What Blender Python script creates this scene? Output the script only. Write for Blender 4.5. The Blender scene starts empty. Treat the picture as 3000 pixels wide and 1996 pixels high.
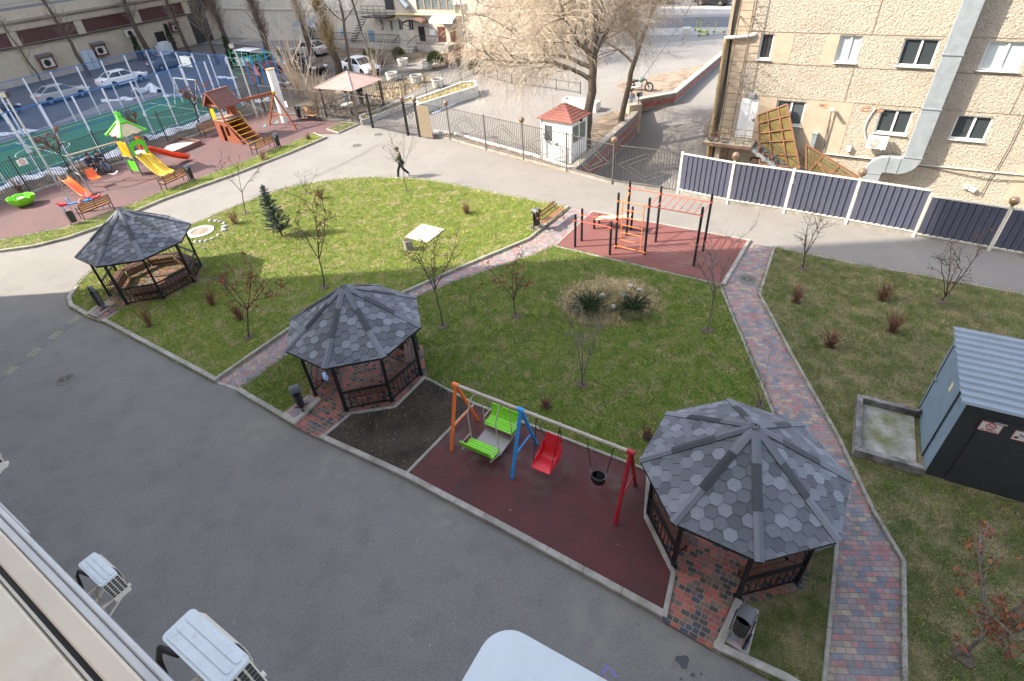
import bpy, bmesh, math, random
import numpy as np
from mathutils import Vector, Matrix
from mathutils.geometry import tessellate_polygon
random.seed(7); rng = np.random.default_rng(7)
R_ = math.radians
S = bpy.context.scene
COL = S.collection
# ------------------------------------------------------------------ camera (a window on the fourth floor)
FOC, PIT, ROL, HC = 1626.07, 0.6654, -0.0794, 12.0
_F = Vector((0, math.cos(PIT), -math.sin(PIT))); _up = Vector((0, math.sin(PIT), math.cos(PIT))); _r = Vector((1, 0, 0))
CR = _r*math.cos(ROL) + _up*math.sin(ROL); CU = -_r*math.sin(ROL) + _up*math.cos(ROL)
cam_d = bpy.data.cameras.new('camera'); cam = bpy.data.objects.new('camera', cam_d); COL.objects.link(cam)
cam_d.sensor_width = 36; cam_d.lens = FOC/3000*36; cam_d.clip_end = 2000; cam_d.clip_start = 0.05
cam.matrix_world = Matrix(((CR.x, CU.x, -_F.x, 0), (CR.y, CU.y, -_F.y, 0), (CR.z, CU.z, -_F.z, HC), (0, 0, 0, 1)))
S.camera = cam
def G(x, y, z=0.0):
    """survey point: where the sight line of photo point (x, y) meets height z"""
    d = CR*((x-1500)/FOC) - CU*((y-998)/FOC) + _F
    t = (z-HC)/d.z
    return Vector((d.x*t, d.y*t, z))
def GP(pts, z=0.0): return [G(x, y, z) for x, y in pts]
def on_plane(x, y, P, n):
    d = CR*((x-1500)/FOC) - CU*((y-998)/FOC) + _F
    o = Vector((0, 0, HC)); t = (P-o).dot(n)/d.dot(n)
    return o + d*t
def ang(a, b): return math.atan2(b.y-a.y, b.x-a.x)
# ------------------------------------------------------------------ light
SUN_AZ, SUN_EL = R_(-1.8), R_(38.2)             # direction the light travels along the ground, height of the sun
w = bpy.data.worlds.new('World'); S.world = w; w.use_nodes = True
nt = w.node_tree; bg = nt.nodes['Background']
sky = nt.nodes.new('ShaderNodeTexSky'); sky.sky_type = 'NISHITA'; sky.sun_disc = False
sky.sun_elevation = SUN_EL; sky.sun_rotation = math.atan2(-math.cos(SUN_AZ), -math.sin(SUN_AZ)); sky.air_density = 1.0; sky.dust_density = 2.5; sky.ozone_density = 1.0
hsv = nt.nodes.new('ShaderNodeHueSaturation'); hsv.inputs['Saturation'].default_value = 0.62; nt.links.new(sky.outputs[0], hsv.inputs['Color']); nt.links.new(hsv.outputs[0], bg.inputs[0]); bg.inputs[1].default_value = 0.15
sun_d = bpy.data.lights.new('sun', 'SUN'); sun = bpy.data.objects.new('sun', sun_d); COL.objects.link(sun)
sun_d.energy = 2.65; sun_d.angle = R_(0.55); sun_d.color = (1, 0.91, 0.78)
sd = Vector((math.cos(SUN_AZ)*math.cos(SUN_EL), math.sin(SUN_AZ)*math.cos(SUN_EL), -math.sin(SUN_EL)))
sun.rotation_euler = sd.to_track_quat('-Z', 'Y').to_euler(); sun.location = (-60, 0, 60)
S.view_settings.view_transform = 'Standard'; S.view_settings.look = 'None'; S.view_settings.gamma = 1; S.view_settings.exposure = 2.13
S.render.engine = 'CYCLES'; S.cycles.max_bounces = 6; S.cycles.transparent_max_bounces = 12
# ------------------------------------------------------------------ materials
MATS = {}
def mat(name, c, c2=None, sc=6.0, rough=0.8, metal=0.0, bump=0.0, bsc=40.0, detail=6.0, lo=0.35, hi=0.65, c3=None, sc3=0.6, spec=None, coat=0.0, lo3=0.45, hi3=0.7, grain=0.0, tint=False):
    """noise-mottled Principled material; c3 adds large stains"""
    if name in MATS: return MATS[name]
    m = bpy.data.materials.new(name); m.use_nodes = True; n = m.node_tree.nodes; L = m.node_tree.links
    p = n['Principled BSDF']; p.inputs['Roughness'].default_value = rough; p.inputs['Metallic'].default_value = metal
    if spec is not None: p.inputs['Specular IOR Level'].default_value = spec
    if coat: p.inputs['Coat Weight'].default_value = coat; p.inputs['Coat Roughness'].default_value = 0.1
    tc = n.new('ShaderNodeNewGeometry'); pos = tc.outputs['Position']
    def noise(scale, det=detail):
        x = n.new('ShaderNodeTexNoise'); x.inputs['Scale'].default_value = scale; x.inputs['Detail'].default_value = det; x.inputs['Roughness'].default_value = 0.6
        L.new(pos, x.inputs['Vector']); return x.outputs['Fac']
    def remap(f, a, b):
        x = n.new('ShaderNodeMapRange'); x.inputs[1].default_value = a; x.inputs[2].default_value = b; L.new(f, x.inputs[0]); return x.outputs[0]
    def mix(f, a, b):
        x = n.new('ShaderNodeMix'); x.data_type = 'RGBA'; L.new(f, x.inputs[0])
        for k, v in ((6, a), (7, b)):
            if isinstance(v, tuple): x.inputs[k].default_value = (*v, 1)
            else: L.new(v, x.inputs[k])
        return x.outputs[2]
    out = c
    if c2 is not None: out = mix(remap(noise(sc), lo, hi), c, c2)
    if c3 is not None: out = mix(remap(noise(sc3, 4), lo3, hi3), out, c3)
    if grain or tint:
        hv = n.new('ShaderNodeHueSaturation')
        if isinstance(out, tuple): hv.inputs['Color'].default_value = (*out, 1)
        else: L.new(out, hv.inputs['Color'])
        if tint:
            vm = n.new('ShaderNodeVectorMath'); vm.operation = 'MULTIPLY_ADD'; L.new(tc.outputs['Normal'], vm.inputs[0]); vm.inputs[1].default_value = (.35,)*3; vm.inputs[2].default_value = (0, 0, 1)
            vn = n.new('ShaderNodeVectorMath'); vn.operation = 'NORMALIZE'; L.new(vm.outputs[0], vn.inputs[0]); L.new(vn.outputs[0], p.inputs['Normal'])
            at = n.new('ShaderNodeAttribute'); at.attribute_name = 'tint'; L.new(at.outputs['Fac'], hv.inputs['Value'])
        else:
            q = n.new('ShaderNodeMapRange'); q.inputs[1].default_value = .3; q.inputs[2].default_value = .7; q.inputs[3].default_value = 1-grain; q.inputs[4].default_value = 1+grain; L.new(noise(28, 4), q.inputs[0]); L.new(q.outputs[0], hv.inputs['Value'])
        out = hv.outputs[0]
    if isinstance(out, tuple): p.inputs['Base Color'].default_value = (*out, 1)
    else: L.new(out, p.inputs['Base Color'])
    if bump:
        b = n.new('ShaderNodeBump'); b.inputs['Strength'].default_value = 1.0; b.inputs['Distance'].default_value = bump
        L.new(noise(bsc, 3), b.inputs['Height']); L.new(b.outputs[0], p.inputs['Normal'])
    MATS[name] = m; return m
def glass(name, c, rough=0.06):
    m = mat(name, c, rough=rough, spec=0.6); return m
def pavers(name, cols, mortar, bw=0.2, rh=0.125, msz=0.006):
    m = bpy.data.materials.new(name); m.use_nodes = True; n = m.node_tree.nodes; L = m.node_tree.links; p = n['Principled BSDF']
    uv = n.new('ShaderNodeUVMap'); uv.uv_map = 'UVMap'
    b = n.new('ShaderNodeTexBrick'); b.inputs['Scale'].default_value = 1; b.inputs['Color1'].default_value = (0, 0, 0, 1); b.inputs['Color2'].default_value = (1, 1, 1, 1)
    b.inputs['Mortar'].default_value = (0.5, 0.5, 0.5, 1); b.inputs['Mortar Size'].default_value = msz; b.inputs['Brick Width'].default_value = bw; b.inputs['Row Height'].default_value = rh
    b.inputs['Mortar Smooth'].default_value = 0.3; b.offset = 0.5; b.squash = 0.72; b.squash_frequency = 3
    L.new(uv.outputs[0], b.inputs['Vector'])
    cr = n.new('ShaderNodeValToRGB'); cr.color_ramp.interpolation = 'CONSTANT'; e = cr.color_ramp.elements
    for i, c in enumerate(cols):
        x = e[i] if i < 2 else e.new(i/len(cols)); x.position = i/len(cols); x.color = (*c, 1)
    L.new(b.outputs['Color'], cr.inputs[0])
    ns = n.new('ShaderNodeTexNoise'); ns.inputs['Scale'].default_value = 3.0; ns.inputs['Detail'].default_value = 5; L.new(uv.outputs[0], ns.inputs['Vector'])
    hv = n.new('ShaderNodeHueSaturation'); L.new(cr.outputs[0], hv.inputs['Color'])
    mr = n.new('ShaderNodeMapRange'); mr.inputs[1].default_value = 0.3; mr.inputs[2].default_value = 0.7; mr.inputs[3].default_value = 0.75; mr.inputs[4].default_value = 1.2
    L.new(ns.outputs['Fac'], mr.inputs[0]); L.new(mr.outputs[0], hv.inputs['Value'])
    mx = n.new('ShaderNodeMix'); mx.data_type = 'RGBA'; L.new(b.outputs['Fac'], mx.inputs[0]); L.new(hv.outputs[0], mx.inputs[6]); mx.inputs[7].default_value = (*mortar, 1)
    L.new(mx.outputs[2], p.inputs['Base Color']); p.inputs['Roughness'].default_value = 0.8
    bp = n.new('ShaderNodeBump'); bp.invert = True; bp.inputs['Distance'].default_value = 0.006; L.new(b.outputs['Fac'], bp.inputs['Height']); L.new(bp.outputs[0], p.inputs['Normal'])
    MATS[name] = m; return m
def wear(m, spots, c, amt=.8):
    """scuffed, dusty places of a floor: spots are (point, radius)"""
    n = m.node_tree.nodes; L = m.node_tree.links; p = n['Principled BSDF']; src = p.inputs['Base Color'].links[0].from_socket
    geo = n.new('ShaderNodeNewGeometry'); ns = n.new('ShaderNodeTexNoise'); ns.inputs['Scale'].default_value = 2.6; ns.inputs['Detail'].default_value = 7; L.new(geo.outputs['Position'], ns.inputs['Vector'])
    for q, r in spots:
        d = n.new('ShaderNodeVectorMath'); d.operation = 'DISTANCE'; L.new(geo.outputs['Position'], d.inputs[0]); d.inputs[1].default_value = (q.x, q.y, .08)
        mr = n.new('ShaderNodeMapRange'); mr.inputs[1].default_value = r; mr.inputs[2].default_value = r*.2; mr.inputs[4].default_value = amt; L.new(d.outputs['Value'], mr.inputs[0])
        nr = n.new('ShaderNodeMapRange'); nr.inputs[1].default_value = .40; nr.inputs[2].default_value = .62; L.new(ns.outputs['Fac'], nr.inputs[0])
        mu = n.new('ShaderNodeMath'); mu.operation = 'MULTIPLY'; L.new(mr.outputs[0], mu.inputs[0]); L.new(nr.outputs[0], mu.inputs[1])
        mx = n.new('ShaderNodeMix'); mx.data_type = 'RGBA'; L.new(mu.outputs[0], mx.inputs[0]); L.new(src, mx.inputs[6]); mx.inputs[7].default_value = (*c, 1); src = mx.outputs[2]
    L.new(src, p.inputs['Base Color'])
# ------------------------------------------------------------------ mesh builder
def rotz(a): return Matrix.Rotation(a, 3, 'Z')
class MB:
    def __init__(s): s.v = []; s.f = []; s.m = []; s.t = None
    def add(s, vs, fs, m=0):
        b = len(s.v); s.v += [tuple(x) for x in vs]; s.f += [tuple(i+b for i in f) for f in fs]; s.m += [m]*len(fs); return s
    def box(s, c, d, rz=0.0, m=0, M=None):
        X = [Vector((sx*d[0]/2, sy*d[1]/2, sz*d[2]/2)) for sz in (-1, 1) for sx, sy in ((-1, -1), (1, -1), (1, 1), (-1, 1))]
        Q = M if M is not None else (rotz(rz) if rz else None); c = Vector(c)
        X = [(Q @ x if Q else x)+c for x in X]
        return s.add(X, [(3, 2, 1, 0), (4, 5, 6, 7), (0, 1, 5, 4), (1, 2, 6, 5), (2, 3, 7, 6), (3, 0, 4, 7)], m)
    def beam(s, p, q, w, h=None, m=0, up=(0, 0, 1)):
        p = Vector(p); q = Vector(q); h = h or w; d = (q-p).normalized(); u = Vector(up)
        if abs(d.dot(u)) > 0.98: u = Vector((0, 1, 0)) if abs(d.y) < 0.9 else Vector((1, 0, 0))
        a = d.cross(u).normalized(); b = a.cross(d).normalized()
        X = [o + a*(sx*w/2) + b*(sy*h/2) for o in (p, q) for sx, sy in ((-1, -1), (1, -1), (1, 1), (-1, 1))]
        return s.add(X, [(3, 2, 1, 0), (4, 5, 6, 7), (0, 1, 5, 4), (1, 2, 6, 5), (2, 3, 7, 6), (3, 0, 4, 7)], m)
    def tube(s, pts, r, n=8, m=0, caps=True, closed=False):
        P = [Vector(p) for p in pts]; k = len(P); rs = r if isinstance(r, (list, tuple)) else [r]*k
        vs = []; fs = []; ref = None
        for i in range(k):
            if closed: d = P[(i+1) % k]-P[i-1]
            else: d = P[min(i+1, k-1)]-P[max(i-1, 0)]
            if d.length < 1e-9: d = Vector((0, 0, 1))
            d.normalize()
            if ref is None: ref = Vector((0, 0, 1)) if abs(d.z) < 0.9 else Vector((1, 0, 0))
            a = ref - d*ref.dot(d)
            if a.length < 1e-4: a = d.orthogonal()
            a.normalize(); ref = a; b = d.cross(a)
            for j in range(n):
                t = 2*math.pi*j/n; vs.append(P[i]+(a*math.cos(t)+b*math.sin(t))*rs[i])
        for i in range(k if closed else k-1):
            i2 = (i+1) % k
            for j in range(n): j2 = (j+1) % n; fs.append((i*n+j, i*n+j2, i2*n+j2, i2*n+j))
        if caps and not closed: fs.append(tuple(range(n-1, -1, -1))); fs.append(tuple((k-1)*n+j for j in range(n)))
        return s.add(vs, fs, m)
    def prism(s, poly, z0, z1, m=0, mside=None, bottom=True):
        P = [Vector((p[0], p[1])) for p in poly]
        A = sum(P[i].x*P[(i+1) % len(P)].y-P[(i+1) % len(P)].x*P[i].y for i in range(len(P)))
        if A < 0: P.reverse()
        k = len(P); vs = [(p.x, p.y, z0) for p in P]+[(p.x, p.y, z1) for p in P]
        tri = tessellate_polygon([[Vector((p.x, p.y, 0)) for p in P]])
        def up(t):
            a, b, c = (P[i] for i in t); return t if (b-a).cross(c-a) > 0 else t[::-1]
        tri = [up(t) for t in tri]
        s.add(vs, [tuple(i+k for i in t) for t in tri]+([t[::-1] for t in tri] if bottom else []), m)
        b = len(s.v)-2*k
        for i in range(k): j = (i+1) % k; s.f.append((b+i, b+j, b+k+j, b+k+i)); s.m.append(m if mside is None else mside)
        return s
    def sheet(s, poly, z, m=0, holes=()):
        rings = [[Vector((p[0], p[1], 0)) for p in poly]]+[[Vector((p[0], p[1], 0)) for p in h] for h in holes]
        flat = [p for r in rings for p in r]
        tri = []
        for t in tessellate_polygon(rings):
            a, b, c = (flat[i] for i in t); tri.append(t if (b-a).cross(c-a).z > 0 else t[::-1])
        return s.add([(p.x, p.y, z) for p in flat], tri, m)
    def lathe(s, prof, c=(0, 0, 0), n=16, m=0, M=None):
        c = Vector(c); vs = []; fs = []; k = len(prof)
        for r, z in prof:
            for j in range(n):
                t = 2*math.pi*j/n; x = Vector((r*math.cos(t), r*math.sin(t), z)); vs.append((M @ x if M else x)+c)
        for i in range(k-1):
            for j in range(n): j2 = (j+1) % n; fs.append((i*n+j, i*n+j2, (i+1)*n+j2, (i+1)*n+j))
        if prof[0][0] > 1e-6: fs.append(tuple(range(n-1, -1, -1)))
        if prof[-1][0] > 1e-6: fs.append(tuple((k-1)*n+j for j in range(n)))
        return s.add(vs, fs, m)
    def sphere(s, c, r, n=12, m=0, sc=(1, 1, 1)):
        k = n//2+1; M = Matrix.Diagonal(sc)
        return s.lathe([(max(1e-7, r*math.sin(math.pi*i/k)), -r*math.cos(math.pi*i/k)) for i in range(k+1)], c, n, m, M)
    def quad(s, a, b, c, d, m=0): return s.add([a, b, c, d], [(0, 1, 2, 3)], m)
    def move(s, M, i0=0):
        for i in range(i0, len(s.v)): s.v[i] = tuple(M @ Vector(s.v[i]))
        return s
    def build(s, name, mats, parent=None, smooth=None, uv=None, tint=None, bevel=0.0):
        me = bpy.data.meshes.new(name); me.from_pydata(s.v, [], s.f)
        if not isinstance(mats, (list, tuple)): mats = [mats]
        for x in mats: me.materials.append(x)
        if any(s.m): me.polygons.foreach_set('material_index', s.m)
        if uv is not None:
            u = me.uv_layers.new(name='UVMap'); d = [0.0]*(2*len(me.loops))
            for l in me.loops:
                a, b = uv(me.vertices[l.vertex_index].co); d[2*l.index] = a; d[2*l.index+1] = b
            u.data.foreach_set('uv', d)
        if tint is not None:
            at = me.attributes.new('tint', 'FLOAT', 'FACE'); at.data.foreach_set('value', tint)
        if smooth is not None:
            me.polygons.foreach_set('use_smooth', [True]*len(me.polygons))
            me.update()
            try: me.set_sharp_from_angle(angle=R_(smooth))
            except Exception: pass
        me.update()
        o = bpy.data.objects.new(name, me); COL.objects.link(o)
        if parent is not None: o.parent = parent
        if bevel:
            b = o.modifiers.new('bevel', 'BEVEL'); b.width = bevel; b.segments = 2; b.limit_method = 'ANGLE'
        return o
def thing(name, label, cat, loc=(0, 0, 0), rz=0.0, group=None):
    o = bpy.data.objects.new(name, None); COL.objects.link(o); o.location = loc; o.rotation_euler = (0, 0, rz)
    o.empty_display_size = 0.2; o['label'] = label; o['category'] = cat
    if group: o['group'] = group
    return o
def tag(o, label, cat, group=None):
    o['label'] = label; o['category'] = cat
    if group: o['group'] = group
    return o
def struct(o): o['kind'] = 'structure'; return o
def stuff(o, label=None, cat=None):
    o['kind'] = 'stuff'
    if label: o['label'] = label
    if cat: o['category'] = cat
    return o
def dup(root, loc, rz, label=None, group=None, scale=None):
    r = root.copy(); COL.objects.link(r); r.location = loc; r.rotation_euler = (0, 0, rz)
    if scale: r.scale = scale if isinstance(scale, tuple) else (scale,)*3
    if label: r['label'] = label
    if group: r['group'] = group
    for ch in list(root.children):
        c = ch.copy(); COL.objects.link(c); c.parent = r
        for g in list(ch.children):
            d = g.copy(); COL.objects.link(d); d.parent = c
    return r
def offset_line(pts, d, closed=False):
    """polyline moved sideways by d (left positive), mitred"""
    out = []; k = len(pts)
    for i in range(k):
        a = pts[i-1] if (i or closed) else None; b = pts[(i+1) % k] if (i < k-1 or closed) else None; p = pts[i]
        ns = []
        for u, v in ((a, p), (p, b)):
            if u is None or v is None: continue
            t = Vector((v[0]-u[0], v[1]-u[1])); t.normalize(); ns.append(Vector((-t.y, t.x)))
        n = ns[0] if len(ns) == 1 else (ns[0]+ns[1])
        if len(ns) == 2:
            n.normalize(); c = max(0.4, n.dot(ns[0])); n = n/c
        out.append(Vector((p[0]+n.x*d, p[1]+n.y*d, 0)))
    return out
def smooth_line(pts, n=6):
    """Catmull-Rom through the survey points"""
    P = [Vector((p[0], p[1], 0)) for p in pts]; out = []
    for i in range(len(P)-1):
        a = P[max(i-1, 0)]; b = P[i]; c = P[i+1]; d = P[min(i+2, len(P)-1)]
        for k in range(n):
            t = k/n; out.append(0.5*((2*b)+(c-a)*t+(2*a-5*b+4*c-d)*t*t+(3*b-a-3*c+d)*t**3))
    out.append(P[-1]); return out
def in_poly(x, y, poly):
    c = False; j = len(poly)-1
    for i in range(len(poly)):
        a = poly[i]; b = poly[j]
        if (a[1] > y) != (b[1] > y) and x < (b[0]-a[0])*(y-a[1])/(b[1]-a[1])+a[0]: c = not c
        j = i
    return c
def in_poly_np(P, poly):
    x, y = P[:, 0], P[:, 1]; c = np.zeros(len(P), bool); j = len(poly)-1
    for i in range(len(poly)):
        a = poly[i]; b = poly[j]
        if abs(b[1]-a[1]) > 1e-9:
            c ^= ((a[1] > y) != (b[1] > y)) & (x < (b[0]-a[0])*(y-a[1])/(b[1]-a[1])+a[0])
        j = i
    return c
def facade(mb, L, z0, H, holes, depth=0.14, m=0, mr=None):
    """wall in its local x-z plane (outside is -y) with rectangular openings (x0, x1, z0, z1) and their reveals"""
    xs = sorted({0, L, *[h[0] for h in holes], *[h[1] for h in holes]}); zs = sorted({z0, H, *[h[2] for h in holes], *[h[3] for h in holes]})
    for i in range(len(xs)-1):
        for j in range(len(zs)-1):
            cx = (xs[i]+xs[i+1])/2; cz = (zs[j]+zs[j+1])/2
            if any(h[0] < cx < h[1] and h[2] < cz < h[3] for h in holes): continue
            mb.quad((xs[i], 0, zs[j]), (xs[i+1], 0, zs[j]), (xs[i+1], 0, zs[j+1]), (xs[i], 0, zs[j+1]), m)
    for a, b, c, d in holes:
        k = m if mr is None else mr
        mb.quad((a, 0, c), (a, depth, c), (a, depth, d), (a, 0, d), k); mb.quad((b, depth, c), (b, 0, c), (b, 0, d), (b, depth, d), k)
        mb.quad((a, 0, d), (a, depth, d), (b, depth, d), (b, 0, d), k); mb.quad((a, depth, c), (a, 0, c), (b, 0, c), (b, depth, c), k)
FONT = {}
def letters(text, size, name, m, parent, M, ext=0.002):
    """raised lettering converted to a mesh"""
    cu = bpy.data.curves.new(name, 'FONT'); cu.body = text; cu.size = size; cu.extrude = ext; cu.align_x = 'CENTER'; cu.align_y = 'CENTER'
    o = bpy.data.objects.new(name+'_src', cu); COL.objects.link(o)
    me = bpy.data.meshes.new_from_object(o); bpy.data.objects.remove(o); bpy.data.curves.remove(cu)
    me.materials.clear(); me.materials.append(m)
    r = bpy.data.objects.new(name, me); COL.objects.link(r); r.parent = parent; r.matrix_local = M
    return r
# ------------------------------------------------------------------ palette
ASPH = mat('asphalt', (0.180, 0.166, 0.15), (0.205, 0.19, 0.172), sc=0.35, rough=0.92, bump=0.004, bsc=90, c3=(0.155, 0.146, 0.136), sc3=1.3, lo3=0.5, hi3=0.85, grain=.24)
ASPH2 = mat('asphalt_yard', (0.150, 0.142, 0.132), (0.174, 0.163, 0.15), sc=0.4, rough=0.9, bump=0.006, bsc=45, c3=(0.128, 0.12, 0.112), sc3=1.3, lo3=0.48, hi3=0.8, grain=.25)
PARK = mat('shaded_parking_asphalt', (0.06, 0.058, 0.056), (0.085, 0.08, 0.075), sc=.5, rough=.9, grain=.1)  # the buildings' shade over the parking is put into this darker colour
CONC = mat('concrete', (0.36, 0.335, 0.30), (0.27, 0.25, 0.22), sc=5, rough=0.9, bump=0.003, bsc=60, c3=(0.2, 0.185, 0.16), sc3=1.7)
CONCD = mat('concrete_dark', (0.22, 0.21, 0.19), (0.12, 0.115, 0.10), sc=6, rough=0.95, bump=0.006, bsc=40, c3=(0.34, 0.32, 0.29), sc3=1.6)
RUB = mat('rubber_red', (0.105, 0.025, 0.024), (0.075, 0.020, 0.020), sc=120, rough=0.85, bump=0.002, bsc=300, c3=(0.046, 0.022, 0.022), sc3=0.9, lo3=0.42, hi3=0.75)
RUBX = mat('rubber_sport', (0.175, 0.06, 0.052), (0.14, 0.048, 0.042), sc=120, rough=0.85, bump=0.002, bsc=300, c3=(0.16, 0.065, 0.06), sc3=0.9)
RUBP = mat('rubber_playground', (0.125, 0.064, 0.060), (0.10, 0.05, 0.048), sc=60, rough=0.85, c3=(0.08, 0.05, 0.048), sc3=0.6, grain=.1)
SOIL = mat('soil', (0.036, 0.026, 0.019), (0.066, 0.049, 0.036), sc=3, rough=1, bump=0.03, bsc=14, c3=(0.016, 0.012, 0.01), sc3=1.5)
SOILL = mat('dry_soil', (0.20, 0.15, 0.105), (0.29, 0.22, 0.16), sc=2, rough=1, bump=0.03, bsc=9, c3=(0.11, 0.08, 0.055), sc3=1.1)
SOILF = mat('leaf_litter_ground', (0.10, 0.08, 0.06), (0.06, 0.05, 0.04), sc=2, rough=1, bump=0.03, bsc=9, c3=(0.19, 0.15, 0.10), sc3=0.7)
TURF = mat('lawn_base', (0.085, 0.135, 0.014), (0.15, 0.17, 0.029), sc=2.8, rough=1, bump=0.02, bsc=30, c3=(0.235, 0.19, 0.09), sc3=1.5, lo3=0.5, hi3=0.72)
TURFD = mat('lawn_base_dry', (0.055, 0.072, 0.017), (0.10, 0.10, 0.032), sc=2.0, rough=1, bump=0.02, bsc=30, c3=(0.215, 0.175, 0.092), sc3=1.4, lo3=0.43, hi3=0.66)
COURT = mat('court_turf', (0.018, 0.122, 0.064), (0.022, 0.14, 0.074), sc=5, rough=0.95)
SNOW = mat('old_snow', (0.62, 0.63, 0.66), (0.42, 0.42, 0.43), sc=3, rough=0.7, bump=0.05, bsc=7, lo=0.5, hi=0.75)
BLACK = mat('black_paint', (0.012, 0.012, 0.014), rough=0.45, spec=0.4)
IRON = mat('grey_iron', (0.085, 0.08, 0.075), (0.12, 0.105, 0.095), sc=9, rough=0.6)
IRONB = mat('dark_iron', (0.03, 0.03, 0.032), rough=0.5)
WHITE = mat('white_paint', (0.78, 0.78, 0.76), (0.7, 0.69, 0.66), sc=5, rough=0.55)
CREAM = mat('cream_paint', (0.62, 0.60, 0.52), rough=0.5)
GALV = mat('galvanised', (0.40, 0.44, 0.46), (0.33, 0.37, 0.39), sc=3, rough=0.42, metal=0.35)
RUST = mat('rusty_steel', (0.14, 0.075, 0.05), (0.2, 0.13, 0.09), sc=12, rough=0.85)
WOOD = mat('bench_wood', (0.34, 0.17, 0.075), (0.24, 0.11, 0.05), sc=9, rough=0.55)
WOODD = mat('gazebo_wood', (0.15, 0.062, 0.036), (0.10, 0.045, 0.03), sc=9, rough=0.5)
ORANGE = mat('orange_paint', (0.75, 0.16, 0.035), rough=0.4); REDP = mat('red_plastic', (0.66, 0.018, 0.03), rough=0.32, spec=0.5)
DRED = mat('dark_red_paint', (0.38, 0.012, 0.025), rough=0.35); BLUEP = mat('blue_paint', (0.025, 0.25, 0.62), rough=0.4)
LIME = mat('lime_plastic', (0.20, 0.60, 0.02), rough=0.4); YELLOW = mat('yellow_plastic', (0.75, 0.46, 0.02), rough=0.4)
ORPL = mat('orange_plastic', (0.80, 0.13, 0.02), rough=0.35); BARKL = mat('sapling_bark', (0.06, 0.045, 0.038), (0.10, 0.075, 0.062), sc=20, rough=0.9)
BARK = mat('bark', (0.09, 0.066, 0.048), (0.05, 0.037, 0.028), sc=6, rough=1, bump=0.03, bsc=14)
LEAFB = mat('dry_leaves', (0.30, 0.10, 0.038), (0.15, 0.055, 0.028), sc=5, rough=0.85)
PAVE = pavers('pavers', [(0.155, 0.165, 0.195), (0.29, 0.15, 0.15), (0.31, 0.255, 0.195), (0.25, 0.195, 0.195), (0.30, 0.17, 0.16), (0.235, 0.20, 0.19), (0.185, 0.18, 0.195), (0.29, 0.205, 0.19)], (0.15, 0.13, 0.115), 0.205, 0.125)
PAVED = pavers('pavers_worn', [(0.045, 0.055, 0.075), (0.30, 0.085, 0.065), (0.15, 0.11, 0.085), (0.34, 0.105, 0.08), (0.06, 0.055, 0.05), (0.25, 0.09, 0.08), (0.12, 0.085, 0.085)], (0.26, 0.20, 0.15), 0.19, 0.125, 0.009)
# ------------------------------------------------------------------ ground, alley
ALLEY = [(4.42, 30.25), (6.15, 28.3), (9.15, 26.55), (13.15, 23.4), (20.05, 18.05), (36.2, 5.6), (52, 24), (40, 34), (29, 62), (25.4, 60.6), (21.1, 54.4), (13.7, 43.3), (10.75, 42.4), (10.2, 40.1), (9.62, 38.85)]
m = MB(); m.sheet([(-420, -60), (420, -60), (420, 600), (-420, 600)], 0.0, holes=[ALLEY]); struct(m.build('ground', ASPH))
TH = -0.5693; FD = Vector((math.cos(TH), math.sin(TH), 0)); FN = Vector((-FD.y, FD.x, 0)); FC = Vector((12.67, 32.64, -1.7))
def alley_z(t):
    k = [(-30, -1.7), (1.5, -1.7), (4, -1.5), (8.5, -0.62), (23, -0.45), (31, -0.02), (60, -0.02)]
    for (a, za), (b, zb) in zip(k, k[1:]):
        if t <= b: return za+(zb-za)*max(0, t-a)/(b-a)
m = MB(); S_ = [i*1.5-14 for i in range(34)]; T_ = [i*1.5-14 for i in range(31)]
vs = []
for t in T_:
    for s_ in S_:
        p = FC+FD*s_+FN*t; vs.append((p.x, p.y, alley_z(t)))
m.add(vs, [(j*34+i, j*34+i+1, (j+1)*34+i+1, (j+1)*34+i) for j in range(30) for i in range(33)])
struct(m.build('alley_road', ASPH, smooth=40))
# ------------------------------------------------------------------ garden outlines (survey points)
CURVE = smooth_line(GP([(222, 848), (244, 820), (282, 788), (350, 748), (440, 708), (520, 678), (600, 646), (680, 612), (763, 580), (836, 555), (929, 537), (1044, 525), (1137, 523), (1226, 528), (1300, 538), (1379, 554), (1500, 578), (1601, 597), (1668, 610)]), 4)
K1a, K1b = G(299, 945), G(632, 1124)
P1L = GP([(1668, 610), (1553, 705), (1350, 790), (1175, 868), (1000, 925), (848, 972), (632, 1122)])
P1R = GP([(1735, 621), (1623, 722), (1560, 750), (1350, 820), (1220, 872), (1010, 975), (842, 1040), (696, 1147)])
EX = GP([(1623, 722), (1733, 621), (2189, 706), (2111, 837)])
P2L = GP([(2189, 706), (2111, 837), (2200, 1050), (2255, 1180), (2360, 1428), (2455, 1600), (2420, 1996), (2395, 2300)])
P2R = GP([(2264, 727), (2220, 866), (2317, 1050), (2450, 1288), (2550, 1502), (2636, 1648), (2638, 1996), (2640, 2300)])
g_ = [Vector((-15.231, 21.426, 0)), Vector((-4.855, 14.193, 0)), Vector((4.765, 7.510, 0))]   # gazebo centres
GROT = R_(32.3)
def octagon(c, r, rot=GROT): return [Vector((c.x+r*math.cos(rot+k*math.pi/4), c.y+r*math.sin(rot+k*math.pi/4), 0)) for k in range(8)]
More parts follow.
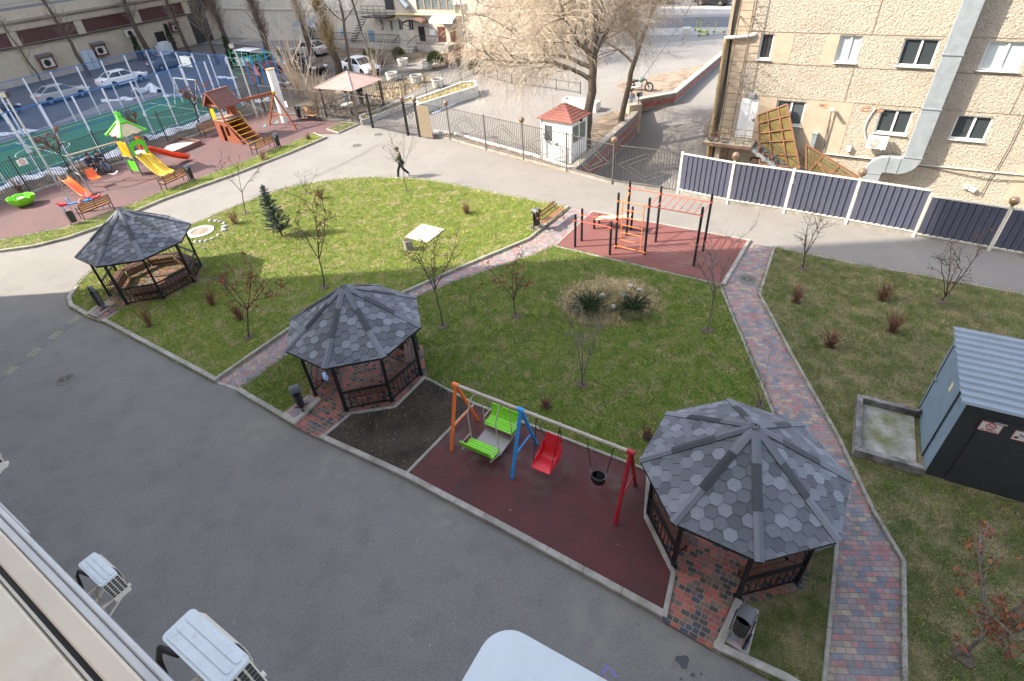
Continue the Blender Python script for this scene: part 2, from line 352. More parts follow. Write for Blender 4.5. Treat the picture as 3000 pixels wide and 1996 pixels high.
# near kerb pieces along the yard
NK = [GP([(222, 848), (200, 876), (205, 903), (256, 931)]), GP([(299, 945), (632, 1124)]), GP([(694, 1151), (865, 1253)]), GP([(937, 1290), (1180, 1402), (1500, 1573), (1937, 1815)]), GP([(2085, 1905), (2300, 2005), (2420, 2080)])]
def lawn_mesh(name, poly, mt, z=0.07): m = MB(); m.sheet(poly, z); return struct(m.build(name, mt))
LAWN1 = CURVE + P1L[1:] + [K1a, G(256, 931), G(205, 903), G(200, 876)]
lawn_mesh('lawn', LAWN1, TURF)
LAWN2 = [P1R[i] for i in range(1, 8)]+[G(865, 1253), G(910, 1230)]+[G(1240, 1113), G(1385, 1192), G(1893, 1387), G(1890, 1522), G(2000, 1500), G(2360, 1440)]+[P2L[4], P2L[3], P2L[2], P2L[1]]
lawn_mesh('lawn', LAWN2, TURF, 0.066)
LAWN3 = P2R+[G(3300, 2300), G(3500, 1300), G(3300, 920), G(3000, 866), G(2701, 810), G(2474, 770), G(2280, 730)]
lawn_mesh('lawn', LAWN3, TURFD)
LAWN4 = [G(2085, 1905), G(2200, 1690), G(2455, 1600), G(2420, 1996), G(2400, 2200), G(2420, 2080)]
lawn_mesh('lawn', LAWN4, TURFD, 0.062)
# paths
def uvrot(a, o=(0, 0)):
    c, s_ = math.cos(a), math.sin(a)
    return lambda co: ((co.x-o[0])*c+(co.y-o[1])*s_, -(co.x-o[0])*s_+(co.y-o[1])*c)
def path(poly, mt, a, z):
    m = MB(); m.sheet(poly, z); return struct(m.build('paver_path', mt, uv=uvrot(a)))
path(P1L[:6]+[P1L[6]]+P1R[::-1], PAVE, ang(P1L[2], P1L[5])+math.pi/2, 0.020)
path(P2L+P2R[::-1], PAVE, ang(P2L[2], P2L[4])+math.pi/2, 0.024)
U = R_(-35.3); UD = Vector((math.cos(U), math.sin(U), 0)); UN = Vector((-UD.y, UD.x, 0))      # along the yard kerb, and into the garden
ENT = [GP([(256, 931), (299, 947), (350, 915), (312, 893)]), GP([(865, 1253), (937, 1290), (1026, 1212), (945, 1178)]), GP([(1937, 1818), (2085, 1905), (2150, 1760), (1968, 1655)])]
for i, c in enumerate(g_):
    path(octagon(c, 2.03), PAVED, U, 0.077)
    e = ENT[i]; mid = (e[0]+e[1])/2
    path([e[0]-UN*0.02, e[1]-UN*0.02, e[2]+UN*0.4, e[3]+UN*0.4], PAVED, U, 0.0735)
# rubber grounds
m = MB(); m.sheet(EX, 0.034); struct(m.build('rubber_ground', RUBX))
wear(RUB, [(G(1400, 1330), 1.0), (G(1600, 1390), .9), (G(1800, 1430), .8), (G(1330, 1290), .7), (G(1480, 1350), .8)], (.105, .08, .068)); wear(RUBX, [(G(1850, 690), 1.6), (G(2000, 760), 1.2)], (.2, .12, .1), .6); wear(ASPH2, [(G(760, 1260), 1.5), (G(1000, 1370), 1.6), (G(1300, 1520), 1.2), (G(1760, 1790), 1.4), (G(2000, 1900), 1.0)], (.22, .20, .17), .7)
SWP = [G(1385, 1190), G(1893, 1387), G(1885, 1522), G(1964, 1685), G(1937, 1812), G(1500, 1570), G(1180, 1400)]
m = MB(); m.sheet(SWP, 0.078); struct(m.build('rubber_ground', RUB))
BED = [G(940, 1288), G(1026, 1216), G(1156, 1196), G(1240, 1113), G(1385, 1190), G(1180, 1400)]
m = MB(); m.sheet(BED, 0.084); struct(m.build('soil_bed', SOIL))
VERGE_U = GP([(-140, 722), (0, 708), (208, 667), (360, 614), (500, 555), (569, 532), (667, 495), (840, 428), (923, 393)])
VERGE_L = GP([(-140, 748), (0, 741), (100, 727), (200, 702), (301, 667), (478, 590), (684, 517), (850, 452), (958, 406)])
PLAY = VERGE_U + GP([(992, 393), (956, 382), (1010, 360), (1032, 361), (950, 355), (788, 330), (700, 350), (587, 400), (532, 414), (455, 441), (368, 480), (230, 519), (178, 541), (0, 601), (-140, 640)])
m = MB(); m.sheet(PLAY, 0.02); struct(m.build('rubber_ground', RUBP))
lawn_mesh('grass_verge', VERGE_U+VERGE_L[::-1], TURF, 0.08)
VERGE2 = GP([(956, 382), (1010, 360), (1056, 365), (992, 393)])
lawn_mesh('grass_verge', VERGE2, TURFD, 0.08)
# the strip of bare ground and snow between playground fence and court, and the court
CN = [Vector((-48, 10.0, 0)), Vector((-30.12, 36.76, 0)), Vector((-21.11, 50.27, 0))]; CF = [Vector((-30.33, 56.11, 0)), Vector((-36.4, 46.9, 0)), Vector((-58, 14.7, 0))]
cdir = (CN[2]-CN[1]).normalized(); cnrm = Vector((-cdir.y, cdir.x, 0))
STRIP = GP([(-140, 640), (0, 601), (178, 541), (230, 519), (368, 480), (455, 441), (532, 414), (587, 400), (700, 350), (788, 330)])+[Vector((-20.6, 50.1, 0))]+[CN[2], CN[1], CN[0]]
m = MB(); m.sheet(STRIP, 0.012); struct(m.build('bare_ground', SOILF))
m = MB(); m.sheet([CN[0], CN[1], CN[2], CF[0], CF[1], CF[2]], 0.03); struct(m.build('sports_court', COURT))
WLINE = mat('court_line', (0.5, 0.55, 0.5), rough=0.9)
def ribbon(mb, pts, wd, z, closed=False, m=0):
    a = offset_line(pts, wd/2, closed); b = offset_line(pts, -wd/2, closed); k = len(pts)
    for i in range(k if closed else k-1):
        j = (i+1) % k; mb.quad((b[i].x, b[i].y, z), (b[j].x, b[j].y, z), (a[j].x, a[j].y, z), (a[i].x, a[i].y, z), m)
m = MB(); cc = G(500, 345)
O1 = CN[2]-cdir*2.4+cnrm*1.0; O2 = CN[2]-cdir*2.4+cnrm*9.8
ribbon(m, [O1, O2], 0.09, 0.036); ribbon(m, [O1, O1-cdir*24], 0.09, 0.036); ribbon(m, [O2, O2-cdir*24], 0.09, 0.036)
mid = CN[2]-cdir*2.4+cnrm*5.4
ribbon(m, [mid+cnrm*(2.8*math.cos(t))-cdir*(2.8*math.sin(t)) for t in [i*math.pi/14 for i in range(15)]], 0.08, 0.037)
ribbon(m, [mid-cdir*11+cnrm*(1.7*math.cos(t))-cdir*(1.7*math.sin(t)) for t in [i*math.pi/12 for i in range(24)]], 0.08, 0.037, True)
ribbon(m, [mid-cdir*11+cnrm*4.4, mid-cdir*11-cnrm*4.4], 0.09, 0.036)
struct(m.build('court_markings', WLINE))
# cracks, grit and small stains of the yard
def crack(pts, wd=.012):
    m = MB(); P_ = smooth_line(GP(pts), 6); P_ = [p+Vector((random.gauss(0, .03), random.gauss(0, .03), 0)) for p in P_]; ribbon(m, P_, wd, .0105); return struct(m.build('asphalt_crack', mat('crack', (.05, .048, .045), rough=1)))
for q in ([(1110, 425), (980, 490), (850, 545), (700, 585)], [(1090, 440), (960, 505), (850, 552)]): crack(q, .02)
m = MB()
for _ in range(420):
    c = G(random.uniform(0, 1700), random.uniform(900, 1990)); u_ = (c-K1a).dot(Vector((-math.sin(R_(-35.3)), math.cos(R_(-35.3)), 0)))
    if u_ > -.1: continue
    r = random.choice((.008, .01, .012, .016)); a0 = random.uniform(0, 3); m.add([(c.x+r*math.cos(a0+k*1.57)*random.uniform(.6, 1.2), c.y+r*math.sin(a0+k*1.57)*random.uniform(.6, 1.2), .011) for k in range(4)], [(0, 1, 2, 3)], random.choice((0, 1, 1)))
stuff(m.build('grit', [mat('grit_pale', (.4, .38, .35), rough=1), mat('grit_dark', (.06, .06, .06), rough=1)]))
# ------------------------------------------------------------------ kerbs
def kerb(pts, wd=0.15, h=0.125, side=1, z0=-0.02, mt=None, seg=1.0):
    """a row of kerb stones along pts, lying to the left (side 1) or right of the line; a hairline joint about every metre"""
    m = MB(); a = [Vector((p[0], p[1], 0)) for p in pts]; b = offset_line(a, wd*side)
    c = 0.018
    for i in range(len(a)-1):
        L = (a[i+1]-a[i]).length; n = max(1, round(L/seg)) if L > seg*1.4 else 1
        for k in range(n):
            g0 = 0.006 if k else 0; g1 = 0.006 if k < n-1 else 0
            p0 = a[i].lerp(a[i+1], k/n+g0/L); p1 = a[i].lerp(a[i+1], (k+1)/n-g1/L); q0 = b[i].lerp(b[i+1], k/n+g0/L); q1 = b[i].lerp(b[i+1], (k+1)/n-g1/L)
            hh = h+random.uniform(-0.003, 0.003)
            A = lambda p, q, t, z: (p.x+(q.x-p.x)*t, p.y+(q.y-p.y)*t, z)
            t1 = c/wd
            vs = [A(p0, q0, 0, z0), A(p0, q0, 0, hh-c), A(p0, q0, t1, hh), A(p0, q0, 1-t1, hh), A(p0, q0, 1, hh-c), A(p0, q0, 1, z0)]
            vs += [A(p1, q1, 0, z0), A(p1, q1, 0, hh-c), A(p1, q1, t1, hh), A(p1, q1, 1-t1, hh), A(p1, q1, 1, hh-c), A(p1, q1, 1, z0)]
            m.add(vs, [(0, 1, 7, 6), (1, 2, 8, 7), (2, 3, 9, 8), (3, 4, 10, 9), (4, 5, 11, 10), (5, 4, 3, 2, 1, 0), (6, 7, 8, 9, 10, 11)])
    return struct(m.build('kerb', mt or CONC))
for k in NK: kerb(k, 0.17, 0.135)
kerb(CURVE, 0.09, 0.085, -1, seg=1.2)
kerb(P1L, 0.12, 0.13, -1); kerb(P1R[1:], 0.08, 0.075, 1)
kerb([EX[0], EX[1]], 0.09, 0.05, -1); kerb([EX[1], EX[2]], 0.09, 0.05, 1); kerb([EX[0], EX[3]], 0.11, 0.085, -1); kerb([EX[2], EX[3]], 0.16, 0.11, 1)
kerb(P2L[1:5], 0.09, 0.085, -1); kerb(P2L[5:], 0.09, 0.095, -1); kerb(P2R, 0.10, 0.10, 1)
kerb(GP([(2264, 727), (2280, 730), (2474, 770), (2701, 810), (3000, 866), (3300, 920)]), 0.09, 0.09, -1)
kerb(BED[1:4], 0.10, 0.14, -1); kerb([BED[3], BED[4], SWP[1]], 0.09, 0.12, 1); kerb([BED[4], BED[5]], 0.09, 0.115, 1); kerb([BED[0], BED[1]], 0.10, 0.12, -1)
kerb([SWP[1], SWP[2], SWP[3], SWP[4]], 0.11, 0.13, 1)
kerb([ENT[0][0], ENT[0][3]], 0.16, 0.13, 1); kerb([ENT[0][1], ENT[0][2]], 0.10, 0.11, -1)
kerb([ENT[1][0], ENT[1][3]], 0.17, 0.16, 1); kerb([ENT[2][1], ENT[2][2]], 0.16, 0.15, -1)
kerb(VERGE_L, 0.14, 0.13, 1); kerb(VERGE_U, 0.07, 0.1, -1); kerb([VERGE_U[-1], VERGE_L[-1]], 0.12, 0.12, -1); kerb(VERGE2+[VERGE2[0]], 0.09, 0.11, -1)
kerb(GP([(-140, 640), (0, 601), (178, 541), (230, 519), (368, 480), (455, 441), (532, 414), (587, 400), (700, 350), (788, 330)]), 0.12, 0.16, 1)
kerb(GP([(788, 330), (950, 355), (1032, 361)]), 0.14, 0.2, 1)
# flush sill stones at the mouths of the paths
for a, b in ((K1b, P1R[-1]), (NK[0][-1], K1a), (NK[2][-1], NK[3][0]), (NK[3][-1], NK[4][0])): kerb([a, b], 0.13, 0.03, 1, seg=9)
# bin pads with pavers
def pad(pxs, label=None):
    p = GP(pxs); path(p, PAVE, U, 0.105); kerb(p+[p[0]], 0.06, 0.12, -1, seg=9)
    return p
PADS = [pad([(262, 925), (320, 884), (342, 893), (288, 935)]), pad([(832, 1217), (905, 1162), (938, 1180), (866, 1238)]), pad([(2112, 1882), (2150, 1762), (2222, 1796), (2190, 1928)])]
path(GP([(1540, 672), (1668, 612), (1648, 630), (1600, 668), (1572, 682)]), PAVE, 0.3, 0.079)
# yard: asphalt before the garden, the block's shade put into its darker colour, with the strip across it
YARD = [G(-200, 690), G(0, 741), G(100, 727), G(301, 667)]
YARD = [Vector((-45, 30, 0)), G(-100, 880), G(0, 872), G(180, 858), G(222, 848)]+NK[0][1:]+NK[1]+NK[2]+NK[3]+NK[4]+[Vector((12, -4, 0)), Vector((-30, -4, 0))]
m = MB(); m.sheet(YARD, 0.004); struct(m.build('asphalt_yard', ASPH2))
m = MB(); A0, B0 = G(236, 925), G(-60, 1160); n_ = 9; dd = (B0-A0).normalized(); pp = Vector((-dd.y, dd.x, 0))
PATCHY = mat('worn_yellow_concrete', (0.24, 0.225, 0.16), (0.17, 0.165, 0.13), sc=4, rough=0.9); PATCHD = mat('dark_concrete_strip', (0.125, 0.125, 0.122), (0.16, 0.158, 0.15), sc=4, rough=0.9)
for k in range(n_):
    a = A0.lerp(B0, k/n_); b = A0.lerp(B0, (k+0.97)/n_)
    m.quad(*[(p.x, p.y, 0.010) for p in (a-pp*0.17, b-pp*0.17, b+pp*0.17, a+pp*0.17)], m=k % 2)
struct(m.build('drain_strip', [PATCHY, PATCHD]))
m = MB(); m.sheet(GP([(0, 398), (95, 385), (310, 300), (470, 268), (560, 285), (660, 250), (720, 300), (790, 326), (1000, 250), (1190, 232), (1240, 205), (1000, 175), (930, 160), (700, 130), (500, 125), (0, 215), (-300, 330), (-300, 480)]), 0.003); struct(m.build('parking_ground', PARK))
# the road beyond, the street and dirt areas far off
DIRT1 = GP([(820, 345), (1050, 330), (1300, 205), (1440, 120), (1560, 110), (1500, 60), (1280, 170), (1190, 215), (900, 225), (800, 250), (780, 320)])
m = MB(); m.sheet(GP([(1250, 250), (1080, 330), (1060, 350), (960, 340), (820, 320), (780, 250), (860, 215), (990, 232), (1190, 232), (1260, 215)]), 0.006); struct(m.build('bare_ground', SOILF))
m = MB(); m.sheet(GP([(1105, 268), (1195, 232), (1290, 225), (1225, 262), (1130, 300), (1085, 290)]), 0.010); struct(m.build('bare_ground', SOILL))
m = MB(); m.sheet(GP([(1280, 190), (1480, 150), (1560, 110), (1500, 90), (1345, 130), (1290, 150)]), 0.006); struct(m.build('bare_ground', SOILL))
m = MB(); m.sheet(GP([(1690, 450), (1850, 345), (1872, 330), (1830, 315), (1752, 345), (1700, 420)]), 0.006); struct(m.build('bare_ground', SOILL))
m = MB(); m.sheet(GP([(1835, 285), (1985, 262), (2050, 222), (2110, 165), (2060, 190), (1950, 215), (1800, 245)]), 0.006); struct(m.build('bare_ground', SOILL))
STREET = mat('street_asphalt', (0.075, 0.077, 0.082), (0.10, 0.10, 0.105), sc=2, rough=0.9); PAVT = mat('pavement', (0.33, 0.30, 0.27), (0.27, 0.25, 0.23), sc=1, rough=0.9)
s0, s1 = G(2100, 52), G(2190, 60)
def far_band(ya, yb, name, mt, z):
    a0, a1 = G(1930, ya), G(2200, ya-4); b0, b1 = G(1930, yb), G(2200, yb-4)
    d1 = (a1-a0).normalized()*60; d2 = (b1-b0).normalized()*60
    m = MB(); m.sheet([a0-d1*0.9, a1+d1, b1+d2, b0-d2*0.9], z); struct(m.build(name, mt))
far_band(52, 84, 'street', STREET, 0.006); far_band(20, 45, 'pavement', PAVT, 0.010); far_band(83, 104, 'pavement', PAVT, 0.010); far_band(0, 20, 'street', STREET, 0.008)
# small planted islands and the drive before the far building
m = MB(); m.sheet(GP([(1200, 225), (1245, 198), (1345, 175), (1290, 158), (1215, 185), (1120, 195), (1090, 175), (1000, 182), (930, 185), (930, 140), (1290, 143), (1380, 155), (1300, 205)]), 0.005); struct(m.build('bare_ground', SOILF))
# beds of dry grass before the metal fence
m = MB(); m.sheet([G(1262, 392), G(1320, 392), G(1420, 420), G(1600, 470), G(1690, 500), G(1660, 508), G(1535, 474), G(1425, 443), G(1320, 412)], 0.012); struct(m.build('bare_ground', SOILL))
kerb(GP([(1270, 388), (1330, 395), (1420, 420), (1560, 458), (1680, 498)]), 0.12, 0.14, 1, mt=WHITE)
def HT(base, top, z0=0.0):
    """height of something upright standing at base whose tip shows at top"""
    g = G(base[0], base[1], z0); n = Vector((g.x, g.y, 0)).normalized()
    return on_plane(top[0], top[1], g, n).z - z0
# ------------------------------------------------------------------ gazebos
def shingle_mat():
    m = bpy.data.materials.new('shingles'); m.use_nodes = True; n = m.node_tree.nodes; L = m.node_tree.links; p = n['Principled BSDF']
    at = n.new('ShaderNodeAttribute'); at.attribute_name = 'tint'
    cr = n.new('ShaderNodeValToRGB'); e = cr.color_ramp.elements; e[0].color = (0.036, 0.039, 0.046, 1); e[1].color = (0.25, 0.265, 0.30, 1)
    L.new(at.outputs['Fac'], cr.inputs[0])
    tc = n.new('ShaderNodeTexCoord')
    ns = n.new('ShaderNodeTexNoise'); ns.inputs['Scale'].default_value = 140; ns.inputs['Detail'].default_value = 3; L.new(tc.outputs['Object'], ns.inputs['Vector'])
    mr = n.new('ShaderNodeMapRange'); mr.inputs[1].default_value = 0.3; mr.inputs[2].default_value = 0.7; mr.inputs[3].default_value = 0.6; mr.inputs[4].default_value = 1.4; L.new(ns.outputs['Fac'], mr.inputs[0])
    hv = n.new('ShaderNodeHueSaturation'); L.new(cr.outputs[0], hv.inputs['Color']); L.new(mr.outputs[0], hv.inputs['Value']); L.new(hv.outputs[0], p.inputs['Base Color'])
    p.inputs['Roughness'].default_value = 0.95
    b = n.new('ShaderNodeBump'); b.inputs['Distance'].default_value = 0.002; L.new(ns.outputs['Fac'], b.inputs['Height']); L.new(b.outputs[0], p.inputs['Normal'])
    return m
SHING = shingle_mat()
def clip(poly, a, b):
    out = []; n = Vector((-(b-a).y, (b-a).x))
    for i in range(len(poly)):
        p, q = poly[i-1], poly[i]; dp, dq = (p-a).dot(n), (q-a).dot(n)
        if (dp >= 0) != (dq >= 0): out.append(p.lerp(q, dp/(dp-dq)))
        if dq >= 0: out.append(q)
    return out
def gazebo_roof(root, RE=2.17, ZE=2.05, ZA=3.40):
    m = MB(); tint = []; apex = Vector((0, 0, ZA)); rr = random.Random(3)
    for k in range(8):
        e0 = Vector((RE*math.cos(k*math.pi/4), RE*math.sin(k*math.pi/4), ZE)); e1 = Vector((RE*math.cos((k+1)*math.pi/4), RE*math.sin((k+1)*math.pi/4), ZE))
        X = (e1-e0).normalized(); O = (e0+e1)/2; Y = (apex-O).normalized(); N = X.cross(Y); wd = (e1-e0).length; h = (apex-O).length
        A, B, C = Vector((-wd/2, 0)), Vector((wd/2, 0)), Vector((0, h))
        m.add([e0, e1, apex], [(0, 1, 2)]); tint.append(0.06)
        a = 0.153; hh = a*math.sqrt(3); ox = rr.uniform(0, 0.3); oy = rr.uniform(-.2, 0)
        for i in range(-8, 9):
            for j in range(-2, 12):
                cx = ox-0.15+i*1.5*a; cy = oy+j*hh+(hh/2 if i % 2 else 0)
                hx = [Vector((cx+a*0.985*math.cos(t*math.pi/3), cy+a*0.985*math.sin(t*math.pi/3))) for t in range(6)]
                for u, v in ((A, B), (B, C), (C, A)):
                    hx = clip(hx, u, v)
                    if len(hx) < 3: break
                if len(hx) < 3: continue
                f = rr.random(); tv = rr.uniform(0.55, 0.82) if f < 0.33 else rr.uniform(0.22, 0.5)
                def up(p): return O+X*p.x+Y*p.y+N*(0.022-0.018*(p.y-cy+hh/2)/hh)
                low = sorted(hx, key=lambda p: p.y)
                b = len(m.v); top = [up(p) for p in hx]
                m.add(top, [tuple(range(len(top)))]); tint.append(tv)
                for t in range(len(hx)):                       # thickness of the exposed lower edges
                    p, q = hx[t-1], hx[t]
                    if min(p.y, q.y) < cy-0.01 and max(p.y, q.y) < cy+0.02:
                        P_, Q_ = O+X*p.x+Y*p.y+N*0.001, O+X*q.x+Y*q.y+N*0.001
                        m.add([P_, Q_, up(q), up(p)], [(0, 1, 2, 3)]); tint.append(0.0)
    for k in range(8):                                         # underside
        e0 = (RE*math.cos(k*math.pi/4), RE*math.sin(k*math.pi/4), ZE-0.02); e1 = (RE*math.cos((k+1)*math.pi/4), RE*math.sin((k+1)*math.pi/4), ZE-0.02)
        m.add([e1, e0, (0, 0, ZA-0.05)], [(0, 1, 2)]); tint.append(0.1)
    roof = m.build('roof', SHING, root, tint=tint)
    for k in range(8):
        e = Vector((RE*math.cos(k*math.pi/4), RE*math.sin(k*math.pi/4), ZE)); d = (apex-e); L = d.length; d.normalize()
        tang = Vector((-math.sin(k*math.pi/4), math.cos(k*math.pi/4), 0)); nn = d.cross(tang).normalized(); nn = nn if nn.z > 0 else -nn
        m = MB(); tint = []; cuts = [0, 0.33+rr.uniform(-.04, .04), 0.70+rr.uniform(-.05, .05), 1.0]
        for q in range(3):
            s0, s1 = cuts[q]*L, cuts[q+1]*L; tv = (rr.uniform(.5, .75), rr.uniform(0.02, .12), rr.uniform(.35, .6))[q]; off = 0.038+0.007*q
            for sg, tt in ((-1, tv), (1, tv*rr.uniform(.5, 1.05))):
                w_ = 0.092; drop = -0.026
                a0, a1 = e+d*s0+nn*off, e+d*min(s1+0.03, L)+nn*off
                b0, b1 = a0+tang*sg*w_+nn*drop, a1+tang*sg*w_+nn*drop
                m.add([a0, a1, b1, b0], [(0, 1, 2, 3)]); tint.append(tt)
                m.add([a0, b0, b0-nn*0.012, a0-nn*0.012], [(0, 1, 2, 3)]); tint.append(0.0)
                m.add([b0, b1, b1-nn*0.012, b0-nn*0.012], [(0, 1, 2, 3)]); tint.append(0.03)
        m.build('ridge_cap', SHING, roof, tint=tint)
    m = MB(); oc = [Vector((RE*math.cos(k*math.pi/4), RE*math.sin(k*math.pi/4), 0)) for k in range(8)]
    for k in range(8): m.beam((oc[k].x*0.995, oc[k].y*0.995, ZE-0.035), (oc[k-7].x*0.995, oc[k-7].y*0.995, ZE-0.035), 0.03, 0.055)
    m.build('eave_trim', BLACK, roof)
    m = MB(); m.lathe([(0.10, ZA-0.05), (0.085, ZA+0.015), (0.02, ZA+0.035), (1e-7, ZA+0.035)], n=8); m.build('finial', BLACK, roof)
    return roof
def make_gazebo(label):
    t = thing('gazebo', label, 'gazebo', g_[0], GROT, 'octagonal gazebos in the garden')
    RP = 1.84; P = [Vector((RP*math.cos(k*math.pi/4), RP*math.sin(k*math.pi/4), 0)) for k in range(8)]
    for k in range(8):
        m = MB(); m.box((P[k].x, P[k].y, 1.06), (0.085, 0.085, 1.96), k*math.pi/4); m.box((P[k].x, P[k].y, 0.09), (0.16, 0.16, 0.03), k*math.pi/4)
        m.build('post', BLACK, t, bevel=0.004)
    m = MB()
    for k in range(8): m.beam((P[k].x, P[k].y, 2.0), (P[k-7].x, P[k-7].y, 2.0), 0.08, 0.07); m.beam((P[k].x, P[k].y, 2.02), (0, 0, 3.28), 0.05, 0.06)
    m.build('roof_frame', BLACK, t)
    for k in range(8):
        if k == 4: continue
        a, b = P[k], P[k-7]; d = (b-a).normalized(); n = Vector((-d.y, d.x, 0)); a2 = a+d*0.045; b2 = b-d*0.045; L = (b2-a2).length
        m = MB(); m.beam((a2.x, a2.y, 0.78), (b2.x, b2.y, 0.78), 0.075, 0.045); m.beam((a2.x, a2.y, 0.14), (b2.x, b2.y, 0.14), 0.035, 0.03)
        for i in range(1, 8):
            p = a2.lerp(b2, i/8); m.box((p.x, p.y, 0.46), (0.016, 0.016, 0.61), ang(a, b))
        m.build('railing', BLACK, t)
        if k in (3, 5, 0): pass
        # bench along the railing: three slats on brackets and the skirt board
        m = MB(); inn = n if n.dot(-a) > 0 else -n
        for i, o in enumerate((0.10, 0.23, 0.36)):
            f = 0.414*o
            p = a+d*(f+0.03)+inn*o; q = b-d*(f+0.03)+inn*o
            m.beam((p.x, p.y, 0.49), (q.x, q.y, 0.49), 0.115, 0.03)
        p = a+d*0.2+inn*0.39; q = b-d*0.2+inn*0.39
        m.beam((p.x, p.y, 0.37), (q.x, q.y, 0.37), 0.025, 0.13); m.beam((p.x, p.y, 0.22), (q.x, q.y, 0.22), 0.025, 0.13)
        bn = m.build('bench', WOODD, t, bevel=0.005)
        m = MB()
        for f in (0.12, 0.88):
            p = a.lerp(b, f); q = p+inn*0.37; m.beam((p.x, p.y, 0.46), (q.x, q.y, 0.46), 0.03, 0.03); m.beam((p.x, p.y, 0.12), (q.x, q.y, 0.45), 0.03, 0.03)
        m.build('bracket', BLACK, bn)
    gazebo_roof(t)
    return t
gz = make_gazebo('octagonal gazebo with grey hexagonal shingles nearest the camera, beside the red swing mat')
dup(gz, g_[1], GROT, 'octagonal grey shingled gazebo beside the dark soil bed, a blue bottle on its bench')
dup(gz, g_[2], GROT, 'octagonal gazebo with blue-grey shingled roof near the playground, its red brick floor half in sunlight')
# bottle and bag on the bench of the middle gazebo
b0 = G(955, 1110, 0.51)
bt = thing('water_bottle', 'large clear blue plastic water bottle lying on the bench of the middle gazebo', 'bottle', (b0.x, b0.y, 0.595), R_(-62))
BOT = mat('blue_clear_plastic', (0.22, 0.42, 0.85), (0.45, 0.62, 0.92), sc=14, rough=0.1, spec=0.8)
m = MB(); Mx = Matrix.Rotation(R_(90), 3, 'Y'); m.lathe([(1e-6, -0.17), (0.07, -0.165), (0.08, -0.13), (0.074, -0.06), (0.08, 0), (0.074, 0.05), (0.08, 0.1), (0.06, 0.15), (0.025, 0.19), (0.022, 0.215), (1e-6, 0.215)], n=14, M=Mx); m.build('body', BOT, bt, smooth=40)
m = MB(); m.lathe([(1e-6, 0.216), (0.027, 0.216), (0.027, 0.24), (1e-6, 0.24)], n=10, M=Mx); m.build('cap', BLUEP, bt)
# ------------------------------------------------------------------ litter bins
BINM = mat('bin_dark', (0.028, 0.03, 0.034), rough=0.5)
def make_hood_bin(label):
    t = thing('litter_bin', label, 'litter bin', (0, 0, 0), 0, 'litter bins')
    m = MB(); pr = [(0.16*math.cos(a), 0.13*math.sin(a)) for a in [i*math.pi/9 for i in range(18)]]
    vs = [(x*(0.86 if z < 0.3 else 1), y*(0.86 if z < 0.3 else 1), z) for z in (0.16, 0.72) for x, y in pr]; k = 18
    m.add(vs, [(j, (j+1) % k, k+(j+1) % k, k+j) for j in range(k)]+[tuple(range(k-1, -1, -1))]); m.build('body', BINM, t, smooth=50)
    m = MB(); n = 10
    for i in range(n):                                                       # arched hood, open at the front
        a0, a1 = math.pi*i/n, math.pi*(i+1)/n
        for r0, sg in ((0.175, 1), (0.16, -1)):
            q = [(r0*math.cos(a0), -0.16, 0.80+r0*math.sin(a0)), (r0*math.cos(a1), -0.16, 0.80+r0*math.sin(a1)), (r0*math.cos(a1), 0.15, 0.80+r0*math.sin(a1)), (r0*math.cos(a0), 0.15, 0.80+r0*math.sin(a0))]
            m.add(q if sg > 0 else q[::-1], [(0, 1, 2, 3)])
    m.add([(0.175*math.cos(math.pi*i/n), 0.15, 0.80+0.175*math.sin(math.pi*i/n)) for i in range(n+1)]+[(-0.17, 0.15, 0.70), (0.17, 0.15, 0.70)], [tuple(range(n+3))])
    m.build('hood', mat('bin_hood', (0.075, 0.08, 0.088), rough=0.5), t, smooth=40)
    m = MB()
    for sx in (-1, 1):
        m.beam((sx*0.185, 0, 0.0), (sx*0.185, 0, 0.84), 0.02, 0.045); m.beam((sx*0.185, -0.2, 0.012), (sx*0.185, 0.2, 0.012), 0.05, 0.024)
    m.build('stand', BLACK, t); return t
def make_arch_bin(label):
    t = thing('litter_bin', label, 'litter bin', (0, 0, 0), 0, 'litter bins')
    m = MB(); pr = [(0.17*math.cos(a), 0.14*math.sin(a)) for a in [i*math.pi/9 for i in range(18)]]; k = 18
    vs = [(x*s_, y*s_, z) for z, s_ in ((0.14, 0.88), (0.70, 1.0), (0.70, 0.93), (0.2, 0.82)) for x, y in pr]
    m.add(vs, [(r*k+j, r*k+(j+1) % k, (r+1)*k+(j+1) % k, (r+1)*k+j) for r in range(3) for j in range(k)]+[tuple(range(k-1, -1, -1)), tuple(3*k+j for j in range(k))]); m.build('body', BINM, t, smooth=50)
    m = MB(); pts = [(-0.2, 0, 0.02), (-0.2, 0, 0.78)]+[(0.2*math.cos(math.pi-math.pi*i/10), 0, 0.80+0.2*math.sin(math.pi*i/10)) for i in range(11)]+[(0.2, 0, 0.02)]
    for p, q in zip(pts, pts[1:]): m.beam(p, q, 0.012, 0.10, up=(1, 0, 0) if abs(p[0]-q[0]) < 1e-3 else (0, 0, 1))
    m2 = MB()
    for i in range(len(pts)-1):
        p, q = Vector(pts[i]), Vector(pts[i+1]); y = Vector((0, 0.055, 0)); m2.add([p-y, q-y, q+y, p+y], [(0, 1, 2, 3)])
    m2.build('hoop', mat('bin_hoop', (0.09, 0.095, 0.10), rough=0.45), t, smooth=40)
    m = MB()
    for sx in (-1, 1): m.beam((sx*0.2, -0.2, 0.012), (sx*0.2, 0.2, 0.012), 0.05, 0.024)
    m.build('stand', BLACK, t); return t
def P3(x, y, z): v = G(x, y, z); return (v.x, v.y, z)
hb = make_hood_bin('hooded dark grey litter bin on a paver pad at the entrance of the middle gazebo'); hb.location = P3(887, 1199, .105); hb.rotation_euler.z = U+R_(150)
dup(hb, P3(2162, 1862, .105), U+R_(-10), 'hooded dark grey litter bin on the paver pad below the nearest gazebo')
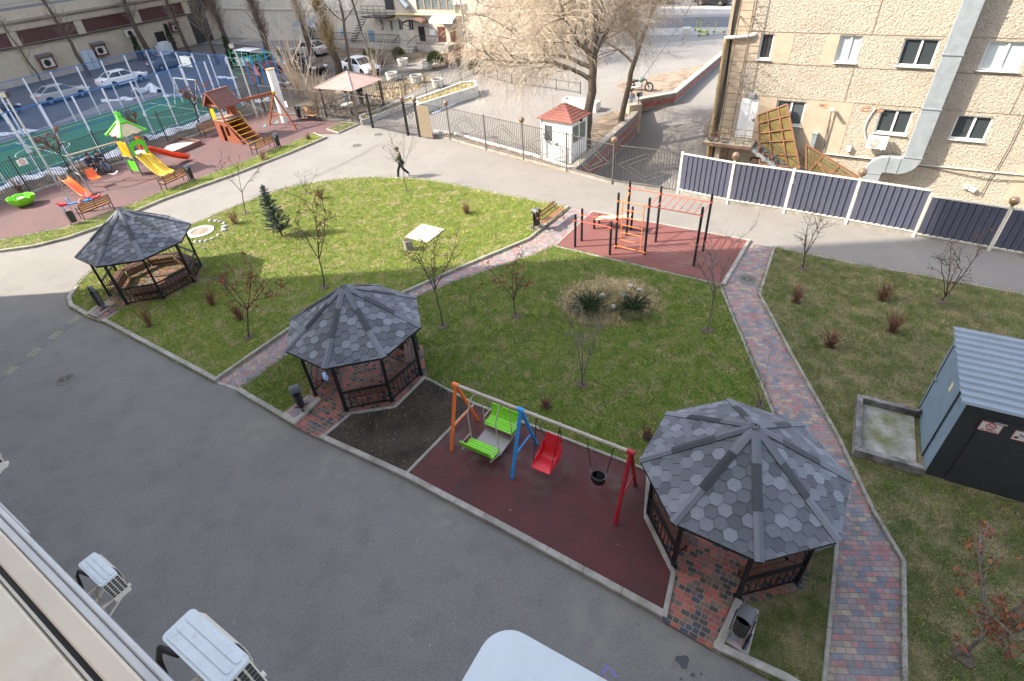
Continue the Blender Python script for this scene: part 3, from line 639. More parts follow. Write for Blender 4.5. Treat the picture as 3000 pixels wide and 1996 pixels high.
dup(hb, P3(1573, 668, .08), R_(35), 'hooded dark grey litter bin beside the slatted bench on the paver path')
dup(hb, P3(566, 530, .06), R_(150), 'hooded dark litter bin at the end of the bench below the yellow slide')
dup(hb, P3(818, 433, .06), R_(150), 'hooded dark litter bin at the end of the bench beside the wooden playhouse')
dup(hb, P3(880, 350, .02), R_(-30), 'hooded dark litter bin against the back fence next to the armchair-like bench')
ab = make_arch_bin('open dark litter bin under a hoop on the paver pad of the leftmost gazebo'); ab.location = P3(300, 900, .105); ab.rotation_euler.z = U+R_(0)
dup(ab, P3(222, 657, .06), R_(30), 'open dark litter bin under a pale hoop beside the bench by the seesaw')
# ------------------------------------------------------------------ benches
def make_bench(label):
    t = thing('park_bench', label, 'bench', (0, 0, 0), 0, 'slatted benches with black frames')
    for i in range(4):
        m = MB(); m.box((0, -0.20+i*0.115, 0.44), (1.5, 0.095, 0.03)); m.build('seat_slat', WOOD, t, bevel=0.004)
    for i in range(3):
        m = MB(); m.box((0, 0.235+i*0.035, 0.56+i*0.125), (1.5, 0.03, 0.095), M=Matrix.Rotation(R_(-15), 3, 'X')); m.build('back_slat', WOOD, t, bevel=0.004)
    for sx in (-1, 1):
        m = MB(); x = sx*0.78
        m.beam((x, -0.24, 0), (x, -0.24, 0.64), 0.035); m.beam((x, 0.20, 0), (x, 0.34, 0.90), 0.035); m.beam((x, -0.27, 0.64), (x, 0.29, 0.64), 0.045, 0.03); m.beam((x, -0.24, 0.41), (x, 0.26, 0.41), 0.035)
        m.build('leg_frame', BLACK, t)
    m = MB(); m.beam((-0.78, 0.34, 0.90), (0.78, 0.34, 0.90), 0.035); m.beam((0, 0.28, 0.42), (0, 0.35, 0.90), 0.03, 0.02); m.beam((-.78, 0.2, 0.41), (.78, 0.2, 0.41), 0.03); m.build('back_frame', BLACK, t)
    return t
def bench_at(t, a, b, z, label=None, flip=False):
    p, q = G(*a, z), G(*b, z); c = (p+q)/2; rz = ang(p, q)+(math.pi if flip else 0)
    if label: return dup(t, c, rz, label)
    t.location = c; t.rotation_euler.z = rz
pb = make_bench('slatted bench on the playground edge in front of the blue seesaw'); bench_at(pb, (240, 647), (335, 610), 0.02, flip=True)
bench_at(pb, (480, 562), (552, 528), 0.02, 'slatted bench on the playground edge below the foot of the yellow slide', True)
bench_at(pb, (748, 456), (800, 432), 0.02, 'slatted bench on the playground edge beside the wooden playhouse ladder', True)
bench_at(pb, (245, 522), (315, 500), 0.02, 'slatted bench against the playground fence where a person in dark clothes sits')
bench_at(pb, (600, 404), (648, 385), 0.02, 'slatted bench in the shade behind the wooden playhouse')
bench_at(pb, (885, 350), (935, 356), 0.02, 'slatted bench with orange boards against the back fence by the timber swing')
# cast bench on the paver path
t = thing('park_bench', 'long slatted bench with curved iron legs on the paver path beside the exercise mat', 'bench', G(1617, 655, .08), ang(G(1590, 668), G(1650, 622)))
for i in range(3): m = MB(); m.box((0, -0.16+i*0.13, 0.44+0.01*i), (1.7, 0.09, 0.035)); m.build('seat_slat', WOOD, t, bevel=.004)
for i in range(2): m = MB(); m.box((0, 0.27+i*0.07, 0.55+i*0.14), (1.7, 0.035, 0.09), M=Matrix.Rotation(R_(-25), 3, 'X')); m.build('back_slat', WOOD, t, bevel=.004)
for sx in (-1, 1):
    m = MB(); x = sx*0.68
    m.tube([(x, -0.30, 0), (x, -0.2, 0.1), (x, -0.22, 0.3), (x, -0.18, 0.42), (x, 0.15, 0.43), (x, 0.25, 0.5), (x, 0.38, 0.78)], 0.018, 6); m.tube([(x, 0.30, 0), (x, 0.14, 0.15), (x, 0.12, 0.42)], 0.018, 6); m.build('leg', BLACK, t, smooth=50)
# ------------------------------------------------------------------ swing frame and its swings
SB = [Vector((-1.595, 10.99, 2.03)), Vector((2.50, 8.25, 2.03))]; sx_ = (SB[1]-SB[0]).normalized(); sy_ = Vector((-sx_.y, sx_.x, 0)); SR = ang(*SB); SL = (SB[1]-SB[0]).length
t = thing('swing_frame', 'long swing frame with orange, blue and dark red leg pairs on the dark red mat', 'swing frame', (SB[0].x, SB[0].y, 0.078), SR)
TAN = mat('tan_paint', (0.36, 0.31, 0.25), (0.44, 0.39, 0.33), sc=5, rough=0.45)
m = MB(); m.tube([(0.05, 0, 1.95), (SL-0.05, 0, 1.95)], 0.048, 12); m.build('top_bar', TAN, t, smooth=40)
for x0, mm in ((0, ORANGE), (2.02, BLUEP), (SL, DRED)):
    for sg in (-1, 1):
        m = MB(); m.tube([(x0, sg*0.02, 1.93), (x0+(0.03 if x0 < 1 else 0), sg*0.66, 0.0)], 0.05, 12, caps=True); m.build('leg', mm, t, smooth=40)
    m = MB(); m.tube([(x0-0.09, 0, 1.95), (x0+0.09, 0, 1.95)], 0.066, 12); m.build('joint', mm, t, smooth=40)
    m = MB(); m.tube([(x0, -0.42, 0.68), (x0, 0.42, 0.68)], 0.022, 8); m.build('crossbar', mm, t, smooth=40)
def bar_pt(px): # distance along the bar of a hanger seen at px
    v = G(px[0], px[1], 2.03); return (v-SB[0]).dot(sx_)
h1, h2 = bar_pt((1386, 1148)), bar_pt((1465, 1180)); h3, h4 = bar_pt((1570, 1218)), bar_pt((1640, 1245)); h5, h6 = bar_pt((1719, 1278)), bar_pt((1796, 1308))
def at_bar(s_): v = SB[0]+sx_*s_; return (v.x, v.y, 0.078)
CHAIN = mat('chain', (0.05, 0.05, 0.052), rough=0.4, metal=0.7)
def chain(mb, p, q, r=0.011):
    p = Vector(p); q = Vector(q); L = (q-p).length; n = int(L/0.045); d = (q-p).normalized(); o = d.orthogonal().normalized(); o2 = d.cross(o)
    for i in range(n):
        c = p.lerp(q, (i+.5)/n); mb.beam(c-d*0.027, c+d*0.027, 0.022, 0.008, up=o if i % 2 else o2)
# face to face swing
hw = (h2-h1)/2; t = thing('face_to_face_swing', 'double swing with two lime green slatted seats facing each other and a tan footplate', 'swing', at_bar((h1+h2)/2), SR)
for sg in (-1, 1):
    m = MB(); m.tube([(sg*hw, 0, 1.88), (sg*hw, 0, 1.80)], 0.03, 8); m.tube([(sg*hw-.03, 0, 1.95), (sg*hw+.03, 0, 1.95)], 0.06, 10)
    for sy in (-1, 1):
        m.tube([(sg*hw, 0.0, 1.86), (sg*hw, sy*0.14, 1.80), (sg*(hw+0.02), sy*0.34, 1.45), (sg*(hw+0.02), sy*0.33, 0.22)], 0.015, 6)
    m.build('hanger', TAN, t, smooth=40)
for sy, fl in ((-1, 1), (1, 1)):
    m = MB(); wd = 2*hw+0.02
    prof = [(0.30, 0.43), (0.37, 0.455), (0.45, 0.45), (0.53, 0.44), (0.61, 0.44), (0.68, 0.47), (0.73, 0.56), (0.77, 0.66), (0.80, 0.75), (0.81, 0.82)]
    for (a, za), (b, zb) in zip(prof, prof[1:]):
        d = Vector((0, b-a, zb-za)).normalized()*0.006; m.beam((-wd/2, sy*(a+b)/2, (za+zb)/2), (wd/2, sy*(a+b)/2, (za+zb)/2), 0.03, math.hypot(b-a, zb-za)-0.008, up=(0, sy*(b-a), zb-za))
    for sg in (-1, 1):
        for (a, za), (b, zb) in zip(prof, prof[1:]): m.beam((sg*(wd/2+.012), sy*a, za), (sg*(wd/2+.012), sy*b, zb), 0.03, 0.045)
    st = m.build('seat', LIME, t, bevel=0.008)
    for sg in (-1, 1): m = MB(); m.tube([(sg*(wd/2+.03), sy*0.34, 0.66), (sg*(wd/2+.03), sy*0.75, 0.68), (sg*(wd/2+.03), sy*0.78, 0.45), (sg*(wd/2+.03), sy*0.34, 0.30)], 0.014, 6); m.build('armrest', TAN, st, smooth=40)
m = MB(); m.box((0, 0, 0.20), (2*hw-0.02, 0.60, 0.012)); m.beam((-hw, -0.33, 0.2), (hw, -0.33, 0.2), 0.03); m.beam((-hw, 0.33, 0.2), (hw, 0.33, 0.2), 0.03); m.beam((-hw, -0.33, 0.2), (-hw, 0.33, 0.2), 0.03); m.beam((hw, -0.33, 0.2), (hw, 0.33, 0.2), 0.03)
m.build('footplate', mat('tread_plate', (0.34, 0.32, 0.29), (0.22, 0.2, 0.18), sc=45, rough=0.5, metal=0.4), t)
# red bucket chair
t = thing('chair_swing', 'bright red moulded plastic chair hanging on chains next to the blue legs', 'swing', at_bar((h3+h4)/2), SR); hw = (h4-h3)/2
m = MB(); prof = [(0.47, 0.50, 0.27), (0.36, 0.535, 0.28), (0.18, 0.52, 0.265), (0.02, 0.50, 0.25), (-0.10, 0.53, 0.235), (-0.15, 0.66, 0.235), (-0.20, 0.84, 0.24), (-0.25, 1.0, 0.24), (-0.28, 1.10, 0.23), (-0.29, 1.16, 0.18)]
# the chair faces the camera side (-y): local front = -y
vs = []; fs = []; n = len(prof)
for y, z, w_ in prof:
    for s_ in (-1, -0.86, -0.5, 0, 0.5, 0.86, 1): vs.append((w_*s_, -y, z+0.045*max(0, abs(s_)-0.5)))
for i in range(n-1):
    for j in range(6): fs.append((i*7+j, i*7+j+1, (i+1)*7+j+1, (i+1)*7+j))
m.add(vs, fs); o = m.build('shell', REDP, t, smooth=60); sl = o.modifiers.new('solid', 'SOLIDIFY'); sl.thickness = 0.028; sl.offset = 0; ss = o.modifiers.new('sub', 'SUBSURF'); ss.levels = 1; ss.render_levels = 2
for sg in (-1, 1):
    m = MB(); pts = [(0.42, 0.57), (0.32, 0.66), (0.16, 0.72), (0.02, 0.74), (-0.10, 0.84), (-0.20, 0.93), (-0.24, 0.86), (-0.17, 0.66), (-0.08, 0.54), (0.10, 0.52), (0.3, 0.545)]
    k = len(pts); vs = [(sg*(0.24+d), -y, z) for d in (0, 0.03) for y, z in pts]
    m.add(vs, [tuple(range(k)), tuple(range(2*k-1, k-1, -1))]+[(i, (i+1) % k, k+(i+1) % k, k+i) for i in range(k)]); m.build('side_wing', REDP, t, bevel=0.012)
    m = MB(); m.beam((sg*0.235, -0.06, 0.60), (sg*0.235, 0.20, 0.86), 0.02, 0.004); m.lathe([(0.04, 0), (0.04, 0.02)], (sg*0.25-0.01, 0.12, 0.9), 8)
    m = MB(); chain(m, (sg*hw, 0, 1.80), (sg*0.26, -0.34, 0.66)); chain(m, (sg*hw, 0, 1.80), (sg*0.245, 0.26, 1.0)); m.tube([(sg*hw, 0, 1.80), (sg*hw, 0, 1.90)], 0.015, 6); m.build('chain', CHAIN, t)
    m = MB(); m.tube([(sg*hw-.025, 0, 1.95), (sg*hw+.025, 0, 1.95)], 0.06, 10); m.build('clamp', TAN, t)
# black toddler bucket
t = thing('bucket_swing', 'black rubber toddler bucket seat hanging on two chains beside the dark red legs', 'swing', at_bar((h5+h6)/2), SR); hw = (h6-h5)/2
RUBB = mat('black_rubber', (0.014, 0.014, 0.016), rough=0.42)
m = MB(); k = 20; ring = [(0.19*math.cos(2*math.pi*i/k), 0.16*math.sin(2*math.pi*i/k)) for i in range(k)]
for r0, z0, r1, z1 in ((1.0, 0.66, 1.0, 0.50), (1.0, 0.50, 0.8, 0.42), (0.86, 0.66, 0.86, 0.5), (1.0, 0.66, 0.86, 0.66)):
    b = [(x*r0, y*r0, z0) for x, y in ring]+[(x*r1, y*r1, z1) for x, y in ring]; m.add(b, [(i, (i+1) % k, k+(i+1) % k, k+i) for i in range(k)])
m.beam((-0.15, 0, 0.42), (0.15, 0, 0.42), 0.12, 0.03); m.beam((0, -0.16, 0.58), (0, 0.16, 0.42), 0.07, 0.03); m.beam((0, 0.15, 0.6), (0, 0.0, 0.41), 0.14, 0.03)
m.build('bucket', RUBB, t, smooth=35)
for sg in (-1, 1):
    m = MB(); chain(m, (sg*hw, 0, 1.80), (sg*0.21, 0, 0.86)); m.tube([(sg*hw, 0, 1.80), (sg*hw, 0, 1.90)], 0.015, 6); m.build('chain', CHAIN, t)
    m = MB(); m.tube([(sg*0.21, 0, 0.86), (sg*0.20, -0.06, 0.68)], 0.008, 5); m.tube([(sg*0.21, 0, 0.86), (sg*0.20, 0.06, 0.68)], 0.008, 5); m.build('link', GALV, t)
    m = MB(); m.tube([(sg*hw-.025, 0, 1.95), (sg*hw+.025, 0, 1.95)], 0.06, 10); m.build('clamp', TAN, t)
# ------------------------------------------------------------------ exercise frame
t = thing('exercise_frame', 'outdoor gym of black posts with orange wall bars and monkey bars on reddish mat', 'exercise frame', G(1830, 720, .034))
EP = [(3.08, 21.51, 1.55), (3.44, 22.01, 1.55), (4.17, 23.07, .45), (4.50, 23.58, .45), (4.43, 20.60, 1.55), (4.78, 21.12, 2.53), (5.48, 22.20, 2.53), (5.80, 22.70, 1.12), (5.86, 20.37, 2.55), (6.59, 21.41, 2.55), (7.58, 19.20, 2.55), (8.30, 20.28, 2.55)]
o_ = t.location; EPL = [Vector((x-o_.x, y-o_.y, h)) for x, y, h in EP]
CORAL = mat('coral_paint', (0.72, 0.12, 0.07), rough=0.45); ORG2 = mat('orange_bars', (0.78, 0.22, 0.05), rough=0.45)
for p in EPL: m = MB(); m.tube([(p.x, p.y, -0.03), (p.x, p.y, p.z-.03), (p.x, p.y, p.z)], [0.052, 0.052, 0.034], 10); m.build('post', BLACK, t, smooth=40)
def bar(name, i, za, j, zb, mt=CORAL, r=0.021):
    m = MB(); a, b = EPL[i-1], EPL[j-1]; m.tube([(a.x, a.y, za), (b.x, b.y, zb)], r, 8)
    for p, z in ((a, za), (b, zb)): m.lathe([(0.064, -0.035), (0.072, 0), (0.064, 0.035)], (p.x, p.y, z), 10)
    return m.build(name, mt, t, smooth=40)
bar('parallel_bar', 1, 1.27, 5, 1.27); bar('parallel_bar', 2, 1.27, 6, 1.27); bar('high_bar', 7, 2.22, 10, 2.22); bar('high_bar', 6, 1.5, 7, 2.0, ORG2)
m = MB(); a, b = EPL[5], EPL[8]; d = (b-a); d.z = 0; L = d.length; d.normalize()
for z in (2.18, 0.12): m.tube([(a.x, a.y, z), (b.x, b.y, z)], 0.021, 8); [m.lathe([(0.064, -0.035), (0.072, 0), (0.064, 0.035)], (p.x, p.y, z), 10) for p in (a, b)]
pa = a+d*0.2; pb_ = b-d*0.2
for p in (pa, pb_): m.tube([(p.x, p.y, 2.18), (p.x, p.y, 0.12)], 0.02, 8)
wb_ = m.build('wall_bars', ORG2, t, smooth=40)
for i in range(1, 6): z = 0.12+2.06*i/6; m = MB(); m.tube([(pa.x, pa.y, z), (pb_.x, pb_.y, z)], 0.017, 8); m.build('rung', ORG2, wb_, smooth=40)
m = MB(); a, b, c, d_ = EPL[9], EPL[11], EPL[8], EPL[10]
for p, q in ((a, b), (c, d_)):
    m.tube([(p.x, p.y, 2.2), (q.x, q.y, 2.2)], 0.021, 8); [m.lathe([(0.064, -0.035), (0.072, 0), (0.064, 0.035)], (x.x, x.y, 2.2), 10) for x in (p, q)]
for i in range(8):
    if i == 0: mb_ = m.build('monkey_bars', CORAL, t, smooth=40)
    f = (i+.02)/7.04; p, q = a.lerp(b, f), c.lerp(d_, f); m = MB(); m.tube([(p.x, p.y, 2.2), (q.x, q.y, 2.2)], 0.017, 8); m.build('rung', CORAL, mb_, smooth=40)
m = MB(); p1, p2 = (EPL[2]+EPL[3])/2, (EPL[6]+EPL[7])/2; m.beam((p1.x, p1.y, 0.38), (p2.x, p2.y, 0.78), 0.40, 0.03, up=(0, 0, 1)); m.build('sit_up_board', mat('ply_board', (0.5, 0.36, 0.27), rough=0.6), t)
m = MB()
for sg in (-1, 1):
    dd = (p2-p1); dd.z = 0; nn = Vector((-dd.y, dd.x, 0)).normalized()*0.22*sg; m.tube([(p1.x+nn.x, p1.y+nn.y, 0.39), (p2.x+nn.x, p2.y+nn.y, 0.8)], 0.02, 8)
m.tube([(EPL[6].x, EPL[6].y, 0.98), (EPL[7].x, EPL[7].y, 0.98)], 0.02, 8); m.build('board_rails', CORAL, t, smooth=40)
# ------------------------------------------------------------------ shed and concrete basin
A = G(2704, 1392); HS = 2.55; Bq = G(2819, 985, HS); dA = Vector((math.cos(R_(-30.2)), math.sin(R_(-30.2)), 0)); nA = Vector((-dA.y, dA.x, 0)); depth = (Bq-A).dot(nA); LS = 4.2
t = thing('utility_shed', 'metal utility shed with corrugated blue-grey roof, pale blue side door and black front', 'shed', (A.x, A.y, 0), R_(-30.2))
SHBLUE = mat('shed_blue', (0.19, 0.265, 0.34), (0.16, 0.225, 0.29), sc=2.5, rough=0.55); SHDARK = mat('shed_dark', (0.030, 0.034, 0.040), (0.038, 0.042, 0.05), sc=2, rough=0.6)
HF = HS; HB = HS+0.12
m = MB(); m.quad((0, 0, 0.0), (LS, 0, 0.0), (LS, 0, HF), (0, 0, HF)); m.quad((LS, depth, 0), (0, depth, 0), (0, depth, HB), (LS, depth, HB)); m.quad((LS, 0, 0), (LS, depth, 0), (LS, depth, HB), (LS, 0, HF)); m.build('wall', SHDARK, t)
m = MB(); m.quad((0, depth, 0.0), (0, 0, 0.0), (0, 0, HF), (0, depth, HB)); m.build('side_wall', SHBLUE, t)
m = MB(); m.box((-0.012, depth*0.55, 1.22), (0.03, depth*0.66, 2.3)); d1 = m.build('side_door', SHBLUE, t, bevel=.004)
for f in (.22, .9): m = MB(); m.box((-0.035, depth*f, 1.22), (0.02, 0.02, 2.36)); m.build('door_gap', BLACK, d1)
m = MB(); m.box((-0.04, depth*0.86, 1.3), (0.03, 0.03, 0.18)); m.box((-0.055, depth*0.86, 1.3), (0.02, 0.12, 0.03)); m.build('handle', GALV, d1)
m = MB(); m.box((-0.032, depth*0.45, 1.98), (0.006, 0.16, 0.24)); m.build('notice', mat('yellowed_paper', (0.62, 0.53, 0.33), rough=0.8), d1)
for x0 in (0.42, 2.35):
    m = MB(); m.box((x0+0.92, -0.018, 1.17), (1.82, 0.036, 2.22)); dr = m.build('front_door', SHDARK, t, bevel=.006)
    m = MB(); m.tube([(x0+0.2, -0.05, 2.22), (x0+0.42, -0.05, 2.22)], 0.02, 6); m.build('hinge', GALV, dr)
m = MB(); n = 26; Y0, Y1 = -0.10, depth+0.12
for i in range(n*4):
    y0 = Y0+(Y1-Y0)*i/(n*4); y1 = Y0+(Y1-Y0)*(i+1)/(n*4)
    def hz(y, k): return HF+0.05+(HB-HF)*(y/depth)+(0.022 if (k//2) % 2 == 0 else -0.022)
    pass
k = 12; pr = []
for i in range(k):
    u = i/k; w_ = (Y1-Y0)/k; y = Y0+u*(Y1-Y0)
    for du, h in ((0.0, 0.0), (0.18, 0.045), (0.48, 0.045), (0.66, 0.0)): pr.append((y+du*w_, HF+0.035+(HB-HF)*y/depth+h))
pr.append((Y1, HB+0.04))
vs = [(x, y, z) for x in (-0.14, LS+0.1) for y, z in pr]; q = len(pr)
m = MB(); m.add(vs, [(i, i+1, q+i+1, q+i) for i in range(q-1)]); o = m.build('roof', mat('roof_sheet', (0.23, 0.275, 0.32), (0.20, 0.24, 0.285), sc=2, rough=0.4, metal=0.25), t); o.modifiers.new('s', 'SOLIDIFY').thickness = 0.008
def sign_local(px, yy, wd, hh): # point on the front wall
    P_ = on_plane(px[0], px[1], A, nA); v = P_-A; return v.dot(dA), v.z
SIGNW = mat('sign_white', (0.78, 0.78, 0.76), rough=0.5); SIGNR = mat('sign_red', (0.6, 0.03, 0.04), rough=0.5); SIGNK = mat('sign_black', (0.02, 0.02, 0.022), rough=0.5)
def wall_sign(par, x, z, wd, hh, y=-0.04):
    m = MB(); m.box((x, y, z), (wd, 0.008, hh)); o = m.build('sign', SIGNW, par)
    m = MB()
    for a, b in (((-1, -1), (1, -1)), ((1, -1), (1, 1)), ((1, 1), (-1, 1)), ((-1, 1), (-1, -1))):
        m.beam((x+a[0]*wd/2*.97, y-.006, z+a[1]*hh/2*.97), (x+b[0]*wd/2*.97, y-.006, z+b[1]*hh/2*.97), 0.008, 0.008, up=(0, 1, 0))
    m.build('border', SIGNR, o); return o
def no_smoking(par, x, z, r, y=-0.05):
    m = MB(); m.tube([(x+r*math.cos(i*math.pi/10), y, z+r*math.sin(i*math.pi/10)) for i in range(20)], r*0.13, 5, closed=True); m.beam((x-r*.68, y, z+r*.68), (x+r*.68, y, z-r*.68), 0.006, r*.22, up=(0, 1, 0)); m.build('ring', SIGNR, par)
    m = MB(); m.box((x-r*.05, y+.004, z), (r*1.1, 0.006, r*.2)); m.tube([(x+r*.45, y+.004, z+r*.15), (x+r*.4, y+.004, z+r*.3), (x+r*.6, y+.004, z+r*.45)], r*.05, 4); m.build('cigarette', SIGNK, par)
RX = Matrix.Rotation(R_(90), 4, 'X')
sx1, sz1 = sign_local((2901, 1249), 0, 0, 0); sg1 = wall_sign(t, sx1, sz1, 0.40, 0.27); no_smoking(sg1, sx1, sz1+0.035, 0.085)
letters('НЕ КУРИТЬ', 0.055, 'lettering', SIGNK, sg1, Matrix.Translation((sx1, -0.046, sz1-0.095)) @ RX)
sx2, sz2 = sign_local((2990, 1275), 0, 0, 0); sg2 = wall_sign(t, sx2+0.06, sz2, 0.40, 0.27)
m = MB(); m.beam((sx2-0.04, -0.05, sz2+0.06), (sx2+0.14, -0.05, sz2-0.01), 0.006, 0.06, up=(0, 1, 0)); m.beam((sx2-0.03, -0.05, sz2-0.02), (sx2-0.05, -0.05, sz2-0.06), 0.006, 0.03, up=(0, 1, 0)); m.box((sx2-0.07, -0.05, sz2-0.06), (0.05, 0.006, 0.05)); m.build('camera_symbol', SIGNK, sg2)
# basin
bz = 0.30; bo = [G(2536, 1164, bz), G(2519, 1321, bz), A+Vector((-0.02, 0.0, 0))+nA*0.0, A+nA*(depth*0.93)]
bo = [A-dA*1.62+nA*depth*0.80, A-dA*1.62-nA*0.12, A-dA*0.02-nA*0.12, A-dA*0.02+nA*depth*0.80]
t = thing('concrete_basin', 'weathered grey concrete basin with mossy floor against the blue shed door', 'basin', (0, 0, 0))
m = MB(); oc = offset_line(bo, 0.15, True); ic = [p for p in oc]
zz = 0.33
for i in range(4):
    j = (i+1) % 4
    if i == 2: continue
    p, q, r, s_ = bo[i], bo[j], ic[j], ic[i]
    m.add([(p.x, p.y, 0), (q.x, q.y, 0), (r.x, r.y, 0), (s_.x, s_.y, 0), (p.x, p.y, zz), (q.x, q.y, zz), (r.x, r.y, zz), (s_.x, s_.y, zz)], [(0, 1, 5, 4), (2, 3, 7, 6), (4, 5, 6, 7), (1, 2, 6, 5), (3, 0, 4, 7)])
m.build('rim', mat('basin_concrete', (0.27, 0.26, 0.25), (0.12, 0.115, 0.11), sc=4, rough=0.95, bump=0.02, bsc=18, c3=(0.06, 0.058, 0.055), sc3=2.2, lo3=.5), t, bevel=0.02)
m = MB(); m.sheet([(p.x, p.y) for p in ic], 0.12); m.build('floor', mat('basin_floor', (0.36, 0.35, 0.32), (0.20, 0.20, 0.16), sc=3, rough=0.9, bump=0.01, bsc=10, c3=(0.14, 0.15, 0.06), sc3=1.6, lo3=.48, hi3=.68), t)
# ------------------------------------------------------------------ lids, rings, vent
def manhole(px, r, label, z=0.012, mt=None, pattern=True):
    c = G(px[0], px[1], z); t = thing('manhole_cover', label, 'manhole cover', c, random.uniform(0, 3))
    m = MB(); m.lathe([(r, -0.005), (r, 0.008), (r*.86, 0.008), (r*.86, 0.004), (1e-6, 0.004)], n=28); m.build('lid', mt or mat('cast_iron', (0.13, 0.12, 0.105), (0.19, 0.17, 0.145), sc=14, rough=0.8), t)
    m = MB()
    for i in range(14):
        a = i*math.pi/7; m.beam((r*.2*math.cos(a), r*.2*math.sin(a), 0.008), (r*.8*math.cos(a+.25), r*.8*math.sin(a+.25), 0.008), 0.03, 0.01)
    m.build('ribs', mat('cast_iron_rib', (0.075, 0.068, 0.06), rough=0.8), t); return t
manhole((190, 1111), 0.33, 'round cast iron manhole cover in the shaded asphalt yard'); manhole((2190, 818), 0.36, 'round rusty manhole cover set in the paver path', 0.028)
manhole((1045, 426), 0.36, 'round manhole cover in the sunlit drive in front of the black gate posts', mt=ASPH); manhole((1108, 394), 0.34, 'round manhole cover in the sunlit drive nearest the sliding gate', mt=ASPH)
c = G(587, 680, 0.07); t = thing('well_ring', 'white rimmed concrete well ring in the grass beside the gazebo near the playground', 'well', c)
m = MB(); m.lathe([(0.66, 0), (0.66, 0.045), (0.43, 0.045), (0.43, 0.02)], n=30); m.build('rim', mat('limewashed', (0.62, 0.58, 0.52), (0.42, 0.39, 0.35), sc=6, rough=0.9), t)
m = MB(); m.lathe([(0.43, 0.022), (1e-6, 0.04)], n=30); m.build('lid', mat('gravel_lid', (0.3, 0.25, 0.2), (0.2, 0.16, 0.13), sc=20, rough=1), t)
q = [G(1187, 694, .1), G(1236, 657, .1), G(1303, 672, .1), G(1252, 711, .1)]
m = MB(); m.prism(q, 0.02, 0.115); tag(m.build('concrete_slab', mat('slab_concrete', (0.56, 0.52, 0.46), (0.46, 0.42, 0.36), sc=2.5, rough=0.9, bump=.003, bsc=30, c3=(0.34, 0.28, 0.22), sc3=1.5, lo3=.55), bevel=.01), 'square white concrete slab lying in the sunlit lawn', 'slab')
c = G(1198, 731, 0.07); t = thing('vent_pipe', 'short grey concrete vent pipe standing in the lawn beside the white slab', 'vent', c); hv = HT((1198, 731), (1196, 704))
m = MB(); m.lathe([(0.19, 0), (0.19, 0.46), (0.165, 0.47), (0.165, 0.44)], n=22); m.build('pipe', CONCD, t, smooth=40)
m = MB(); m.lathe([(0.168, 0.44), (1e-6, 0.455)], n=22); [m.box((0, -0.12+i*0.04, 0.46), (0.3*math.cos(abs(i-3)*.3), 0.02, 0.015)) for i in range(7)]; m.build('grille', mat('rust_grille', (0.12, 0.09, 0.07), rough=.9), t)
# oil stain and chalk scrawl
m = MB(); c = G(2000, 1938); n = 18; pts = [(c.x+0.125*(1+0.22*math.sin(3*a)+random.uniform(-.06, .06))*math.cos(a), c.y+0.125*(1+0.22*math.sin(3*a))*math.sin(a)) for a in [i*2*math.pi/n for i in range(n)]]; m.sheet(pts, 0.009)
for px, r in (((2030, 1978), .05), ((1995, 1990), .03), ((2055, 1976), .03), ((1870, 1830), .02), ((1580, 1775), .02)):
    c = G(*px); m.sheet([(c.x+r*math.cos(a)*random.uniform(.8, 1.2), c.y+r*.8*math.sin(a)) for a in [i*.6 for i in range(10)]], 0.009)
struct(m.build('oil_stain', mat('oil', (0.05, 0.05, 0.052), rough=0.6)))
m = MB(); c = G(1765, 1960); v = [Vector((c.x+0.10*math.cos(a*1.3)+a*0.03, c.y+0.07*math.sin(a*2.1)-a*0.02, 0)) for a in [i*.3 for i in range(22)]]; ribbon(m, v, 0.018, 0.010); struct(m.build('chalk_scrawl', mat('blue_chalk', (0.2, 0.18, 0.5), rough=1)))
# ------------------------------------------------------------------ the apartment block the picture is taken from
def UW(u, n, z): v = UD*u+UN*n; return Vector((v.x, v.y, z))
WALLC = mat('block_cladding', (0.55, 0.50, 0.43), (0.47, 0.43, 0.37), sc=1.5, rough=0.8)
t = thing('apartment_block', 'cream clad apartment block at the lower left edge with a stained metal sill', 'building', UW(0, -0.25, 0), U)
m = MB(); X0, X1, H_ = -37.6, 30, 40
m.quad((X0, 0, -.02), (X1, 0, -.02), (X1, 0, H_), (X0, 0, H_)); m.quad((X0, -12, -.02), (X0, 0, -.02), (X0, 0, H_), (X0, -12, H_)); m.quad((X1, 0, -.02), (X1, -12, -.02), (X1, -12, H_), (X1, 0, H_)); m.quad((X1, -12, -.02), (X0, -12, -.02), (X0, -12, H_), (X1, -12, H_)); m.quad((X0, 0, H_), (X1, 0, H_), (X1, -12, H_), (X0, -12, H_))
m.build('wall', WALLC, t)
ALU = mat('sill_metal', (0.33, 0.34, 0.345), (0.40, 0.40, 0.395), sc=7, rough=0.35, metal=0.45, c3=(0.42, 0.41, 0.40), sc3=12, lo3=.58); TRIM = mat('sill_trim', (0.58, 0.48, 0.36), (0.52, 0.43, 0.33), sc=4, rough=0.6)
BOARD = mat('stained_board', (0.55, 0.45, 0.33), (0.60, 0.52, 0.41), sc=6, rough=0.7, c3=(0.36, 0.27, 0.17), sc3=5, lo3=.5, hi3=.75)
m = MB(); m.box((-8.7, 0.2235, 10.935), (16.0, 0.012, 0.05)); m.box((-8.7, 0.209, 10.95), (16, 0.016, 0.012)); s1_ = m.build('sill', ALU, t, bevel=.003); m = MB(); m.box((-9.65, 0.2345, 10.92), (16.0, 0.010, 0.03)); m.build('sill_lip', TRIM, s1_)
m = MB(); m.box((-8.69, 0.182, 10.955), (16.0, 0.037, 0.05)); m.build('sill_trim', TRIM, s1_, bevel=.004)
m = MB(); m.box((-8.7, 0.156, 10.90), (16.1, 0.012, 0.06)); m.build('sill_gap', BLACK, s1_)
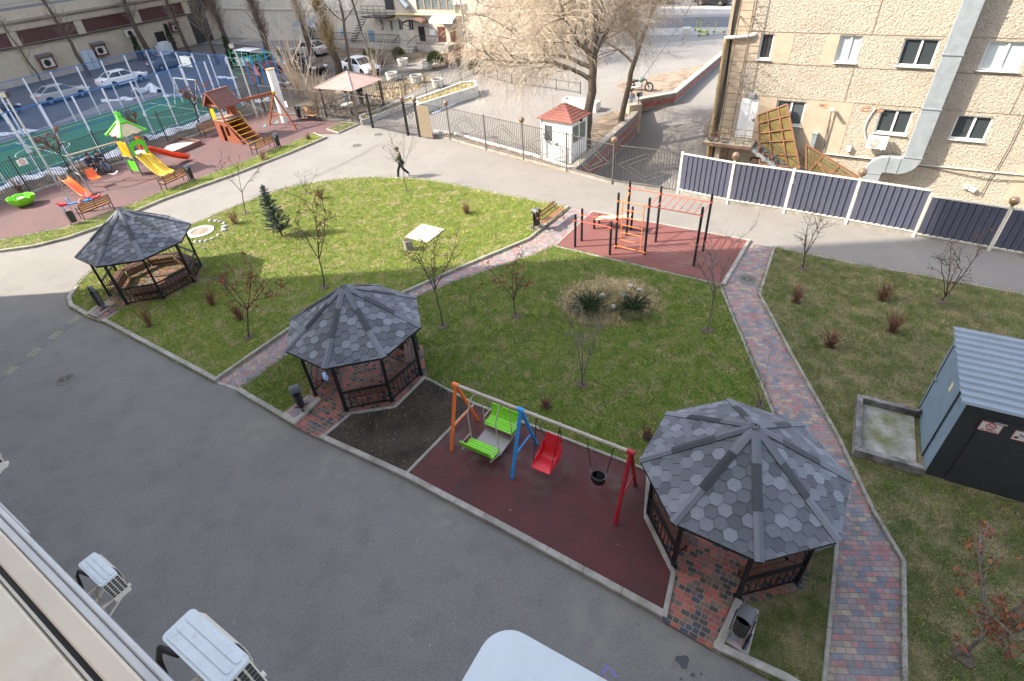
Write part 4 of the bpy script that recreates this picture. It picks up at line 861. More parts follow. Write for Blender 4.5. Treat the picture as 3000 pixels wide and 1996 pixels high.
m = MB(); m.box((-8.7, 0.085, 10.955), (16.05, 0.12, 0.05)); m.build('sill_board', BOARD, s1_, bevel=.004)
m = MB(); m.box((-8.75, -0.06, 11.02), (15.9, 0.16, 0.14)); m.build('window_frame', mat('upvc_frame', (0.60, 0.52, 0.42), rough=0.5), s1_, bevel=.01)
# lower window sills of the storeys below
for z, a, b in ((8.0, -24, -5.2), (5.0, -24, -11.5), (2.0, -30, -15)):
    m = MB(); m.box(((a+b)/2, 0.09, z), (b-a, 0.2, 0.03)); m.build('sill', ALU, t)
# outdoor units
ACW = mat('ac_white', (0.56, 0.60, 0.62), (0.50, 0.54, 0.56), sc=5, rough=0.38, c3=(0.40, 0.39, 0.36), sc3=14, lo3=.58, hi3=.8); ACB = mat('ac_beige', (0.60, 0.56, 0.49), rough=0.5); ACD = mat('ac_dark', (0.03, 0.03, 0.032), rough=.7)
def make_ac(label, L=0.80, D=0.30, Hh=0.55, ribs=3):
    t = thing('air_conditioner', label, 'air conditioner', (0, 0, 0), U, 'outdoor air conditioning units')
    m = MB(); m.box((0, 0, Hh/2-0.01), (L-0.02, D-0.02, Hh-0.02)); m.build('casing', ACB, t, bevel=.012)
    def rr_(w_, d, r, n=5): return [(sx*(w_/2-r)+r*math.cos(a), sy*(d/2-r)+r*math.sin(a)) for sx, sy, a0 in ((1, 1, 0), (-1, 1, 90), (-1, -1, 180), (1, -1, 270)) for a in [R_(a0+90*i/n) for i in range(n+1)]]
    m = MB(); m.prism(rr_(L, D, 0.05, 10), Hh-0.03, Hh); tp = m.build('top_cover', ACW, t, bevel=.006)
    m = MB()
    if ribs == 3:
        for k in (-1, 0, 1): m.prism([(x+0.0, y+k*D*0.29) for x, y in rr_(L*0.88, D*0.235, 0.03)], Hh-0.002, Hh+0.009)
    else: m.prism(rr_(L*0.84, D*0.60, 0.06, 10), Hh-0.002, Hh+0.014); m.prism(rr_(L*0.74, D*0.40, 0.05, 10), Hh+0.01, Hh+0.024)
    m.build('embossing', ACW, tp, bevel=.008)
    m = MB()
    for j in range(6):
        for i in range(4): m.box((L/2-0.006, -D*0.34+i*D*0.225, Hh*0.30+j*0.062), (0.012, D*0.16, 0.042))
    m.build('side_louvre', ACD, t)
    m = MB(); m.lathe([(0.23, 0), (0.23, 0.012)], (-L*.12, D/2-.004, Hh*.48), 24, M=Matrix.Rotation(R_(-90), 3, 'X')); m.build('fan', ACD, t)
    m = MB()
    for i in range(40): x = -L*0.42+L*0.60*i/39; m.tube([(x, D/2+.0, Hh*.06), (x, D/2+.028, Hh*.2), (x, D/2+.038, Hh*.5), (x, D/2+.028, Hh*.8), (x, D/2, Hh*.94)], 0.0035, 4)
    m.build('grille', ACB, t)
    for x in (-L*.3, L*.3): m = MB(); m.beam((x, -D/2-0.22, -0.02), (x, D/2+0.03, -0.02), 0.04); m.beam((x, -D/2-0.22, -0.30), (x, D/2-.02, -0.03), 0.03); m.build('bracket', ACB, t)
    return t
ac = make_ac('outdoor air conditioner with three long ridges on its white lid above the dark yard'); ac.location = UW(-3.44, 0.19, 7.4-.55)
ac1 = dup(ac, UW(-9.28, 0.155, 3.4-.55), U, 'cream outdoor air conditioner with dark louvred end, lower on the wall beside the sill')
p0 = on_plane(20, 1350, UW(0, .30, 0), UN); u0 = p0.dot(UD)
dup(ac, UW(u0-.88, 0.15, p0.z-.42), U, 'outdoor air conditioner of which only a pale corner shows at the left edge')
ac3 = make_ac('outdoor air conditioner showing only its large pale blue lid at the bottom edge', ribs=1); ac3.location = UW(0.10, 0.195, 11.065-.55); ac3.rotation_euler.z = U+R_(2.5)
m = MB(); m.box((-.40, -.02, .40), (.05, .2, .16)); m.build('valve_cover', mat('valve_pink', (.55, .5, .48), rough=.5), ac3, bevel=.02)
for o_, pts in ((ac, [(-0.28, -.14, .35), (-0.46, -.2, .38), (-0.52, -.26, .2), (-.45, -.34, -.1), (-.3, -.42, -.2)]), (ac1, [(-0.2, -.14, .35), (-0.42, -.2, .40), (-0.5, -.26, .25), (-.42, -.34, .0)])):
    m = MB(); m.tube(pts, 0.028, 8); m.build('hose', BLACK, o_, smooth=60)
    m = MB(); m.tube([(0.1, -.16, .3), (-.05, -.24, .1), (.0, -.3, -.2), (.15, -.38, -.35)], 0.012, 6); m.build('pipe', mat('pipe_tan', (0.42, 0.33, 0.2), rough=.6), o_, smooth=60)
# ------------------------------------------------------------------ plants of the garden
def rand_dir(d, a):
    o = d.orthogonal().normalized(); o2 = d.cross(o); t = random.uniform(0, 2*math.pi); s_ = math.sin(a); return (d*math.cos(a)+(o*math.cos(t)+o2*math.sin(t))*s_).normalized()
def limb(mb, p, d, L, r0, r1, n=4, seg=5, wob=0.10, up=0.0):
    pts = [p]; dd = d.copy()
    for i in range(seg):
        dd = (dd+Vector((random.gauss(0, wob), random.gauss(0, wob), random.gauss(0, wob)+up))).normalized(); pts.append(pts[-1]+dd*(L/seg))
    mb.tube(pts, [r0+(r1-r0)*i/seg for i in range(seg+1)], n, caps=False); return pts, dd
def leaf(mb, p, s_):
    a = Vector((random.gauss(0, 1), random.gauss(0, 1), random.gauss(-.6, .6))).normalized(); b = a.orthogonal().normalized(); b = (b+a.cross(b)*random.uniform(-1, 1)).normalized()
    mb.add([p, p+a*s_*.5+b*s_*.22, p+a*s_, p+a*s_*.5-b*s_*.22], [(0, 1, 2, 3)])
def sapling(label, base, top, fork=0.33, nl=3, spread=0.5, leaves=0, r=0.032, tw=5, ratio=0.5, bark=None, name='young_tree', z0=0.07, lsz=0.10, group='young trees on the lawns'):
    g = G(base[0], base[1], z0); n = Vector((g.x, g.y, 0)).normalized(); tip = on_plane(top[0], top[1], g, n); v = tip-g; h = v.length
    t = thing(name, label, 'tree', g, 0, group)
    m = MB(); m2 = MB(); lf = MB(); d = v.normalized()
    d0 = (d+Vector((random.gauss(0, .04), random.gauss(0, .04), 0))).normalized()
    tr, dd = limb(m, Vector((0, 0, -.03)), d0, h*fork, r, r*.75, 7, 5, .035)
    ends = []
    for k in range(nl):
        a = 2*math.pi*k/nl+random.uniform(-.4, .4); sp = spread*random.uniform(.55, 1.1) if nl > 1 else .05
        td = v*1.0+Vector((math.cos(a), math.sin(a), 0))*h*sp*.55; td = (td-tr[-1])
        L = td.length*random.uniform(.8, 1.0)
        pts, _ = limb(m, tr[-1], td.normalized(), L*.9, r*.68, r*.22, 5, 7, .07, .03)
        for j in range(tw):
            q = random.randint(2, 7); p = pts[q]; dr = rand_dir((pts[q]-pts[q-1]).normalized(), R_(random.uniform(25, 60)))
            tp, d2 = limb(m2, p, dr, h*random.uniform(.12, .30), r*.32, r*.14, 4, 4, .16, .04); ends.append(tp)
            for _ in range(4):
                q2 = random.randint(1, 4); tp2, _d = limb(m2, tp[q2], rand_dir(d2, R_(45)), h*random.uniform(.06, .15), r*.19, r*.10, 3, 3, .2, .05); ends.append(tp2)
    m.build('trunk', bark or BARKL, t, smooth=60); m2.build('twigs', bark or BARKL, t)
    m = MB(); k = 14; sr = .2; m.add([(0, 0, .03)]+[(sr*random.uniform(.65, 1.25)*math.cos(i*2*math.pi/k), sr*random.uniform(.65, 1.25)*math.sin(i*2*math.pi/k), .02) for i in range(k)], [(0, 1+i, 1+(i+1) % k) for i in range(k)]); m.build('soil_ring', mat('mulch', (.06, .045, .033), (.13, .10, .075), sc=14, rough=1, bump=.02, bsc=20), t)
    if leaves:
        for _ in range(leaves):
            e = random.choice(ends); p = random.choice(e[1:])
            for _ in range(random.randint(2, 5)): leaf(lf, p+Vector((random.gauss(0, .03), random.gauss(0, .03), random.gauss(-.01, .03))), lsz*random.uniform(.6, 1.2))
        lf.build('leaves', LEAFB, t)
    return t
sapling('young tree hung with brown dead leaves between the two left gazebos', (729, 988), (690, 790), .42, 4, 1.0, 150, .034, 7)
sapling('leaning young tree with a few brown leaves behind the middle gazebo', (950, 842), (912, 600), .36, 4, .75, 60, .034, 6)
sapling('young tree with sparse leaves standing where the paver path meets the middle lawn', (1298, 955), (1272, 705), .45, 5, .55, 40, .03, 6)
sapling('low young tree with curled brown leaves below the paver path bench', (1511, 925), (1478, 765), .28, 4, .75, 90, .028, 5)
sapling('forked bare young tree in front of the straw mound', (1706, 1128), (1715, 900), .12, 3, .6, 0, .034, 8, bark=mat('pale_bark', (0.2, 0.17, 0.145), (0.12, 0.1, 0.085), sc=10, rough=.9))
sapling('bare young tree beside the lower corner of the exercise mat', (2073, 968), (2108, 715), .45, 4, .7, 6, .033, 7, bark=MATS['pale_bark'])
sapling('thin bare young tree on the lawn edge next to the road opposite the seesaw', (720, 626), (682, 455), .4, 3, .8, 10, .028, 6)
sapling('thin young tree at the top of the lawn in front of the walking person', (1192, 558), (1165, 402), .42, 5, .8, 4, .02, 6)
sapling('bare young tree at the road corner of the right lawn', (2352, 786), (2378, 628), .3, 4, .8, 0, .03, 7)
sapling('bare many branched young tree near the right lawn kerb by the road', (2757, 884), (2862, 712), .12, 5, .75, 18, .03, 8)
sapling('bent young tree with rusty leaves at the lower right corner', (2822, 1920), (2975, 1690), .34, 4, .62, 120, .05, 8, bark=MATS['pale_bark'], lsz=.14)
sapling('thin leafless whip of a tree behind the nearest gazebo', (2228, 1188), (2240, 1050), .05, 3, .5, 0, .016, 4)
sapling('small bare bushy tree at the road edge of the sunlit lawn', (899, 566), (885, 496), .06, 5, 1.1, 0, .016, 4)
sapling('leafy brown young tree rising behind the playground fence above the seated person', (205, 500), (150, 395), .5, 4, .7, 140, .06, 6, lsz=.14, group='young trees behind the playground fence')
sapling('brown leaved young tree behind the green turret of the slide tower', (400, 412), (375, 330), .45, 4, .7, 110, .05, 6, lsz=.14, group='young trees behind the playground fence')
sapling('brown leaved young tree between the court and the wooden playhouse', (582, 362), (562, 258), .5, 4, .8, 130, .06, 6, lsz=.14, group='young trees behind the playground fence')
STEM = mat('shrub_stems', (0.27, 0.135, 0.075), (0.15, 0.075, 0.05), sc=9, rough=.9); STEMP = mat('shrub_stems_pale', (0.36, 0.23, 0.14), (0.24, 0.14, 0.09), sc=9, rough=.9)
def shrub(label, base, h, w_, n=75, mt=None, z0=0.07, r=0.011, name='twiggy_shrub', group='leafless shrubs on the lawns'):
    g = G(base[0], base[1], z0); t = thing(name, label, 'shrub', g, 0, group); m = MB()
    for _ in range(n):
        a = random.uniform(0, 2*math.pi); sp = abs(random.gauss(0, .5)); d = Vector((math.cos(a)*sp*w_/h, math.sin(a)*sp*w_/h, 1)).normalized()
        p = Vector((math.cos(a)*.05*random.random(), math.sin(a)*.05*random.random(), -.02)); L = h*random.uniform(.6, 1.3)
        pts, dd = limb(m, p, d, L, r, r*.45, 3, 4, .07, .03)
        if random.random() < .6: limb(m, pts[random.randint(1, 3)], rand_dir(dd, R_(28)), L*.4, r*.6, r*.4, 3, 2, .1, .05)
    m.build('stems', mt or STEM, t)
    m = MB(); k = 12; m.add([(0, 0, .035)]+[(.17*random.uniform(.7, 1.2)*math.cos(i*2*math.pi/k), .17*random.uniform(.7, 1.2)*math.sin(i*2*math.pi/k), .004) for i in range(k)], [(0, 1+i, 1+(i+1) % k) for i in range(k)]); m.build('soil_ring', SOIL, t)
    return t
shrub('leafless reddish shrub on the right lawn nearest the paver path', (2333, 885), .62, .5); shrub('leafless reddish shrub on the right lawn, the one nearest the road', (2584, 878), .62, .55)
shrub('leafless reddish shrub in the middle of the right lawn', (2612, 972), .7, .45); shrub('leafless reddish shrub on the right lawn, the one lowest toward the shed', (2430, 1015), .66, .5)
shrub('leafless brown shrub in shade at the front corner of the gazebo near the playground', (440, 955), .75, .28, 34); shrub('reddish shrub with dead leaves in shade right of the left gazebo', (624, 892), .62, .5, 60); shrub('fox red shrub under the brown leaved young tree', (704, 935), .62, .5, 60)
shrub('dry brown shrub stub on the lawn above the blue swing legs', (1601, 1192), .42, .35, 40); shrub('dry orange twigs on the lawn at the back corner of the nearest gazebo', (1896, 1282), .5, .25, 30)
shrub('pale orange shrub in the sun behind the white well ring', (690, 656), .62, .5, 60, STEMP); shrub('pale orange shrub beside the small bare tree at the road edge', (940, 582), .6, .45, 55, STEMP); shrub('pale orange shrub at the right side of the sunlit lawn', (1367, 625), .62, .5, 55, STEMP)
shrub('pale twiggy shrub on the verge below the playhouse bench', (772, 468), .55, .5, 50, STEMP, .08); shrub('small dark shrub at the tip of the verge by the drive', (905, 408), .4, .5, 40, None, .08)
shrub('dry twigs in the small fenced bed beside the left fence', (60, 562), .9, .7, 40, None, .0)
shrub('leafless shrub seen through the railing of the left gazebo', (385, 790), .6, .5, 50, STEMP)
# conifers
def needles(mb, p, d, L, n=7, w_=0.006):
    for _ in range(n):
        e = rand_dir(d, R_(random.uniform(8, 50))); o = e.orthogonal().normalized()*w_
        mb.add([p-o, p+o, p+e*L*random.uniform(.6, 1.1)], [(0, 1, 2)])
SPR = mat('spruce_needles', (0.075, 0.105, 0.075), (0.14, 0.175, 0.14), sc=7, rough=.8); JUN = mat('juniper_needles', (0.016, 0.036, 0.010), (0.035, 0.062, 0.016), sc=7, rough=.85)
def conifer(label, base, top, wd, sc=1.0):
    g = G(base[0], base[1], .07); n = Vector((g.x, g.y, 0)).normalized(); tip = on_plane(top[0], top[1], g, n)-g
    t = thing('spruce_tree', label, 'tree', g); m = MB(); m.tube([(0, 0, -.03), tip*.5, tip], [.05, .035, .006], 6); m.build('trunk', BARKL, t)
    m = MB(); m2 = MB()
    for i in range(230):
        f = random.uniform(.07, 1)**1.15; p = tip*f; rad = wd*(1-f)**.75*random.uniform(.3, 1.12)+.03; a = random.uniform(0, 6.283)
        d = Vector((math.cos(a), math.sin(a), random.uniform(.0, 1.1))).normalized(); k = max(2, int(rad/.045))
        for j in range(k+1):
            q = p+d*rad*j/k; s_ = .10 if j > k*.3 else .06
            needles(m, q, (d+Vector((0, 0, .2))).normalized(), s_, 9, .007)
            if j > 0:
                for sg in (-1, 1): needles(m, q, (d+d.cross(Vector((0, 0, 1)))*sg*.9).normalized(), s_*.9, 5, .007)
        m2.tube([p, p+d*rad], [.008, .003], 3, caps=False)
    needles(m, tip*.99, Vector((0, 0, 1)), .16, 10)
    m.build('crown', SPR, t); m2.build('branches', BARKL, t)
conifer('small blue-green spruce leaning left on the sunlit lawn', (826, 690), (768, 546), .78)
def juniper(label, base, wd, hh):
    g = G(base[0], base[1], .42); t = thing('juniper_bush', label, 'shrub', g, 0, 'dark junipers on the mound'); m = MB()
    for i in range(170):
        a = random.uniform(0, 6.283); L = wd*random.uniform(.45, 1.05); p = Vector((0, 0, 0)); d = Vector((math.cos(a), math.sin(a), random.uniform(.15, 1.1)*hh/wd)).normalized(); k = int(L/.045)
        for j in range(k):
            d = (d+Vector((random.gauss(0, .12), random.gauss(0, .12), random.gauss(-.01, .09)))).normalized(); p = p+d*.045; needles(m, p, rand_dir(d, .5), .06, 8, .006)
    m.build('foliage', JUN, t)
juniper('dark green juniper on the left side of the straw covered mound', (1725, 898), .85, .75); juniper('dark green juniper on the right side of the straw covered mound', (1853, 902), .75, .8)
# the mound
mc = G(1785, 885, 0.07); m = MB(); nr, na = 12, 40; vs = []
for i in range(nr+1):
    for j in range(na):
        f = i/nr; a = j*2*math.pi/na; rr = 1.0+.10*math.sin(3*a+1)+.06*math.sin(5*a); x = mc.x+2.05*f*rr*math.cos(a); y = mc.y+0.1+1.75*f*rr*math.sin(a)
        vs.append((x, y, .06+.46*(math.cos(math.pi*f)*.5+.5)+(random.uniform(-.025, .025) if f < .9 else -.02*f)))
m.add(vs, [(i*na+j, i*na+(j+1) % na, (i+1)*na+(j+1) % na, (i+1)*na+j) for i in range(nr) for j in range(na)])
STRAW = mat('straw_ground', (0.16, 0.125, 0.06), (0.26, 0.21, 0.12), sc=4, rough=1, bump=.03, bsc=25, c3=(0.08, 0.09, 0.03), sc3=1.3, lo3=.55)
struct(m.build('mound', TURFD, smooth=60))
ROCK = mat('rock', (0.40, 0.38, 0.36), (0.28, 0.265, 0.25), sc=9, rough=.9, bump=.01, bsc=20)
def rock(label, px, r, z=0.1, sc=(1, .75, .6), mt=None, group='stones on the lawns'):
    g = G(px[0], px[1], z); m = MB(); bm_ = bmesh.new(); bmesh.ops.create_icosphere(bm_, subdivisions=2, radius=r)
    sx = [random.uniform(-.5, .5) for _ in range(6)]
    for v in bm_.verts: v.co = Vector((v.co.x*sc[0]*(1+.25*math.sin(v.co.y*3/r+sx[0])), v.co.y*sc[1]*(1+.25*math.sin(v.co.x*2/r+sx[1])), v.co.z*sc[2]))
    me = bpy.data.meshes.new('rock'); bm_.to_mesh(me); bm_.free(); me.materials.append(mt or ROCK)
    o = bpy.data.objects.new('rock', me); COL.objects.link(o); o.location = g; o.rotation_euler = (random.uniform(-.2, .2), random.uniform(-.2, .2), random.uniform(0, 6)); return tag(o, label, 'rock', group)
rock('pale rounded rock lying between the two junipers on the mound', (1765, 868), .16, .5, mt=WHITE and mat('pale_rock', (0.36, 0.345, 0.33), (0.26, 0.25, 0.245), sc=6, rough=.9)); rock('pale rock at the upper edge of the right juniper on the mound', (1829, 866), .14, .5, mt=MATS['pale_rock'])
for px, lb, r in (((1771, 843), 'flat grey rock at the left crest of the mound', .14), ((1848, 838), 'grey rock at the right crest of the mound', .12), ((1797, 898), 'small pale rock low between the junipers', .12), ((1804, 862), 'small grey rock in the middle of the mound crest', .09), ((1873, 850), 'grey rock on the right flank of the mound', .11)): rock(lb, px, r, .45)
for i, (x, y) in enumerate(((616, 647), (632, 648), (645, 650), (656, 655), (660, 665), (655, 675), (640, 690), (622, 700), (605, 706), (588, 708), (572, 709))):
    rock('whitish border stone in the arc around the well ring', (x, y), .13 if i not in (4, 5) else .19, .08, mt=MATS['pale_rock'], group='border stones around the well ring')
# ------------------------------------------------------------------ grass
def grass(name, poly, dens, hgt, wid, mt, holes=(), z=0.065, lean=.6, edge=False):
    P = np.array([(p[0], p[1]) for p in poly]); lo, hi = P.min(0), P.max(0); lo = np.maximum(lo, [-60, 1]); hi = np.minimum(hi, [32, 90])
    n = int(dens*np.prod(hi-lo)); Q = rng.uniform(lo, hi, (n, 2)); Q = Q[in_poly_np(Q, [tuple(p) for p in P])]
    for h in holes: Q = Q[~in_poly_np(Q, [(p[0], p[1]) for p in h])]
    e0 = [np.zeros((0, 2))]                                     # longer tufts over the edge
    for i in range(len(P)):
        u, v = P[i-1], P[i]; k = int(min(np.hypot(*(v-u)), 40)*70*min(1, dens/900)); f = rng.uniform(0, 1, (k, 1)); e0.append(u+(v-u)*f+rng.normal(0, .035, (k, 2)))
    e0 = np.concatenate(e0)
    for h in holes: e0 = e0[~in_poly_np(e0, [(p[0], p[1]) for p in h])]
    Q = np.concatenate([Q, e0]) if edge else Q; mk = np.zeros(len(Q), bool); mk[len(Q)-(len(e0) if edge else 0):] = True
    # keep what the picture can show
    C3 = np.concatenate([Q, np.full((len(Q), 1), -HC)], 1); zc = C3 @ np.array(_F); xc = C3 @ np.array(CR)/zc; yc = C3 @ np.array(CU)/zc
    ok = (np.abs(xc) < 1.0) & (np.abs(yc) < .68) & (zc > 0); Q = Q[ok]; mk = mk[ok]; n = len(Q)
    clump = np.sin(Q[:, 0]*5.1+2*np.sin(Q[:, 1]*3.3))*np.sin(Q[:, 1]*5.7+2*np.sin(Q[:, 0]*2.9))+.7*np.sin(Q[:, 0]*13+3*np.sin(Q[:, 1]*9))*np.sin(Q[:, 1]*12+Q[:, 0])
    a = rng.uniform(0, 2*np.pi, n); L = hgt*rng.uniform(.5, 1.2, n)*(1+.3*clump); L[mk] *= 1.6; w_ = wid*rng.uniform(.7, 1.3, n); b = rng.uniform(0, 2*np.pi, n); ln = rng.uniform(.1, 1, n)*lean
    V = np.zeros((n, 3, 3)); V[:, 0, 0] = Q[:, 0]-np.cos(a)*w_; V[:, 0, 1] = Q[:, 1]-np.sin(a)*w_; V[:, 1, 0] = Q[:, 0]+np.cos(a)*w_; V[:, 1, 1] = Q[:, 1]+np.sin(a)*w_; V[:, :2, 2] = z
    V[:, 2, 0] = Q[:, 0]+np.cos(b)*L*ln; V[:, 2, 1] = Q[:, 1]+np.sin(b)*L*ln; V[:, 2, 2] = z+L*np.sqrt(np.maximum(.1, 1-ln**2*.8))
    me = bpy.data.meshes.new(name); me.vertices.add(3*n); me.vertices.foreach_set('co', V.ravel()); me.loops.add(3*n); me.loops.foreach_set('vertex_index', np.arange(3*n, dtype=np.int32)); me.polygons.add(n); me.polygons.foreach_set('loop_start', np.arange(0, 3*n, 3, dtype=np.int32)); me.polygons.foreach_set('loop_total', np.full(n, 3, np.int32)); me.attributes.new('tint', 'FLOAT', 'FACE').data.foreach_set('value', ((rng.uniform(.45, 1.0, n)+rng.uniform(0, 1.1, n)**3)*(1+.22*clump)).astype(np.float32)); me.materials.append(mt); me.update(calc_edges=True)
    o = bpy.data.objects.new(name, me); COL.objects.link(o); return stuff(o)
GRS = mat('grass_blades_sunlit', (0.21, 0.30, 0.015), (0.37, 0.385, 0.055), sc=2.8, rough=.75, c3=(0.56, 0.47, 0.22), sc3=1.5, lo3=.5, hi3=.72, tint=True); GRD = mat('grass_blades_dry', (0.08, 0.175, 0.008), (0.175, 0.215, 0.028), sc=2.2, rough=.8, c3=(0.38, 0.305, 0.15), sc3=1.8, lo3=.43, hi3=.66, tint=True)  # sunlit lawns: sunlight put into the first, brighter and yellower blade colour
GRSH = mat('grass_blades_shaded', (0.066, 0.16, 0.006), (0.165, 0.215, 0.02), sc=2.6, rough=.8, c3=(0.40, 0.32, 0.15), sc3=1.9, lo3=.5, hi3=.7, tint=True)  # middle lawn: its shade put into a darker blade colour
oct_ = [octagon(c, 2.05) for c in g_]
grass('grass', LAWN1, 1000, .06, .011, GRS, [ENT[0], oct_[2], GP([(1185, 696), (1236, 655), (1305, 672), (1252, 714)])], edge=True)
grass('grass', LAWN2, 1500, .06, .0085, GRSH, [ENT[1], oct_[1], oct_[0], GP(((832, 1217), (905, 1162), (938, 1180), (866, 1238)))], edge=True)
sh_poly = [A-dA*1.62+nA*depth*.8, A-dA*1.62-nA*.12, A-nA*.12, A+dA*LS, A+dA*LS+nA*depth, A+nA*depth]
grass('grass', LAWN3, 1500, .06, .008, GRD, [sh_poly], edge=True); grass('grass', LAWN4, 2200, .05, .005, GRD, [oct_[0], PADS[2]], edge=True)
grass('grass', VERGE_U+VERGE_L[::-1], 700, .06, .010, GRS, z=.08, edge=True); grass('grass', VERGE2, 600, .05, .01, GRD, z=.08)
STB = mat('straw_blades', (0.47, 0.36, 0.17), (0.60, 0.48, 0.26), sc=5, rough=.9, c3=(0.12, 0.13, 0.04), sc3=1.4, lo3=.58, tint=True)
# dry grass on the mound, following its dome
o = grass('dry_grass', [(mc.x+2.1*math.cos(i*.3), mc.y+.1+1.8*math.sin(i*.3)) for i in range(21)], 5200, .15, .007, STB, holes=[[(g0_.x+.45*math.cos(i*.6), g0_.y+.40*math.sin(i*.6)) for i in range(10)] for g0_ in (G(1725, 905, .42), G(1853, 908, .42))], z=0.0, lean=1.0)
nv = len(o.data.vertices); co = np.zeros(3*nv); o.data.vertices.foreach_get('co', co); co = co.reshape(-1, 3); bb = co.reshape(-1, 3, 3)[:, :2].mean(1)
f_ = np.clip(np.hypot((bb[:, 0]-mc.x)/2.05, (bb[:, 1]-mc.y-.1)/1.75), 0, 1); keep_ = np.repeat(rng.uniform(0, 1, len(f_)) > (f_-.35)*1.5, 3); co[~keep_, 2] -= .6; co[:, 2] += np.repeat(.05+.46*(np.cos(np.pi*f_)*.5+.5), 3); o.data.vertices.foreach_set('co', co.ravel())
SOB = mat('weeds', (0.13, 0.12, 0.06), (0.22, 0.18, 0.11), sc=6, rough=1, c3=(0.06, 0.09, 0.02), sc3=2, tint=True)
grass('weeds', BED, 260, .10, .006, SOB, z=.08, lean=.95)
grass('dry_weeds', GP([(1105, 268), (1195, 232), (1290, 225), (1225, 262), (1130, 300), (1085, 290)]), 30, .25, .03, STB, z=.01)
# fallen leaves and pale bits on lawns and mats
LIT = mat('fallen_leaves', (0.34, 0.29, 0.22), (0.22, 0.15, 0.09), sc=3, rough=.9)
m = MB()
for poly, n, z in ((LAWN1, 260, .13), (LAWN2, 330, .115), (LAWN3, 240, .115), (LAWN4, 30, .1), (BED, 130, .10), (SWP, 26, .084), (EX, 8, .04)):
    xs = [p[0] for p in poly]; ys = [p[1] for p in poly]; k = 0
    while k < n:
        x, y = random.uniform(max(min(xs), -25), min(max(xs), 24)), random.uniform(max(min(ys), 3), max(ys))
        if in_poly(x, y, poly): leaf(m, Vector((x, y, z)), random.uniform(.03, .085)); k += 1
stuff(m.build('leaf_litter', LIT))
# ------------------------------------------------------------------ fences
def pt_at(pts, s_):
    for a, b in zip(pts, pts[1:]):
        L = (b-a).length
        if s_ <= L: return a.lerp(b, s_/L)
        s_ -= L
    return pts[-1]
def bar_panel(t, a, b, h, mt, step=0.14, z0=0.12, diamond=0, name='panel', rb=0.0115, rail=0.034, bottom=True):
    m = MB(); d = (b-a).normalized(); L = (b-a).length
    m.beam((a.x, a.y, h), (b.x, b.y, h), rail)
    if bottom: m.beam((a.x, a.y, z0), (b.x, b.y, z0), rail)
    n = max(2, round(L/step))
    for i in range(1, n): p = a.lerp(b, i/n); m.beam((p.x, p.y, z0), (p.x, p.y, h), rb*2)
    if diamond:
        nn = Vector((d.y, -d.x, 0))*0.02; c = (a+b)/2+nn; zc = (h+z0)/2-.02
        for k in ((0.76, 0.42), (0.52, 0.28)) if diamond == 2 else ((.7, .38),):
            hz, hx = (h-z0)/2*k[0], L*k[1]
            q = [(c.x, c.y, zc+hz), (c.x+d.x*hx, c.y+d.y*hx, zc), (c.x, c.y, zc-hz), (c.x-d.x*hx, c.y-d.y*hx, zc)]
            for i in range(4): m.beam(q[i], q[(i+1) % 4], 0.032, 0.02)
    return m.build(name, mt, t)
def post(t, p, h, mt, w_=0.06, name='post', z0=0.0):
    m = MB(); m.box((p.x, p.y, (h+z0)/2), (w_, w_, h-z0), TH); m.lathe([(w_*.7, h), (1e-6, h+.05)], (p.x, p.y, 0), 4); return m.build(name, mt, t)
GLASSG = mat('smoked_globe', (0.20, 0.115, 0.06), (0.15, 0.085, 0.045), sc=3, rough=0.08, spec=.9, coat=.6)
def globe(label, p, z):
    t = thing('globe_lamp', label, 'lamp', (p.x, p.y, z), 0, 'smoked globe lamps on fence posts'); m = MB(); m.sphere((0, 0, 0.15), 0.17, 16); m.build('globe', GLASSG, t, smooth=60)
    m = MB(); m.lathe([(0.035, -.10), (0.06, -0.02), (0.07, 0.0), (0.05, .02)], n=10); m.build('socket', mat('brass', (0.35, 0.24, 0.1), rough=.4, metal=.6), t)
# metal fence to the alley
FP = GP([(1234, 397), (1320, 411), (1425, 441), (1534, 470), (1660, 503), (1793, 540), (1985, 567)])
t = thing('metal_fence', 'grey metal fence with double diamond motifs between drive and alley', 'fence', (0, 0, 0))
for i, (a, b) in enumerate(zip(FP, FP[1:])): bar_panel(t, a, b, 2.08, IRON, .145, .2, 2 if i else 0)
for i, p in enumerate(FP[1:-1]): post(t, p, 2.15, IRON, .07, z0=-.1)
for (x, y), lb in (((1320, 411), 'brown globe lamp on the fence post next to the beige board'), ((1534, 470), 'brown globe lamp on the fence post left of the guard booth'), ((1793, 540), 'brown globe lamp on the fence post in front of the brick ramp wall')): p = G(x, y); globe(lb, p, 2.18)
kerb([p for p in FP], .22, .17, 1, z0=-1.8)
t = thing('corrugated_panel', 'beige corrugated sheet panel standing in the fence beside the gate', 'panel', G(1234, 399, .1), ang(FP[0], FP[1])); L = (G(1270, 404)-G(1234, 399)).length
m = MB(); k = 16
pr = [(i*L/k, (0.012 if i % 2 else -0.012)) for i in range(k+1)]; vs = [(x, y-.04, z) for z in (0, 2.02) for x, y in pr]; m.add(vs, [(i, i+1, k+2+i, k+1+i) for i in range(k)]); o = m.build('sheet', mat('beige_sheet', (0.27, 0.22, 0.15), (0.24, 0.19, 0.13), sc=4, rough=.55), t); o.modifiers.new('s', 'SOLIDIFY').thickness = .004
